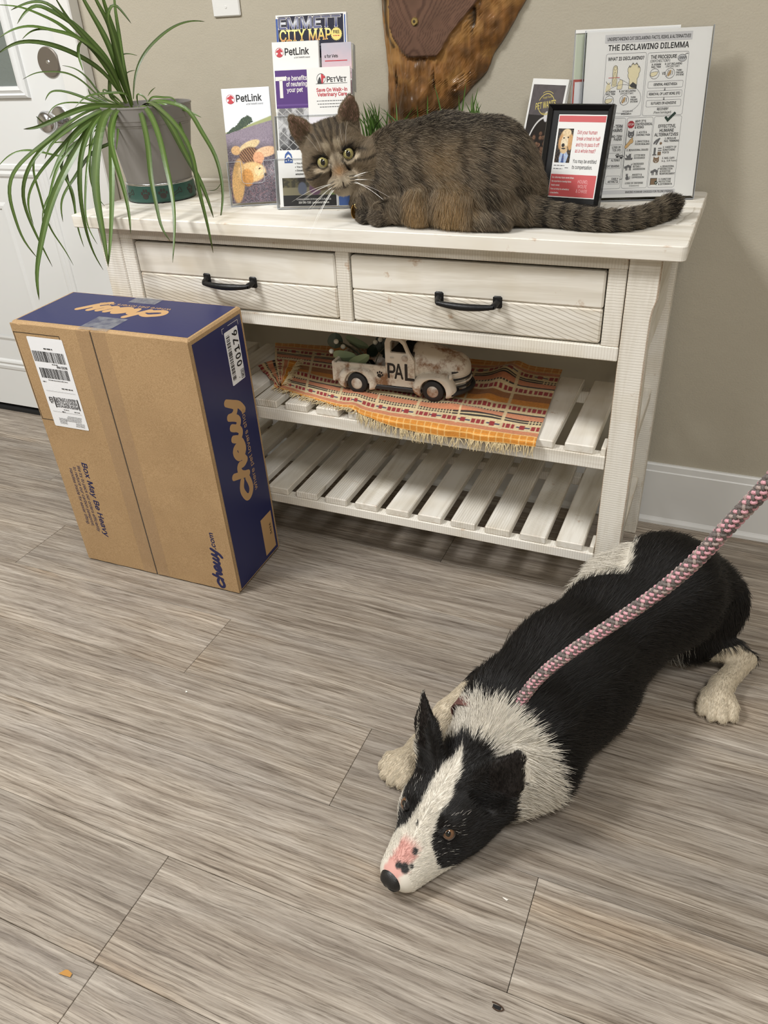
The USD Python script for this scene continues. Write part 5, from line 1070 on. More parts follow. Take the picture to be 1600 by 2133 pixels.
sh.txt('white', 'Compassionate In Home Pet Euthanasia', 34, 12.0, 3.6, 70, False); sh.txt('white', '208-398-7105  LaneRobertsDVM.com', 38, 5.6, 3.8, 62, True)
sh.emit(INK)
t, sh = booklet('blue_card', 'blue edged card tucked at the right of the rack front tier', tier(0)+V*0.004+X*0.1225, X, V, 24, 60, 2, None, 1); sh.rect('blue', 1, 1, 23, 50, 0.15); sh.emit(INK)
# --- leaning leaflet of the pet food shop
X, V, N = basis(-0.557, 0.22); nn = np.cross(X, V); O = A3(0.8416, -0.125, 0.803)
t, sh = booklet('pet_food_brochure', 'dark leaflet with a bowl of kibble standing behind the black frame', O, X, V, 94.5, 205, 8, None, 4)
def kibble_art(U, Vv, w, h):
    u, v = U*w, Vv*h; c = np.tile(C(46, 42, 42), (len(u), 1)); c = over(c, (v > 138)*1.0, C(94, 88, 90)); c = over(c, (v > 138)*smst(0.4, 0.7, nz(u, v, 0, 0.15))*0.3, C(70, 66, 68)); b = ell(u, v, 50, 66, 43, 70, 0, 0.02); c = over(c, b, C(34, 28, 26)); c = over(c, b-ell(u, v, 51.2, 65, 41.6, 68.6, 0, 0.02), C(226, 224, 222)); r = np.random.default_rng(3)
    for k in range(120):
        x, y = r.uniform(12, 86), r.uniform(2, 112)
        if ((x-50)/38)**2+((y-56)/56)**2 < 1: c = over(c, ell(u, v, x, y, 4.6, 4.2), C(72, 50, 40)); c = over(c, ell(u, v, x-0.4, y+0.6, 3.6, 3.0), C(*(np.array([138, 104, 82])*r.uniform(0.75, 1.1)))); c = over(c, ell(u, v, x-0.2, y+0.2, 1.4, 1.2), C(96, 70, 54))
    c = over(c, ell(u, v, 50, 136, 7, 9), C(214, 212, 214)); return c
sh.picture('picture', 5, 5, 84.5, 190, 90, kibble_art)
ar = np.linspace(0.15*PI, 0.85*PI, 20); sh.line('gold', np.stack([48+22*np.cos(ar), 158+22*np.sin(ar)], 1), 0.7); sh.line('gold', np.stack([48+22*np.cos(ar), 166-22*np.sin(ar)], 1), 0.7); sh.line('gold', np.stack([48+26*np.cos(ar[5:15]), 158+26*np.sin(ar[5:15])], 1), 0.5)
sh.txt('gold', 'PET WANTS', 22, 151.5, 11, 52, True, rot=0.16); sh.txt('gold', 'Fresh Food', 48, 172, 4.0, 22, False, rot=0.16, anchor='c'); sh.txt('gold', 'Delivered', 50, 145, 3.2, 18, False, rot=0.14, anchor='c'); sh.emit(INK)
# --- black picture frame
X, V, N = basis(-0.1518, 0.24); nn = np.cross(X, V); O = A3(0.9195, -0.250, 0.802); FW, FH = 121, 173.5
PF = T('picture_frame', 'black picture frame with a joking dog lawyer advert behind the tail', 'picture frame', (0.97, -0.22, 0.8))
M_blk = plain('black_lacquer', (0.008, 0.008, 0.009), 0.22); M_mat = plain('black_mount', (0.014, 0.014, 0.015), 0.7)
def bar(pts): v = np.array(pts, float); return hullm(O+(X*v[:, :1]+V*v[:, 1:2]+nn*v[:, 2:])/1000)
def fbar(a, b, c, d): return bar([(*a, -14), (*b, -14), (*c, -14), (*d, -14), (*a, 0), (*b, 0), (a[0]*0.75+d[0]*0.25, a[1]*0.75+d[1]*0.25, 3.2), (b[0]*0.75+c[0]*0.25, b[1]*0.75+c[1]*0.25, 3.2), (*c, -1.0), (*d, -1.0)])
q0, q1, q2, q3 = (0, 0), (FW, 0), (FW, FH), (0, FH); g = 9; i0, i1, i2, i3 = (g, g), (FW-g, g), (FW-g, FH-g), (g, FH-g)
for a, b, c, d in ((q0, q1, i1, i0), (q1, q2, i2, i1), (q2, q3, i3, i2), (q3, q0, i0, i3)): PF.part('rail', fbar(a, b, c, d), M_blk)
PF.part('mount', panelbox(O, X, V, g-1, g-1, FW-g+1, FH-g+1, -6, -4), M_mat)
sh = Sheet(PF, O-nn*0.0039, X, V)
def dog_art(U, Vv, w, h):
    u, v = U*w, Vv*h; n = nz(u, v, 0, 0.5, 2); c = np.tile(C(18, 16, 18), (len(u), 1)); c = over(c, inpoly(u, v, [(9, 0), (22, 0), (25, 12), (20, 20), (10, 19), (8, 8)]), C(176, 196, 226)); c = over(c, inpoly(u, v, [(12.5, 0), (18, 0), (16.5, 14), (15.6, 16), (14, 13)]), C(58, 86, 144))
    for (x, y, rx, ry, k) in ((16, 40, 11, 15, (214, 178, 128)), (26, 34, 4.5, 13, (206, 160, 104)), (7.2, 34, 4, 12, (196, 150, 98)), (14.5, 33, 6.5, 12, (238, 222, 190)), (15, 22, 7, 7, (214, 186, 144)), (17, 50, 8, 6, (232, 208, 166))): c = over(c, ell(u, v, x, y, rx, ry), C(*k)*1.0)
    c = over(c, (n > 0.55)*0.25, C(180, 140, 90)*0.6)
    for (x, y, rx, ry) in ((12.5, 41, 1.5, 1.2), (20.5, 42, 1.5, 1.2), (12.6, 29, 3.0, 3.2), (14, 23.5, 4, 1.2)): c = over(c, ell(u, v, x, y, rx, ry), C(26, 20, 18))
    return c
sh.rect('sheet', 21.5, 18, 110.5, 156.5, 0.3); sh.rect('coral', 23, 144.5, 109.5, 154.5, 0.5); sh.rect('coral', 22.5, 19.8, 108.5, 57.4, 0.5); sh.picture('picture', 24.5, 77, 29, 56.6, 60, dog_art, 0.5, 'photo of a golden dog in a suit')
for k, (st, w) in enumerate((('Did your human', 36), ('break a treat in half', 43), ('and try to pass it off', 43), ('as a whole treat?', 38))): sh.txt('redt', st, 61.3, 125.0-k*10.1, 6.2, w, False, 0.6)
sh.txt('black', 'You may be entitled', 60, 77.4, 6.2, 44, False, 0.6); sh.txt('black', 'to compensation.', 60, 67.4, 6.2, 38, False, 0.6); micro(sh, 'grey', 25, 71.5, 20, 1.8, 7, 0.6); micro(sh, 'grey', 25, 66, 17, 1.8, 8, 0.6); sh.rect('black', 46.5, 68.2, 53, 68.9, 0.6)
for k, (st, w) in enumerate((('Our attorneys have seven times', 42), ('the experience chasing down', 38), ('treats owed.', 17), ('Paw us today to schedule a', 36), ('consultation.', 17))): sh.txt('white', st, 25, 50.6-k*6.6, 2.9, w, True, 0.6)
for k, (st, w) in enumerate((('HOUND,', 19), ('WOLFE', 17), ('& CHASE', 21))): sh.txt('pale', st, 85, 43.5-k*8.0, 5.6, w, False, 0.6, anchor='c')
sh.emit({**INK, 'sheet': ('paper', M_paper), 'pale': ('lettering', plain('pale_pink_ink', lin(240, 190, 190), 0.5))})
PF.part('strut', hullm([O+X*0.05+V*0.12-nn*0.014, O+X*0.07+V*0.12-nn*0.014, O+X*0.045-nn*0.014+N*0.030-A3(0, 0, 0.001), O+X*0.075-nn*0.014+N*0.030-A3(0, 0, 0.001), O+X*0.05+V*0.12-nn*0.017, O+X*0.07+V*0.12-nn*0.017, O+X*0.045-nn*0.014+N*0.033-A3(0, 0, 0.001), O+X*0.075-nn*0.014+N*0.033-A3(0, 0, 0.001)]), M_mat)
# ================================================================ clear sign holder with the flyer
X, V, N = basis(0.29, 0.15); nn = np.cross(X, V); O = A3(0.9870, -0.1975, 0.803)
SH = T('sign_holder', 'clear slanted acrylic sign holder with a white cat declawing flyer at the table right end', 'sign holder', (1.09, -0.17, 0.8))
SH.part('back_plate', panelbox(O, X, V, -3, -1, 216, 279.5, -5, -3.5), M_clear)
SH.part('front_plate', panelbox(O, X, V, -3, 0, 216, 279.5, 0.9, 1.9), M_clear)
for a, b, c, d in ((-3.2, -1, -2.0, 279.5), (215.2, -1, 216.4, 279.5), (-3, -2.2, 216, -0.6)): SH.part('edge', panelbox(O, X, V, a, b, c, d, -5, 1.9, 0.0002), M_edge)
SH.part('foot', hullm([O-X*0.003+A3(0, 0, -0.002), O+X*0.216+A3(0, 0, -0.002), O-X*0.003+N*0.075+A3(0, 0, -0.002), O+X*0.216+N*0.075+A3(0, 0, -0.002), O-X*0.003+A3(0, 0, -0.0005), O+X*0.216+A3(0, 0, -0.0005), O-X*0.003+N*0.075+A3(0, 0, -0.0005), O+X*0.216+N*0.075+A3(0, 0, -0.0005)]), M_clear)
FT = T('declawing_flyer', 'white flyer headed THE DECLAWING DILEMMA in the clear sign holder', 'flyer', tuple(O))
FT.part('sheet', panelbox(O, X, V, 0, 4, 213.5, 277, -0.4, 0.0, 0.0001), M_paper)
sh = Sheet(FT, O, X, V)
sh.rect('lgrey', 32, 258.5, 181, 271.5, 0.1); sh.txt('black', 'UNDERSTANDING CAT DECLAWING: FACTS, RISKS, & ALTERNATIVES', 36, 262.2, 4.9, 142, True); sh.txt('black', 'THE DECLAWING DILEMMA', 38.5, 247, 8.6, 138, True)
def condensed(key, st, u, v, h, w, bold=True, anchor='l'): sh.txt(key, st, u, v, h, w, bold, 0.25, anchor=anchor)
sh.frame('hair', 36, 141.5, 105.5, 242, 0.28, 3); sh.frame('hair', 108, 141.5, 178, 241, 0.28, 3)
condensed('black', 'WHAT IS DECLAWING?', 39.6, 231.5, 5.2, 62.5); condensed('black', 'THE PROCEDURE', 113.3, 231.5, 5.4, 44.5); condensed('black', '(ONYCHECTOMY)', 113.3, 226, 4.0, 34, False)
# finger and paw drawings
fing = Polygon([(49.6, 190), (49.6, 218), (50.5, 222), (53.6, 224), (56.8, 222), (57.6, 218), (57.6, 190)]); sh.poly('cream', fing.buffer(-0.4), 0.2); sh.poly('line', fing.buffer(0.3).difference(fing.buffer(-0.25)).intersection(sbox(40, 191, 70, 230)), 0.3)
sh.poly('line', Point(53.6, 219).buffer(2.8).difference(Point(53.6, 219).buffer(2.4)), 0.3); bone = Polygon([(51.8, 193), (52.6, 200), (51.6, 206), (52.4, 213), (54.8, 213), (55.6, 206), (54.6, 200), (55.4, 193)]); sh.poly('line', bone.buffer(0.2).difference(bone.buffer(-0.2)), 0.35)
sh.line('redt', [(43, 204.6), (62, 204.6)], 0.35, 0.4); sh.poly('cream', Polygon([(38.5, 182), (40, 192), (43, 198), (47.5, 193), (47.5, 184)]), 0.2); sh.line('line', [(39, 199), (41, 196), (44, 194), (47, 197)], 0.3); th = Polygon([(59, 186), (60, 196), (64, 201.5), (68, 200), (68.5, 193), (67, 186)]); sh.poly('cream', th, 0.2); sh.poly('line', th.buffer(0.2).difference(th.buffer(-0.25)), 0.3)
pw = shapely.union_all([Point(86, 208).buffer(9.5), affinity.translate(affinity.scale(Point(0, 0).buffer(1), 3.2, 5.5), 78.8, 216), affinity.translate(affinity.scale(Point(0, 0).buffer(1), 3.4, 6), 84, 219.5), affinity.translate(affinity.scale(Point(0, 0).buffer(1), 3.4, 6), 89.6, 219.5), affinity.translate(affinity.scale(Point(0, 0).buffer(1), 3.0, 5.5), 94, 215), sbox(79.5, 186, 93, 205)])
sh.poly('cream', pw, 0.2); sh.poly('line', pw.buffer(0.3).difference(pw.buffer(-0.25)), 0.3); sh.poly('line', Polygon([(80.5, 191), (86, 196.5), (93, 192), (93, 186), (84, 188)]), 0.32)
for x, y in ((78.4, 221), (83.6, 225.2), (90, 225.2), (94.6, 220)): sh.line('line', [(x-1.4, y-1.5), (x, y+1.6), (x+1.2, y-1.5)], 0.35, 0.4)
arc = affinity.translate(affinity.scale(Point(0, 0).buffer(1, quad_segs=20), 33, 23), 69.5, 170); sh.poly('hair', arc.buffer(0.3).difference(arc.buffer(-0.3)), 0.3); sh.line('hair', [(60, 203), (72, 198), (86, 190)], 0.3)
for ox, oy in ((0, 0), (-75.5, -40)):
    condensed('black', 'A. HUMAN', 116+ox, 221.2+oy, 2.9, 16); condensed('black', 'NAIL TRIM', 116+ox, 217.3+oy, 2.9, 16)
    condensed('black', 'B. CAT DECLAWING', 139+ox, 221.2+oy, 2.9, 29); condensed('black', '(ONYCHECTOMY)', 141+ox, 217.3+oy, 2.9, 23, False)
    for cx, cy in ((122.5, 208), (149, 208)):
        sh.poly('line', Point(cx+ox, cy+oy).buffer(8.2).difference(Point(cx+ox, cy+oy).buffer(7.7)), 0.3)
    nl = Polygon([(115.5, 205), (116, 210), (122, 211), (128.5, 211), (126, 206), (120, 203.5)]); nl = affinity.translate(nl, ox, oy); sh.poly('cream', nl, 0.2); sh.poly('line', nl.buffer(0.25).difference(nl.buffer(-0.2)), 0.3)
    for k in range(4): sh.line('line', [(143+k*3.2+ox, 203+k*0.8+oy), (145+k*2.8+ox, 208+oy), (146+k*2.4+ox, 213-k*0.4+oy)], 0.35, 0.3)
    sh.poly('tanink', affinity.translate(affinity.rotate(affinity.scale(Point(0, 0).buffer(1), 2.0, 5.5), -25), 148+ox, 208+oy), 0.22)
    for k, s in enumerate(('THIRD', 'PHALANX', '(P3) BONE')): condensed('black', s, 160+ox, 211-k*3.6+oy, 2.6, (9, 12, 13)[k])
condensed('black', 'VS', 135.5, 206, 4.2, 5.5)
br = affinity.translate(affinity.rotate(affinity.scale(Point(0, 0).buffer(1), 7.5, 5.5), -8), 167.5, 231); sh.poly('lgrey2', br, 0.2); sh.poly('line', br.buffer(0.2).difference(br.buffer(-0.35)), 0.3)
for k in range(4): sh.line('line', [(162+k*3, 229), (163.5+k*3, 233.5), (165+k*3, 230)], 0.35, 0.35)
sh.line('line', [(172, 236), (175, 238), (177, 237.4)], 0.4)
for (v0, v1, st, w) in ((185.5, 196, 'GENERAL ANESTHESIA', 41), (170.5, 181, 'REMOVAL OF LAST BONE (P3)', 54), (155.5, 166, 'SUTURES OR ADHESIVE', 44)):
    sh.frame('hair', 113, v0, 173.5, v1, 0.28, 2); condensed('black', st, 143.2, v0+3.6, 3.9, w, True, 'c')
for v_ in (183.2, 168.2): sh.line('line', [(143, v_+2), (143, v_-1.6)], 0.5); sh.poly('line', [(141.2, v_-0.8), (144.8, v_-0.8), (143, v_-2.6)], 0.3)
condensed('black', 'RECOVERY', 143, 149.6, 4.0, 20, True, 'c'); condensed('black', '(Paws bandaged)', 143, 144.4, 3.6, 31, False, 'c')
condensed('black', 'removed, but', 72, 149, 2.8, 18, False); condensed('black', 'amputation', 70, 144.6, 2.8, 18)
sh.frame('hair', 82, 20, 128, 139, 0.28, 3); sh.frame('hair', 130, 20, 178, 139.6, 0.28, 3); sh.frame('hair', 36, 20, 79.5, 139, 0.28, 3)
for (st, v, h, w) in (('LONG-TERM', 123, 5.2, 30), ('HARMS', 116.5, 5.2, 18), ('LONG-TERM', 107, 4.0, 22), ('PAINS', 102, 4.0, 14), ('LOSS OF', 89, 3.6, 16), ('TOE (P3)', 84, 3.6, 15), ('ALTERED', 67, 3.6, 16), ('WEIGHT BEARING', 57, 3.6, 30), ('EARLY', 35, 3.8, 12), ('ARTHRITIS', 30, 3.8, 19)): condensed('black', st, 75, v, h, w, True, 'r')
for (a, b, c, d) in ((50, 81, 77.5, 95), (50, 55, 77.5, 72), (52, 28, 77.5, 42)): sh.frame('hair', a, b, c, d, 0.28, 2)
sh.line('line', [(77.5, 36), (81, 36), (82, 38), (83.5, 122), (85, 125)], 0.35)
def pawmark(key, x, y, k, lift=0.3, turn=0.0):
    P = [affinity.scale(Point(0, -0.6).buffer(1), 1.5, 1.2)]+[Point(a, b).buffer(0.62) for a, b in ((-1.7, 0.7), (-0.6, 1.7), (0.7, 1.7), (1.75, 0.7))]
    sh.poly(key, affinity.translate(affinity.rotate(affinity.scale(shapely.union_all(P), k, k, origin=(0, 0)), turn, origin=(0, 0)), x, y), lift)
pawmark('line', 70, 76, 1.7); pawmark('line', 77, 74, 1.7)
a8 = PI/8+np.arange(8)*PI/4; sh.poly('stop', np.stack([89.5+6.4*np.cos(a8), 127.8+6.4*np.sin(a8)], 1), 0.3); sh.txt('white', 'STOP', 89.5, 126.3, 3.4, 10, True, 0.45, anchor='c')
for k, (st, w) in enumerate((("WHY IT'S", 19), ('CONTROVERSIAL', 31), ('& RISKS', 16))): condensed('black', st, 96.6, 131-k*4.9, 3.8, w)
def cathead(x, y, k, key='line'):
    P = shapely.union_all([affinity.scale(Point(0, 0).buffer(1), 1.15, 0.95), Polygon([(-1.1, 0.2), (-1.05, 1.5), (-0.3, 0.85)]), Polygon([(1.1, 0.2), (1.05, 1.5), (0.3, 0.85)])]); P = P.difference(shapely.union_all([Point(-0.42, 0.12).buffer(0.16), Point(0.42, 0.12).buffer(0.16), Polygon([(-0.5, -0.35), (0.5, -0.35), (0, -0.75)])]))
    sh.poly(key, affinity.translate(affinity.scale(P, k, k, origin=(0, 0)), x, y), 0.3)
def catbody(x, y, k, pose):
    parts = {'sit': [affinity.scale(Point(0, -0.5).buffer(1), 0.85, 1.0), Point(-0.25, 0.9).buffer(0.55), Polygon([(-0.7, 1.1), (-0.65, 1.75), (-0.3, 1.3)]), Polygon([(0.2, 1.1), (0.15, 1.75), (-0.2, 1.3)]), LineString([(0.6, -1.2), (1.3, -0.9), (1.4, 0.2)]).buffer(0.16)],
             'arch': [LineString([(-1.2, 0), (0, 0.7), (1.1, 0.1)]).buffer(0.55), Point(-1.45, -0.1).buffer(0.5), Polygon([(-1.9, 0.1), (-1.8, 0.8), (-1.4, 0.3)]), LineString([(-1, 0), (-1.1, -1.3)]).buffer(0.2), LineString([(-0.5, 0), (-0.5, -1.3)]).buffer(0.2), LineString([(0.8, 0), (0.8, -1.3)]).buffer(0.2), LineString([(1.2, 0), (1.4, -1.3)]).buffer(0.2), LineString([(1.3, 0.2), (1.6, 1.4), (2.1, 1.5)]).buffer(0.16)],
             'box': [Polygon([(-1.8, -0.2), (1.8, -0.2), (1.5, -1.1), (-1.5, -1.1)]), affinity.scale(Point(0, 0.2).buffer(1), 1.0, 0.7), Point(0.4, 0.9).buffer(0.5), Polygon([(0, 1.1), (0.05, 1.7), (0.4, 1.3)]), Polygon([(0.5, 1.3), (0.85, 1.7), (0.9, 1.1)]), LineString([(-0.9, 0.3), (-1.3, 1.1)]).buffer(0.15)]}[pose]
    sh.poly('midgrey', affinity.translate(affinity.scale(shapely.union_all(parts), k, k, origin=(0, 0)), x, y), 0.3)
cathead(91, 111, 5.0, 'midgrey')
hand = shapely.union_all([LineString([(84, 91), (91, 99)]).buffer(2.6), Point(92.5, 100).buffer(3.6), LineString([(92, 102), (94, 105)]).buffer(1.2)]); sh.poly('tanink', hand, 0.3); sh.poly('line', hand.buffer(0.25).difference(hand.buffer(-0.2)), 0.35)
L_ = [('1. ACUTE &', 101, 113, 18), ('CHRONIC PAIN', 100, 108.6, 25), ('2. INFECTION &', 100, 97.8, 25), ('POOR HEALING', 100, 93.4, 26), ('3. BEHAVIORAL ISSUES', 85.5, 83.8, 39), ('LITTER BOX', 100, 74.6, 20), ('AVOIDANCE', 100, 70.2, 20), ('INCREASED', 100, 60, 19), ('BITING /', 100, 55.6, 14), ('AGGRESSION', 100, 51.2, 22), ('ANXIETY &', 99.5, 41.5, 18), ('DEPRESSION', 99.5, 37.1, 22), ('LOSS OF DEFENSE', 88, 27.2, 33)]
for st, u, v, w in L_: condensed('black', st, u, v, 3.1, w)
condensed('black', '(Outdoors)', 96, 22.8, 2.9, 18, False)
catbody(91, 73, 4.0, 'box'); catbody(91, 56, 3.6, 'arch'); catbody(91, 39.5, 3.6, 'sit')
sh.poly('green', Polygon([(147.5, 137.5), (150.5, 139.8), (153.8, 136.2), (164.5, 146.5), (167.5, 143.6), (153.8, 130)]), 0.6)
for k, (st, w) in enumerate((('EFFECTIVE,', 31), ('HUMANE', 25), ('ALTERNATIVES', 42))): condensed('black', st, 154, 121-k*7.0, 5.0, w, True, 'c')
R_ = [('1. REGULAR', 152, 101.5, 20), ('NAIL TRIMMING', 151.5, 97.2, 26), ('2. VARIETY OF', 150.5, 86.8, 24), ('SCRATCHING', 150.5, 82.4, 22), ('POSTS', 150.5, 78, 11.5), ('3. NAIL CAPS', 151, 68.5, 22), ('4. BEHAVIORAL', 149.5, 54.5, 25), ('REDIRECTION', 149.5, 50.3, 22), ('& POSITIVE', 149.5, 46.1, 19), ('REINFORCEMENT', 149.5, 41.9, 27.5), ('5. FURNITURE', 149, 32.6, 22), ('PROTECTORS', 149, 28.3, 22), ('& DETERRENTS', 149, 24, 25)]
for st, u, v, w in R_: condensed('black', st, u, v, 3.1, w)
condensed('black', '(e.g., Soft Paws)', 150.5, 64, 3.0, 27, False)
clip = shapely.union_all([LineString([(134, 95), (141, 102)]).buffer(1.3), LineString([(138, 94), (143, 103)]).buffer(1.2), LineString([(134, 97), (138, 101)]).buffer(0.8)]); sh.poly('midgrey', clip, 0.3); sh.poly('brown', Point(146, 95).buffer(2.2), 0.3)
sh.poly('midgrey', shapely.union_all([sbox(134.6, 76, 138.2, 88), sbox(133, 75, 140, 77), sbox(142, 86, 148.5, 87.4), sbox(142, 82.6, 148.5, 84)]), 0.3); sh.poly('brown', sbox(142.3, 75.5, 147.4, 80.5).buffer(0.5), 0.3)
cathead(140.5, 66.5, 4.6, 'brown'); catbody(140, 47, 3.8, 'arch'); sh.poly('brown', sbox(134.5, 25, 145, 35.5), 0.3); sh.line('line', [(134, 24), (134, 36), (145.5, 36), (145.5, 24)], 0.4, 0.35); sh.poly('green', Point(144.5, 28.5).buffer(3.0), 0.4); sh.line('white', [(143, 28.5), (144.2, 27.2), (146.3, 30)], 0.4, 0.55)
sh.rect('lgrey', 34, 10, 180, 17, 0.08); condensed('black', 'MAKING HUMANE CHOICES FOR FELINE FRIENDS', 90, 11.6, 3.4, 87)
sh.emit({**INK, 'midgrey': ('drawing', plain('drawing_grey', lin(104, 104, 106), 0.5)), 'brown': ('drawing', plain('drawing_brown', lin(132, 108, 84), 0.5)), 'lgrey2': ('drawing', plain('drawing_pale', lin(196, 198, 200), 0.5)), 'redt': ('cut_line', M_red)})
# a second sign behind it, mostly hidden
O2 = O-X*0.0185+N*0.012; BS = T('sign_holder', 'second clear sign holder with a sage green sheet, showing left of the declawing flyer', 'sign holder', (1.06, -0.16, 0.8))
BS.part('plate', panelbox(O2, X, V, -0.5, 0, 180, 281, 0.6, 1.8), M_clear); BS.part('edge', panelbox(O2, X, V, -1.8, -2, -0.5, 281, -2, 1.8), M_edge); BS.part('rim', panelbox(O2, X, V, -0.5, 275.5, 180, 281, 1.9, 2.2), M_paper)
BS.part('sheet', panelbox(O2, X, V, 0, 2, 180, 276, -0.5, -0.1, 0.0001), M_paper); s2 = Sheet(BS, O2, X, V); s2.rect('sage', 1, 204, 178, 275, 0.05); s2.rect('red', 0.5, 2, 178, 203.5, 0.05)
def mist(U, Vv, w, h): c = np.tile(C(226, 228, 230), (len(U), 1)); return over(c, smst(0.9, 0.1, Vv+0.2*(nz(U*5, Vv*5)-0.5)), C(150, 152, 156))
s2.picture('picture', 3.2, 4, 174, 195.5, 40, mist, 0.2); s2.emit({'sage': ('panel', plain('sage_print', lin(196, 204, 184), 0.45)), 'red': ('border', plain('brick_print', lin(176, 84, 74), 0.45))})
# ================================================================ live-edge slab on the wall
def slab():
    Lx = np.interp; zz = np.linspace(0.806, 1.36, 150)
    left = Lx(zz, [0.80, 0.926, 1.027, 1.08, 1.147, 1.25, 1.36], [0.524, 0.523, 0.527, 0.521, 0.518, 0.505, 0.50])+0.003*(nz(zz*30, 1)-0.5)
    right = Lx(zz, [0.80, 0.86, 0.90, 0.935, 0.945, 0.971, 0.99, 1.013, 1.044, 1.078, 1.106, 1.132, 1.2, 1.36], [0.628, 0.632, 0.640, 0.652, 0.680, 0.703, 0.722, 0.750, 0.762, 0.788, 0.806, 0.824, 0.86, 0.90])+0.006*(nz(zz*40, 7)-0.5)
    hz, hl, hr = [1.040, 1.044, 1.057, 1.081, 1.104, 1.125, 1.146, 1.36], [0.60, 0.585, 0.569, 0.552, 0.547, 0.546, 0.547, 0.54], [0.617, 0.652, 0.664, 0.680, 0.704, 0.727, 0.745, 0.86]
    t = np.linspace(0, 1, 110); Z, Tt = np.meshgrid(zz, t, indexing='ij'); Xx = left[:, None]+(right-left)[:, None]*Tt
    inl, inr = Lx(zz, hz, hl)[:, None], Lx(zz, hz, hr)[:, None]; wob = 0.006*(nz(Xx*60, 2, Z*60)-0.5)
    heart = smst(-0.002, 0.004, Xx-inl+wob)*smst(-0.002, 0.004, inr-Xx+wob)*smst(1.039, 1.045, Z+wob)
    e = np.minimum(Xx-left[:, None], (right[:, None]-Xx)*0.55); dep = 0.012+0.033*np.sqrt(np.clip(e/0.05, 0, 1)); ridg = nz(Xx*230, 5, Z*16); dep = dep-(1-heart)*(0.010*ridg+0.006*nz(Xx*50, 8, Z*40))
    kn = np.exp(-((Xx-0.692)/0.016)**2-((Z-0.985)/0.013)**2); dep = dep+0.012*kn-0.012*np.exp(-((Xx-0.688)/0.004)**2-((Z-0.986)/0.004)**2)
    dep = np.where(heart > 0.5, 0.0445, np.minimum(dep, 0.043)); dep = dep*(1-heart)+0.0445*heart
    cracks = smst(0.30, 0.18, nz(Xx*150, 11, Z*9)); dep = dep-cracks*(1-heart)*0.006
    front = np.stack([Xx, -np.maximum(dep, 0.008), Z], -1).reshape(-1, 3); nzr, nt = Z.shape
    i, j = np.meshgrid(np.arange(nzr-1), np.arange(nt-1), indexing='ij'); a = (i*nt+j).ravel(); f = np.vstack([np.stack([a, a+1, a+nt+1], 1), np.stack([a, a+nt+1, a+nt], 1)])
    back = front.copy(); back[:, 1] = -0.001; m = len(front); fb = f[:, ::-1]+m; rim = []
    idx = np.concatenate([np.arange(nt), np.arange(1, nzr)*nt+nt-1, (nzr-1)*nt+np.arange(nt-2, -1, -1), np.arange(nzr-2, 0, -1)*nt]); nx_ = np.roll(idx, -1)
    rim = np.vstack([np.stack([idx, idx+m, nx_+m], 1), np.stack([idx, nx_+m, nx_], 1)])
    rr_ = np.hypot((Xx-0.605)*1.0, (Z-1.085)*1.35); gr = np.sin(rr_*1150+9*nz(Xx*14, 3, Z*14)+3*nz(Xx*60, 4, Z*60)); hc = C(104, 76, 62)+(C(80, 56, 46)-C(104, 76, 62))*smst(0.2, 0.95, gr).ravel()[:, None]; hc = hc*(0.75+0.5*nz(Xx*40, 6, Z*40)).ravel()[:, None]
    sp = C(138, 96, 54)*(0.45+0.9*ridg).ravel()[:, None]; g2 = nz(Xx*26, 21, Z*22).ravel(); sp = over(sp, smst(0.52, 0.70, g2)*0.7, C(86, 62, 40)); sp = over(sp, smst(0.46, 0.36, g2)*0.5, C(170, 128, 74)); sp = over(sp, cracks.ravel()*0.9, C(30, 22, 16))
    hb = heart.ravel(); band = (np.exp(-((Xx-inl+0.006)/0.0035)**2)*(Z > 1.06)).ravel(); sp = over(sp, band*0.8, C(178, 142, 84)); band2 = (np.exp(-((Xx-inl+0.015)/0.004)**2)*(Z > 1.06)).ravel(); sp = over(sp, band2*0.85, C(44, 42, 30))
    col = sp*(1-hb[:, None])+hc*hb[:, None]; col = np.vstack([col, col*0.6]); return (np.vstack([front, back]), np.vstack([f, fb, rim])), col
table_rule(False); m_, cl = slab(); SL = T('wood_slab', 'varnished live-edge wooden slab with a brass screw hanging on the wall', 'wall art', (0.65, 0, 0.806))
SL.part('slab', m_, vcol('varnished_wood', 0.28, coat_weight=0.3, coat_roughness=0.15), smooth=True, col=cl)
M_brs = plain('brass', (0.72, 0.56, 0.25), 0.25, 1.0)
SL.part('screw', disc((0.6049, -0.0445, 1.1061), 0.0075, 0.004, 32, 0.0016), M_brs, smooth=40, label='brass screw cap'); SL.part('screw_recess', disc((0.6049, -0.0478, 1.1061), 0.003, 0.0012, 6, 0.0004), plain('dark_brass', (0.10, 0.08, 0.05), 0.4, 0.8))
# ================================================================ spider plant
table_rule(True)
PLC = A3(0.087, -0.287, 0.8)
BWL = T('pet_bowl', 'green and steel pet dish with paw prints under the grey plant pot', 'bowl', tuple(PLC))
M_gpl = plain('grey_plastic', lin(128, 124, 120), 0.42, bump=0.00008, bscale=400); M_teal = plain('teal_enamel', lin(58, 92, 84), 0.3, 0.35); M_stl = plain('steel_rim', (0.6, 0.6, 0.6), 0.25, 1.0)
BWL.part('dish', lathe([(0, 0.0006), (0.0725, 0.0006), (0.0745, 0.003), (0.0752, 0.010), (0.0730, 0.036), (0.0712, 0.036), (0.0700, 0.006), (0, 0.004)], 72, PLC), M_teal, smooth=40); BWL.part('rubber_ring', lathe([(0.066, 0), (0.0735, 0), (0.0742, 0.003), (0.066, 0.003)], 60, PLC), M_ink); BWL.part('rim', lathe([(0.0700, 0.0355), (0.0735, 0.0352), (0.0738, 0.0375), (0.0728, 0.0392), (0.0700, 0.0385)], 72, PLC), M_stl, smooth=40)
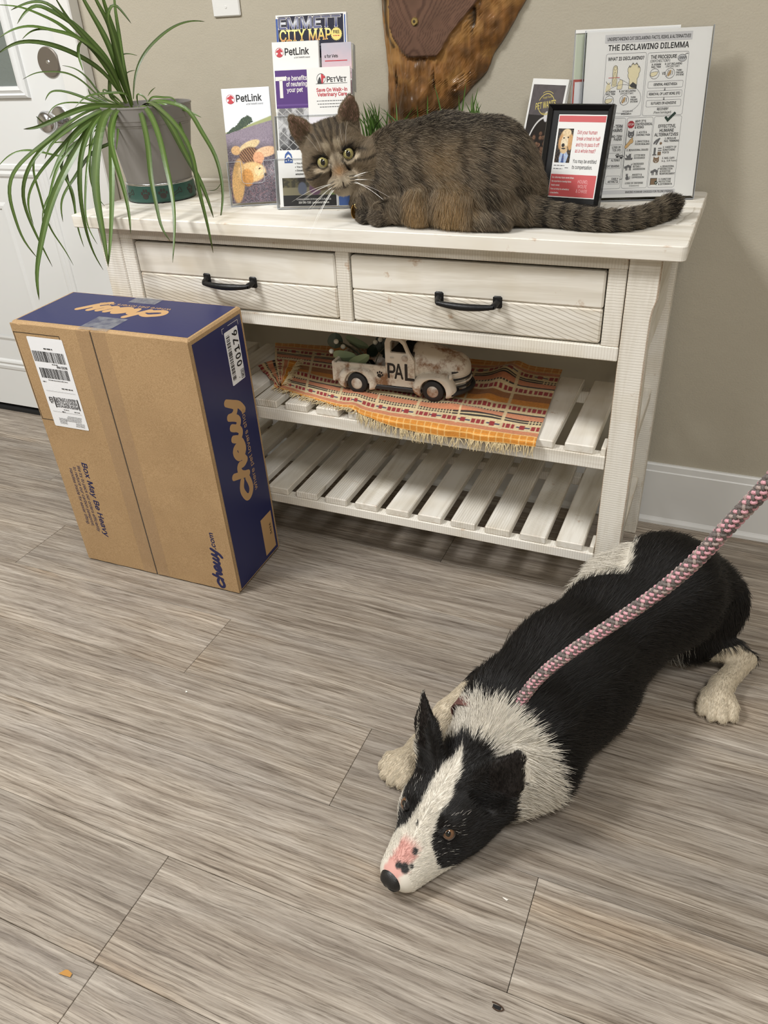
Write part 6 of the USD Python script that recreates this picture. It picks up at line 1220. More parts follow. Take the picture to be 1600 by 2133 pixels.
def onbowl(P, a0, z0, k, name, par):
    v, f = extr(P, 0.0004); v = v*[k, k, 1]; ang = a0+v[:, 0]/0.0745; r = np.interp(v[:, 1]+z0, [0.0, 0.010, 0.036], [0.0752, 0.0752, 0.0730])+v[:, 2]; BWL.part(name, (np.stack([PLC[0]+r*np.cos(ang), PLC[1]+r*np.sin(ang), PLC[2]+z0+v[:, 1]], 1), f), M_brn)
M_brn = plain('brown_decal', lin(52, 46, 42), 0.45)
paw = shapely.union_all([affinity.scale(Point(0, -0.7).buffer(1), 1.5, 1.25)]+[affinity.scale(Point(a, b).buffer(0.66), 0.8, 1.15) for a, b in ((-1.75, 0.6), (-0.65, 1.7), (0.65, 1.7), (1.75, 0.6))]); bone_ = shapely.union_all([LineString([(-2, -0.8), (2, 0.8)]).buffer(0.45)]+[Point(a, b).buffer(0.62) for a, b in ((-2.3, -0.4), (-2.0, -1.35), (2.3, 0.4), (2.0, 1.35))]); bone_ = bone_.buffer(0.14).difference(bone_.buffer(-0.14))
va = math.atan2(CAM[1]-PLC[1], CAM[0]-PLC[0])
for da, P, nm in ((-0.50, paw, 'paw_print'), (0.02, paw, 'paw_print'), (0.42, bone_, 'bone_mark'), (0.95, paw, 'paw_print'), (-1.1, bone_, 'bone_mark'), (-1.6, paw, 'paw_print'), (1.5, bone_, 'bone_mark')): onbowl(P, va+da, 0.0185, 0.0045, nm, None)
SP = T('potted_spider_plant', 'spider plant with long arching striped leaves in a grey plastic pot', 'potted plant', tuple(PLC+[0, 0, 0.005]))
SP.part('pot', lathe([(0, 0.006), (0.064, 0.006), (0.066, 0.010), (0.0865, 0.148), (0.0875, 0.149), (0.0878, 0.1520), (0.0890, 0.1525), (0.0905, 0.1600), (0.0912, 0.1605), (0.0930, 0.182), (0.0945, 0.184), (0.0942, 0.187), (0.0915, 0.1865), (0.0880, 0.165), (0, 0.165)], 72, PLC), M_gpl, smooth=35)
SP.part('soil', lathe([(0, 0.176), (0.06, 0.174), (0.0895, 0.171), (0.0895, 0.166), (0, 0.166)], 40, PLC), plain('potting_soil', (0.03, 0.022, 0.015), 0.95, bump=0.003, bscale=150))
def leafmat():
    return mat('spider_leaf', {'c': ('attribute', {'attribute': 'col'}), 'p': ('principled_bsdf', {'roughness': 0.36, 'specular_ior_level': 0.5}), 'tb': ('translucent_bsdf', {}), 'm': ('mix_closure', {'fac': 0.22})}, [('c.color', 'p.base_color'), ('c.color', 'tb.color'), ('p.BSDF', 'm.closure1'), ('tb.BSDF', 'm.closure2')], 'm.closure')
M_leaf = leafmat()
LEAVES = [([[64,-305,980],[51,-307,1041],[36,-311,1108],[13,-323,1172],[4,-327,1202]], 4.6),
([[63,-306,986],[56,-312,1055],[53,-314,1133],[42,-322,1171],[37,-326,1203]], 4.9),
([[65,-305,983],[63,-315,1047],[68,-318,1107],[64,-327,1170],[66,-329,1206]], 4.6),
([[66,-303,985],[67,-319,1063],[68,-327,1120],[71,-329,1147],[83,-322,1160],[96,-315,1147],[107,-310,1129]], 4.3),
([[66,-303,985],[57,-296,1054],[54,-287,1119],[53,-280,1170],[55,-274,1200]], 3.9),
([[58,-310,989],[36,-327,1064],[6,-351,1120],[-8,-362,1151],[-17,-370,1181]], 4.6),
([[57,-311,992],[43,-340,1065],[23,-367,1118],[3,-393,1156],[-10,-406,1169],[-35,-431,1169],[-55,-451,1160]], 3.9),
([[54,-313,992],[46,-329,1067],[28,-347,1105],[9,-366,1134],[-17,-390,1157],[-33,-404,1165],[-48,-418,1158],[-65,-434,1138]], 4.3),
([[55,-312,989],[46,-341,1059],[31,-363,1098],[16,-381,1117],[2,-398,1135],[-13,-416,1148],[-37,-442,1163],[-65,-472,1169]], 3.6),
([[55,-312,989],[53,-339,1062],[42,-358,1090],[20,-386,1114],[-4,-415,1125],[-25,-438,1132],[-52,-468,1127],[-70,-489,1115]], 4.3),
([[-4,-360,1113],[-12,-401,1124],[-18,-419,1127],[-27,-439,1125],[-35,-461,1113]], 1.5),
([[57,-311,989],[46,-329,1029],[38,-338,1046],[10,-368,1079],[-16,-394,1097],[-43,-420,1107],[-67,-443,1107],[-98,-472,1090]], 3.9),
([[12,-346,1107],[14,-368,1095],[22,-382,1077],[34,-393,1055]], 2.6),
([[69,-301,996],[70,-284,1034],[82,-262,1070],[105,-232,1100],[134,-198,1122],[161,-169,1128],[174,-154,1126]], 2.5),
([[66,-304,1002],[51,-300,1059],[54,-293,1075],[65,-282,1077],[76,-271,1073]], 1.5),
([[63,-306,1002],[52,-298,1035],[58,-290,1044],[68,-277,1047]], 1.2),
([[46,-319,987],[9,-334,1005],[-15,-343,1031],[-41,-356,1049],[-72,-373,1054],[-95,-386,1053],[-121,-401,1043]], 1.5),
([[49,-318,987],[9,-325,1005],[-13,-327,1033],[-40,-333,1056],[-63,-342,1063]], 1.8),
([[46,-319,987],[10,-348,996],[-20,-372,1012],[-41,-389,1020],[-55,-400,1019],[-67,-409,1005]], 2.5),
([[44,-321,987],[2,-375,996],[-25,-406,999],[-40,-422,992],[-48,-432,980]], 1.5),
([[51,-316,985],[15,-375,989],[-13,-413,980],[-37,-447,968],[-52,-467,962],[-67,-486,961]], 4.9),
([[-70,-412,960],[-61,-435,966],[-51,-460,981]], 2.1),
([[48,-318,985],[13,-366,983],[-23,-409,961],[-56,-449,932],[-90,-489,901],[-108,-510,875],[-113,-520,854],[-111,-529,799],[-102,-531,755],[-84,-525,716]], 3.9),
([[49,-317,983],[5,-369,973],[-41,-419,942],[-74,-455,913],[-96,-479,879],[-107,-495,838],[-104,-500,794],[-94,-499,748],[-79,-496,691]], 3.3),
([[49,-317,983],[9,-366,970],[-24,-403,940],[-56,-440,902],[-82,-469,869],[-101,-493,822],[-98,-498,778]], 3.3),
([[50,-316,982],[24,-365,969],[0,-408,927],[-23,-450,876],[-47,-494,810],[-63,-529,741],[-71,-553,684],[-70,-565,639]], 6.6),
([[50,-316,982],[8,-370,956],[-15,-399,917],[-38,-427,883],[-59,-453,846],[-80,-478,805],[-85,-487,776]], 2.6),
([[-14,-367,919],[-66,-399,899],[-86,-412,904],[-105,-424,911],[-129,-440,915],[-156,-458,907],[-181,-475,886]], 1.6),
([[51,-315,982],[60,-417,969],[50,-454,931],[46,-481,882],[49,-502,815],[57,-512,758],[67,-514,723],[77,-512,698]], 4.6),
([[52,-315,981],[23,-372,962],[15,-403,912],[16,-419,871],[26,-428,829],[41,-426,807]], 2.5),
([[53,-314,980],[88,-426,970],[95,-470,922],[101,-500,872],[110,-520,820],[121,-537,761],[127,-549,717]], 7.2),
([[54,-313,979],[99,-418,956],[118,-465,894],[127,-498,831],[129,-528,766],[127,-549,719]], 4.9),
([[56,-312,979],[104,-415,974],[118,-451,947],[142,-480,903],[163,-498,860],[178,-515,813],[184,-529,779]], 4.3),
([[57,-311,979],[65,-350,965],[79,-384,938],[91,-412,914]], 2.0),
([[72,-299,981],[172,-410,960],[208,-456,921],[232,-494,874],[254,-521,826],[270,-535,791],[285,-538,772]], 4.9),
([[76,-295,981],[175,-390,977],[223,-436,945],[259,-476,898],[284,-506,851],[299,-535,803],[307,-572,743]], 5.3),
([[81,-291,983],[184,-371,983],[230,-400,949],[271,-423,901],[302,-435,858],[330,-451,799]], 5.9),
([[84,-289,984],[222,-405,978],[263,-428,957],[306,-458,917],[335,-492,863],[358,-516,815],[380,-540,757]], 4.6),
([[87,-287,985],[212,-362,992],[245,-366,982],[281,-379,946],[311,-389,905],[326,-400,869],[333,-413,835],[333,-437,788]], 3.6),
([[82,-291,984],[139,-292,979],[183,-287,973],[220,-284,959]], 2.8),
([[90,-285,983],[103,-285,996],[131,-276,996],[146,-271,994],[156,-270,981]], 2.0),
([[75,-297,985],[88,-305,1005],[101,-304,999],[110,-307,985]], 1.5),
([[93,-282,1000],[89,-262,1008],[89,-247,1013]], 0.8),
([[168,-223,805],[196,-237,810],[227,-252,832]], 0.8),
([[-37,-385,924],[-89,-438,916],[-101,-452,889],[-100,-457,837],[-97,-460,795],[-91,-459,758],[-78,-453,722],[-67,-447,682]], 2.0),
([[1,-355,949],[-39,-439,871],[-27,-440,845],[-20,-450,802],[-14,-460,758],[-7,-464,729]], 2.6),
([[17,-343,956],[65,-466,908],[73,-508,845],[83,-531,787],[98,-534,757]], 2.3),
([[3,-354,946],[-40,-428,872],[-32,-436,829],[-29,-443,794]], 3.0),
([[18,-342,961],[-49,-448,875],[-60,-470,834],[-69,-488,802]], 2.8),
([[49,-318,987],[35,-328,1005],[37,-327,1026],[39,-325,1048]], 3.3),
([[36,-327,985],[1,-332,1000],[-11,-334,1006],[-18,-332,1019]], 2.3),
([[62,-307,981],[54,-334,932],[14,-384,909],[-20,-427,863],[-43,-459,818],[-44,-468,780]], 3.0),
([[60,-309,982],[42,-366,975],[22,-412,958],[9,-445,937],[5,-468,910]], 3.6),
([[53,-314,983],[34,-354,982],[9,-395,967],[-13,-430,949],[-34,-464,923],[-40,-477,905]], 3.6),
([[69,-301,982],[98,-324,965],[127,-353,934],[139,-374,915]], 2.6),
([[53,-314,986],[40,-325,1004],[25,-336,1016],[25,-336,1003]], 1.6),
([[64,-305,981],[66,-314,1003],[42,-343,1011],[10,-381,1005],[-4,-398,990]], 2.0),
([[55,-312,982],[29,-381,968],[10,-423,943],[-6,-458,917],[-15,-485,887],[-20,-499,870]], 3.3),
([[94,-282,983],[129,-286,986],[159,-292,967],[189,-308,929]], 2.6)]
rng = np.random.default_rng(17)
for k, (pts, hw) in enumerate(LEAVES):
    P = np.array(pts, float)/1000; n = 34; c = spline(P, n); t = np.linspace(0, 1, n); hw = hw/1000*rng.uniform(1.05, 1.28)
    w = hw*np.clip(np.minimum(0.35+t/0.30*0.65, 1), 0, 1)*np.sqrt(np.clip((1-t)/0.42, 0, 1)); w[-1] = 0.0002
    tg = np.gradient(c, axis=0); tg /= np.linalg.norm(tg, axis=1, keepdims=True); rad = c-PLC-[0, 0, 0.18]; rad[:, 2] = 0; h = CAM-c; h /= np.linalg.norm(h, axis=1, keepdims=True); up = np.array([0, 0, 1.0])*0.35+h*0.65
    sd = np.cross(tg, up); sd /= np.linalg.norm(sd, axis=1, keepdims=True)+1e-9; tw = rng.normal(0, 0.22)+rng.normal(0, 0.30)*t; nn_ = np.cross(sd, tg); sd = sd*np.cos(tw)[:, None]+nn_*np.sin(tw)[:, None]
    v, f = ribbon(c, w, sd, 0.30, 0.00035); nv = len(v)//2
    base = C(*(np.array([72, 100, 40])*rng.uniform(0.82, 1.15)))*(1 if k > 21 else 0.9); mid = C(140, 164, 92); pale = C(120, 140, 66); brown = C(74, 60, 36)
    cc = np.repeat(base[None], n, 0); basew = np.exp(-t/0.10)*0.6; cc = over(cc, basew, pale); tip = smst(0.93, 1.0, t)*rng.uniform(0.2, 1.0); cc = over(cc, tip, brown); cm = over(cc, np.full(n, 0.42)*(t < 0.95), mid)
    ccol = np.stack([cc, cm, cc], 1).reshape(-1, 3); SP.part('leaf', (v, f), M_leaf, smooth=False, col=np.vstack([ccol, ccol*0.9]))
# ================================================================ cat grass behind the cat
GR = T('cat_grass', 'tuft of cat grass growing in a low tray behind the cat', 'grass', (0.66, -0.15, 0.8)); rng = np.random.default_rng(23)
GR.part('tray', cat(cbox((0.535, -0.225, 0.8005), (0.795, -0.085, 0.862), 0.004)), plain('white_tray', lin(220, 216, 206), 0.4)); GR.part('soil', cbox((0.539, -0.221, 0.860), (0.791, -0.089, 0.8645), 0.001), plain('grass_soil', (0.03, 0.022, 0.015), 0.95))
spots = [(0.537, 0.973, -0.03), (0.582, 0.958, 0.03), (0.685, 0.985, -0.01), (0.699, 1.003, -0.02), (0.7426, 1.002, 0.02), (0.7715, 0.993, 0.01), (0.784, 0.967, 0.03), (0.7925, 0.957, 0.04), (0.827, 0.944, 0.05), (0.60, 0.970, -0.01), (0.765, 0.985, 0.0), (0.758, 0.978, 0.0)]+[(rng.uniform(0.525, 0.572), rng.uniform(0.94, 0.975), rng.normal(0, 0.02)) for _ in range(26)]+[(rng.uniform(0.74, 0.785), rng.uniform(0.93, 0.985), rng.normal(0, 0.02)) for _ in range(14)]+[(rng.uniform(0.57, 0.80), rng.uniform(0.91, 0.965), rng.normal(0, 0.03)) for _ in range(34)]
for x, z, lean in spots:
    y = -0.165+rng.uniform(-0.035, 0.03); b = A3(x-lean-rng.normal(0, 0.012), y, 0.862); b[0] = np.clip(b[0], 0.545, 0.785); tip_ = A3(x, y+rng.normal(0, 0.01), z); md = b*0.45+tip_*0.55+A3((b[0]-tip_[0])*0.25, 0, 0.012)
    c = spline([b, md, tip_], 10); t = np.linspace(0, 1, 10); sd = A3(0.75, 0.6, 0)*1.0; sd /= np.linalg.norm(sd); v, f = ribbon(c, 0.0022*np.sqrt(1-t**1.5)+0.0001, sd, 0.3, 0.0002); col = np.repeat(C(*(np.array([96, 132, 62])*rng.uniform(0.75, 1.2)))[None], len(v), 0); GR.part('blade', (v, f), M_leaf, col=col)
# ================================================================ woven runner on the upper shelf
def runner_xyz(s, t):
    x = (0.385+0.615*s)*(1-t)+(0.245+0.728*s)*t; y = np.interp(s, [0, 0.25, 0.5, 1.0], [-0.400, -0.445, -0.474, -0.476])*(1-t)+np.interp(s, [0, 0.5, 1], [-0.150, -0.112, -0.118])*t
    rel = t*0.33; rid = np.exp(-((t-0.30-0.10*np.sin(s*5))/0.05)**2)*0.007*np.sin(s*9+1)**2+0.005*np.exp(-((s-0.36)/0.03)**2)*(1-t)+0.006*np.exp(-((s-0.76-0.1*t)/0.025)**2)*smst(0.2, 0.5, t)+0.016*np.exp(-((s-0.83)/0.05)**2-((t-0.78)/0.14)**2)+0.003*nz(s*14, t*9, 0)
    z = 0.4266+rid; return x, y, z
def runner_rgb(s, t):
    q = t*100; x = s*62; n = nz(s*300, t*200, 0)-0.5
    OR, BE, RD, BK, PK, BL = C(206, 134, 46), C(212, 192, 150), C(146, 40, 44), C(38, 30, 30), C(196, 128, 92), C(62, 58, 88); c = np.tile(BE, (len(s), 1)); ck = (np.floor(x) % 2 == 0); wt = (x % 1) < 0.16
    def bandc(a, b, colr, m=1.0): nonlocal c; k = ((q >= a) & (q < b))*m; c = over(c, k, colr)
    for off, flip in ((0, 1), (100, -1)):
        def bb(a, b, colr, m=1.0): bandc(*( (a, b) if flip > 0 else (100-b, 100-a)), colr, m)
        bb(0, 8, OR); bb(8, 9.2, BE); bb(9.2, 13, PK); bb(13, 14.5, BE); bb(14.5, 19.5, RD, np.where((x % 6) < 3.4, (x % 1) > 0.25, ck)); bb(16.5, 18.0, BL, ((x % 6) >= 3.4)*~ck); bb(19.5, 22, BE); bb(22, 25.5, BK, ((x*1.6) % 1) > 0.22); bb(23.6, 24.1, BE); bb(25.5, 31, PK); bb(31, 33, BK, ((x*1.6+0.4) % 1) > 0.22); bb(33, 36, BE); bb(36, 40.5, RD, (x % 1) > 0.28); bb(40.5, 43, BE); bb(43, 50.1, OR if flip > 0 else C(150, 96, 48))
    c = over(c, ((x % 9) < 0.55)*((q > 12) & (q < 88))*0.9, BE); c = over(c, ((q < 9) | (q > 91))*((x % 1.5) < 0.2)*0.8, C(232, 190, 120)); c = over(c, ((q % 4.2) < 0.7)*(((q < 9) | (q > 91)))*0.7, C(232, 190, 120))
    return c*(1+0.5*n)[:, None]
RN = T('table_runner', 'orange and red striped woven runner with fringe crumpled on the upper slatted shelf', 'runner', (0.65, -0.28, 0.424))
NS, NT, HG = 300, 120, 14
s_, t_ = np.meshgrid(np.linspace(0, 1, NS), np.linspace(0, 1, NT)); x_, y_, z_ = runner_xyz(s_, t_)
hs = s_[0]; hang = np.interp(hs, [0, 0.30, 0.42, 0.60, 0.82, 1.0], [0, 0, 0.006, 0.020, 0.017, 0.012]); rows = []
for k in range(HG, 0, -1):
    d = hang*k/HG; over_ = np.minimum(d/0.006, 1); rows.append(np.stack([x_[0], y_[0]-0.003*over_-0.0015*np.sin(hs*40)*over_, z_[0]-d], 1))
G = np.concatenate([np.array(rows), np.stack([x_, y_, z_], -1)], 0); G[-NT:, :, 2] = np.where((t_ < 0.02)&(hang[None] > 0.004), G[-NT:, :, 2]-0.0006, G[-NT:, :, 2])
tt_ = np.concatenate([np.repeat((-np.arange(HG, 0, -1)/HG)[:, None]*0.0, NS, 1)+np.clip(0.0, 0, 1)+np.linspace(0.0, 0.055, HG)[:, None], 0.055+0.945*t_], 0); col = runner_rgb(np.repeat(s_[:1], HG+NT, 0).ravel(), tt_.ravel())
nr_, nc = HG+NT, NS; i, j = np.meshgrid(np.arange(nr_-1), np.arange(nc-1), indexing='ij'); a = (i*nc+j).ravel(); f = np.vstack([np.stack([a, a+1, a+nc+1], 1), np.stack([a, a+nc+1, a+nc], 1)]); v = G.reshape(-1, 3)
vb = v.copy(); vb[:, 2] -= 0.0015; vb[:HG*nc, 1] += 0.0012; RN.part('cloth', (np.vstack([v, vb]), np.vstack([f, f[:, ::-1]+len(v)])), vcol('woven_cotton', 0.85, sheen_weight=0.15), smooth=True, col=np.vstack([col, col]))
# folded corner at the left with its own fringe
fa, fb_, fc = A3(0.282, -0.300, 0.4285), A3(0.405, -0.408, 0.4285), A3(0.372, -0.262, 0.433); su, tv_ = np.meshgrid(np.linspace(0, 1, 60), np.linspace(0, 1, 40)); e0 = fa+(fb_-fa)*su[..., None]; e1 = fa+(fc-fa)*0.35+(fb_+(fc-fb_)*1.0-fa-(fc-fa)*0.35)*su[..., None]
FG = e0*(1-tv_[..., None])+(fc+(fb_-fc)*(0.9*su[..., None]))*tv_[..., None]; FG[..., 2] += 0.010*np.sin(PI*tv_)+0.002*np.sin(su*20); i, j = np.meshgrid(np.arange(39), np.arange(59), indexing='ij'); a = (i*60+j).ravel(); ff = np.vstack([np.stack([a, a+1, a+61], 1), np.stack([a, a+61, a+60], 1)]); fv = FG.reshape(-1, 3); fcol = runner_rgb((su*0.4+0.1).ravel(), (0.40-0.40*tv_).ravel()); RN.part('folded_corner', (np.vstack([fv, fv-[0, 0, 0.0015]]), np.vstack([ff, ff[:, ::-1]+len(fv)])), vcol('woven_cotton_fold', 0.85), smooth=True, col=np.vstack([fcol, fcol*0.9]))
rng = np.random.default_rng(6); fr = []
for k in range(300):
    s = rng.random(); xi = np.interp(s, hs, x_[0]); yi = np.interp(s, hs, y_[0]); zi = np.interp(s, hs, z_[0])-np.interp(s, hs, hang); hg = np.interp(s, hs, hang); ln = rng.uniform(0.013, 0.024)
    on = hg > 0.004; d = A3(rng.normal(0, 0.25), -0.12 if on else -0.95, -0.95 if on else -0.02+0.15*rng.random()); d /= np.linalg.norm(d); b = A3(xi, yi-(0.004 if on else 0), zi+(0.0 if on else 0.001)); e = b+d*ln
    fr.append(tube(spline([b, b+d*ln*0.5+rng.normal(0, 0.0012, 3), e], 5), np.array([0.0011, 0.0010, 0.0009, 0.0007, 0.0004]), 4))
for k in range(90):
    s = rng.random(); b = fc+(fb_-fc)*0.9*s+A3(0, 0, 0.002); d = A3(0.6, 0.35, 0.1)+rng.normal(0, 0.2, 3); d /= np.linalg.norm(d); fr.append(tube(spline([b, b+d*0.008+A3(0, 0, 0.002), b+d*0.017-A3(0, 0, 0.001)], 5), [0.0009, 0.0009, 0.0008, 0.0006, 0.0003], 4))
RN.part('fringe', cat(*fr), plain('fringe_cream', lin(214, 196, 156), 0.85), kind='stuff')
# ================================================================ toy truck
def rusty(name, base, rust, lo, hi):
    return mat(name, {'g': ('geometry', {}), 'n': ('noise_texture', {'scale': 19.0, 'detail': 6.0, 'roughness': 0.70}), 'r': ('rgb_ramp', {'ramp': [(lo, base), (hi, rust)]}), 'p': ('principled_bsdf', {'roughness': 0.55})}, [('g.position', 'n.vector'), ('n.fac', 'r.fac'), ('r.color', 'p.base_color')])
M_tr = rusty('chipped_cream_paint', lin(214, 208, 196), lin(136, 102, 74), 0.50, 0.62); M_tyre = plain('black_tyre', (0.012, 0.012, 0.013), 0.6); M_hub = rusty('rusty_hub', lin(200, 194, 184), lin(140, 110, 88), 0.42, 0.60); M_tdk = plain('truck_dark', (0.02, 0.02, 0.022), 0.5)
TR = T('toy_truck', 'cream rust-flecked toy pickup truck lettered PAL parked on the runner', 'toy truck', (0.67, -0.325, 0.4275), 0.03)
TO = A3(0.522, -0.377, 0.4285)
def tw(m): v, f = vf(m); c, n = math.cos(0.03), math.sin(0.03); return np.stack([TO[0]+v[:, 0]*c-v[:, 1]*n, TO[1]+v[:, 0]*n+v[:, 1]*c, TO[2]+v[:, 2]], 1), f   # x along, y across (0 near side), z up
def prism(P, y0, y1, b=0.002):
    v, f = extr(P, y1-y0); return np.stack([v[:, 0], y1-v[:, 2], v[:, 1]], 1), f
WD = 0.118
bed = sbox(0.004, 0.026, 0.128, 0.063)
for y0 in (0.004, WD-0.010): TR.part('bed_side', tw(cbox((0.004, y0, 0.022), (0.128, y0+0.006, 0.063), 0.0015)), M_tr)
TR.part('tailgate', tw(cbox((0.0, 0.003, 0.020), (0.007, WD-0.003, 0.066), 0.002)), M_tr); TR.part('bed_floor', tw(cbox((0.005, 0.008, 0.024), (0.128, WD-0.008, 0.030), 0.001)), M_tdk); TR.part('bed_rail', tw(cbox((0.012, 0.0035, 0.062), (0.126, 0.0105, 0.0655), 0.0012)), M_tr)
cabp = Polygon([(0.126, 0.024), (0.126, 0.118), (0.130, 0.128), (0.140, 0.133), (0.158, 0.132), (0.170, 0.124), (0.180, 0.100), (0.190, 0.084), (0.191, 0.024)]).buffer(-0.003).buffer(0.003); win = Polygon([(0.138, 0.098), (0.138, 0.120), (0.142, 0.125), (0.158, 0.124), (0.166, 0.117), (0.174, 0.098)]).buffer(-0.002).buffer(0.002)
for y0, y1 in ((0.004, 0.011), (WD-0.011, WD-0.004)): TR.part('door', tw(prism(cabp.difference(win), y0, y1)), M_tr)
cabi = cabp.buffer(-0.0015).difference(cabp.buffer(-0.007)).difference(sbox(0.165, 0.086, 0.19, 0.120)); TR.part('cab', tw(prism(cabi, 0.010, WD-0.010)), M_tr); TR.part('cab_interior', tw(cbox((0.132, 0.012, 0.030), (0.186, WD-0.012, 0.096), 0.002)), M_tdk); TR.part('windscreen', tw(hullm([(0.1705, 0.012, 0.122), (0.1705, WD-0.012, 0.122), (0.1885, 0.012, 0.086), (0.1885, WD-0.012, 0.086), (0.170, 0.012, 0.1215), (0.170, WD-0.012, 0.1215), (0.188, 0.012, 0.0855), (0.188, WD-0.012, 0.0855)])), M_clear)
TR.part('steering_wheel', tw(torus((0.172, 0.035, 0.098), (1, 0, 0.5), 0.009, 0.0012, 20, 6)), M_tdk)
v, f = sdf_mesh([('c', ((0.190, 0.040, 0.064), (0.262, 0.046, 0.054), 0.033, 0.026), 0.02), ('c', ((0.190, WD-0.040, 0.064), (0.262, WD-0.046, 0.054), 0.033, 0.026), 0.02), ('c', ((0.190, WD/2, 0.070), (0.266, WD/2, 0.060), 0.034, 0.026), 0.02), ('c', ((0.20, WD/2, 0.036), (0.258, WD/2, 0.036), 0.030, 0.026), 0.02), ('e', ((0.24, WD/2, 0.0), np.eye(3), (0.2, 0.2, 0.022)), -0.004)], 0.0026); TR.part('hood', tw((v, f)), M_tr, smooth=True)
for nm, cx, top in (('rear_fender', 0.060, 0.056), ('front_fender', 0.2325, 0.060)):
    for yy, sg in ((0.0, 1), (WD, -1)):
        yc = yy+sg*0.012; pr = [('c', ((cx-0.020, yc, 0.030), (cx+0.016, yc, 0.032), 0.026, 0.027), 0.012), ('c', ((cx+0.018, yc, 0.030), (cx+0.034, yc, 0.022), 0.022, 0.012), 0.012), ('c', ((cx-0.022, yc, 0.026), (cx-0.036, yc, 0.022), 0.020, 0.012), 0.012), ('c', ((cx, yc-sg*0.06, 0.021), (cx, yc+sg*0.004, 0.021), 0.0285, 0.0285), -0.003), ('c', ((cx-0.08, yc, -0.030), (cx+0.08, yc, -0.030), 0.040, 0.040), -0.002)]
        pr.append(('e', ((cx, yy-sg*0.035, 0.03), np.eye(3), (0.2, 0.031, 0.2)), -0.003)); v, f = sdf_mesh(pr, 0.0018, 0.006); TR.part(nm, tw((v, f)), M_tr, smooth=True)
for cx in (0.060, 0.2325):
    for yy, sg in ((0.004, -1), (WD-0.004, 1)):
        w_ = lathe([(0, -0.008), (0.018, -0.008), (0.0225, -0.006), (0.0232, 0), (0.0225, 0.006), (0.018, 0.0085), (0.0135, 0.0085), (0.0125, 0.0075), (0, 0.0075)], 36); v, f = w_; p_ = tw((np.stack([cx+v[:, 0], yy+sg*v[:, 2], 0.0232+v[:, 1]], 1), f if sg < 0 else f[:, ::-1])); wp = TR.part('wheel', p_, M_tyre, smooth=40)
        h_ = lathe([(0, 0.0115), (0.006, 0.0112), (0.0105, 0.0098), (0.0125, 0.0085), (0.013, 0.0070)], 30); v, f = h_; TR.part('hubcap', tw((np.stack([cx+v[:, 0], yy+sg*v[:, 2], 0.0232+v[:, 1]], 1), f)), M_hub, parent=wp, smooth=50, label='pale rusty hubcap')
for y0 in (0.001, WD-0.011): TR.part('running_board', tw(cbox((0.088, y0, 0.013), (0.205, y0+0.010, 0.023), 0.002)), M_tdk)
TR.part('chassis', tw(cbox((0.01, 0.02, 0.014), (0.28, WD-0.02, 0.026), 0.002)), M_tdk)
a_ = np.linspace(-1.0, 1.0, 21); bump_ = np.stack([0.300-0.030*(np.abs(a_)**2.2), WD/2+a_*0.056, np.full(21, 0.019)], 1); TR.part('bumper', tw(tube(bump_, 0.0052, 10)), M_tdk, smooth=True); TR.part('grille_shell', tw(hullm([(0.270, 0.022, 0.020), (0.270, WD-0.022, 0.020), (0.292, 0.040, 0.020), (0.292, WD-0.040, 0.020), (0.266, 0.024, 0.068), (0.266, WD-0.024, 0.068), (0.288, 0.042, 0.066), (0.288, WD-0.042, 0.066)])), M_tr)
for k in range(5): z = 0.029+k*0.0078; gb = np.stack([0.2965-0.0008*k-0.026*(np.abs(a_)**2.4), WD/2+a_*(0.044-0.001*k), np.full(21, z)], 1); TR.part('grille_bar', tw(tube(gb, 0.0022, 8)), M_tdk if k % 2 == 0 else M_tr, smooth=True)
for yy in (0.010, WD-0.010): TR.part('headlight', tw(xf(lathe([(0, 0.006), (0.004, 0.0055), (0.0062, 0.003), (0.0066, 0)], 20), (0.266, yy, 0.055), (0, 1, 0), (0, 0, 1))), plain('headlight_glass', (0.7, 0.68, 0.62), 0.15), smooth=50)
TR.part('mirror', tw(xf(lathe([(0, 0.003), (0.0055, 0.0022), (0.0066, 0)], 20), (0.170, 0.002, 0.088), (1, 0, 0), (0, 0, 1), (0, -1, 0))), M_hub); TR.part('door_handle', tw(cbox((0.137, 0.0015, 0.086), (0.146, 0.004, 0.0885), 0.0008)), M_hub)
for st, u, h, w in (('P', 0.1300, 0.0320, 0.0185), ('A', 0.1455, 0.0320, 0.0200), ('L', 0.1690, 0.0350, 0.0215)): m_ = text(st, h, True, w, 0.0005); TR.part('letter', tw(xf(m_, (u, 0.0041, 0.0420-(0.002 if st == 'L' else 0)), (1, 0, 0), (0, 0, 1), (0, -1, 0))), M_ink)
TR.part('paw_print', tw(xf(extr(affinity.rotate(affinity.scale(paw, 0.0034, 0.0034, origin=(0, 0)), -20, origin=(0, 0)), 0.0004), (0.112, 0.0041, 0.046), (1, 0, 0), (0, 0, 1), (0, -1, 0))), M_ink)
# eucalyptus sprig riding in the truck bed
EU = T('eucalyptus_sprig', 'sprig of grey green eucalyptus leaves and white berries in the toy truck bed', 'artificial plant', (0.60, -0.33, 0.46)); rng = np.random.default_rng(2)
def eleaf(c, a, L, W_, tilt, rgb):
    c = A3(*c); ax = A3(math.cos(a), 0.0, math.sin(a)); sd = A3(-math.sin(a)*math.cos(tilt), -math.sin(tilt), math.cos(a)*math.cos(tilt)); t = np.linspace(-1, 1, 15); p = c+ax*(t*L)[:, None]+np.cross(ax, sd)*(0.15*L*(1-t*t))[:, None]; v, f = ribbon(p, W_*np.sqrt(np.clip(1-t**2, 0, 1))*(1-0.15*t)+0.0002, sd, 0.15, 0.0006)
    k = np.tile(np.array([1.0, 1.18, 1.0]), len(t)); col = C(*rgb)*np.concatenate([k, k*0.9])[:, None]; EU.part('leaf', (v, f), M_leaf, col=col)
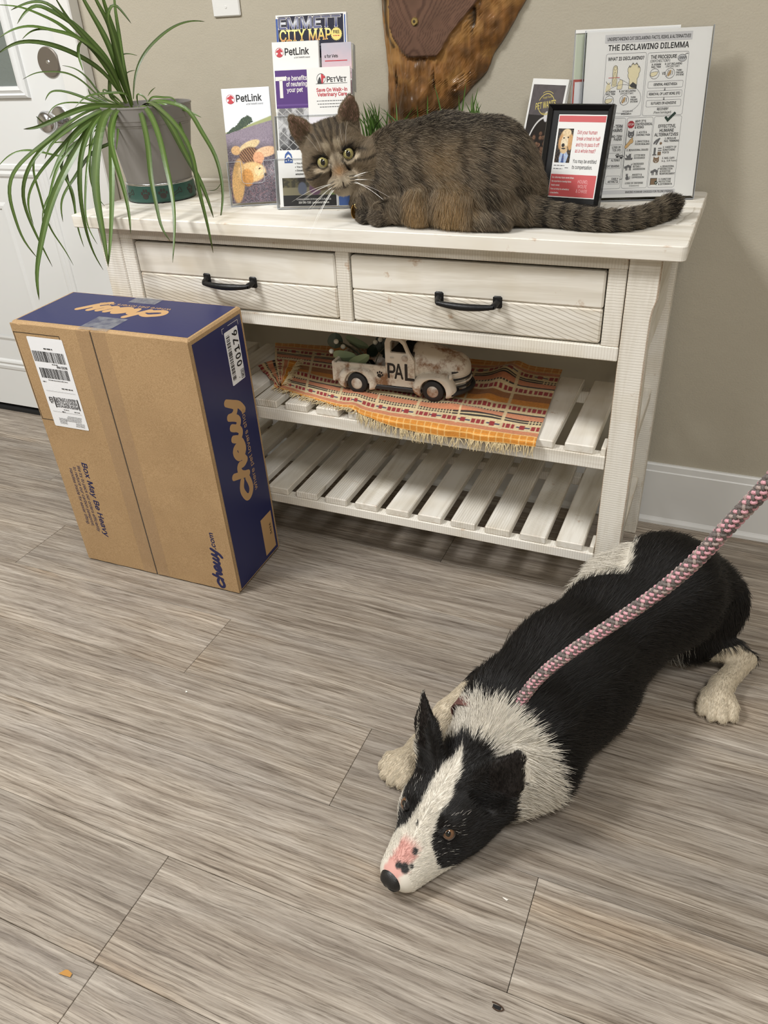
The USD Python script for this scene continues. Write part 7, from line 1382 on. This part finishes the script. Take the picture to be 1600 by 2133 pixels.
for (c, a, L, W_, tl_, rgb) in (((0.497, -0.300, 0.512), 1.4, 0.019, 0.017, 0.4, (94, 114, 106)), ((0.562, -0.322, 0.523), -0.30, 0.029, 0.014, 0.4, (128, 144, 118)), ((0.538, -0.338, 0.494), 0.10, 0.029, 0.019, 0.45, (158, 174, 138)), ((0.575, -0.345, 0.491), 0.55, 0.029, 0.014, 0.4, (162, 176, 136)), ((0.628, -0.310, 0.520), 1.3, 0.018, 0.012, 0.3, (52, 66, 62)), ((0.610, -0.30, 0.512), 2.0, 0.022, 0.012, 0.5, (48, 60, 56)), ((0.59, -0.30, 0.50), 0.9, 0.02, 0.012, 0.2, (56, 70, 62)), ((0.64, -0.325, 0.500), 0.2, 0.018, 0.010, 0.6, (44, 56, 52))): eleaf(c, a, L, W_, tl_, rgb)
for e in ((0.500, -0.305, 0.512), (0.517, -0.325, 0.522), (0.545, -0.325, 0.520), (0.515, -0.338, 0.495), (0.555, -0.347, 0.480), (0.625, -0.315, 0.515)): EU.part('stem', tube(spline([(0.60, -0.325, 0.462), ((0.60+e[0])/2, (-0.325+e[1])/2, (0.47+e[2])/2+0.008), e], 10), 0.0012, 6), plain('stem_green', lin(64, 66, 48), 0.6) if e[0] == 0.5 else usdkit.UsdShade.Material.Get(stage, '/World/Looks/stem_green'))
M_berry = plain('white_berry', lin(222, 224, 216), 0.4)
for c in ((0.5175, -0.335, 0.5243), (0.504, -0.335, 0.5006), (0.531, -0.33, 0.512), (0.60, -0.31, 0.522), (0.61, -0.305, 0.527)): m_ = trimesh.creation.icosphere(3, 0.0056); m_.apply_translation(c); EU.part('berry', m_, M_berry, smooth=True)
table_rule(False)
# ================================================================ small bits on the floor
def bit(name, label, cat_, x, y, s, rgb, seed):
    r = np.random.default_rng(seed); single(name, hullm(r.normal(0, 1, (14, 3))*[s, s*0.7, s*0.25]*np.array([0.6])+[x, y, s*0.3]), plain(name+'_tone_%d' % seed, lin(*rgb), 0.8), label, cat_)
bit('crumb', 'orange crumb on the floor near the bottom left corner of the view', 'crumb', 0.593, -1.451, 0.0065, (176, 128, 62), 1)
bit('paper_scrap', 'tiny white scrap on the floor right of the knotty plank, left of the dog', 'scrap', 0.4324, -0.9341, 0.0030, (226, 222, 214), 2)
bit('paper_scrap', 'tiny white scrap on the floor to the right of the dog nose', 'scrap', 1.0951+0.04, -1.12, 0.0026, (226, 222, 214), 3)
fc_ = T('floor_chip', 'dark chipped corner on the plank joint at the lower middle of the floor', 'chip', (1.166, -1.270, 0)); fc_.part('chip', tube(spline([(1.158, -1.266, 0.0012), (1.170, -1.267, 0.0016), (1.1745, -1.270, 0.0014), (1.170, -1.2735, 0.0014), (1.160, -1.272, 0.001)], 20), 0.0009, 6), plain('chip_brown', lin(66, 48, 34), 0.8)); fc_.part('dark_gap', cbox((1.160, -1.2722, 0.0001), (1.171, -1.2675, 0.0006), 0.0001), M_dark)
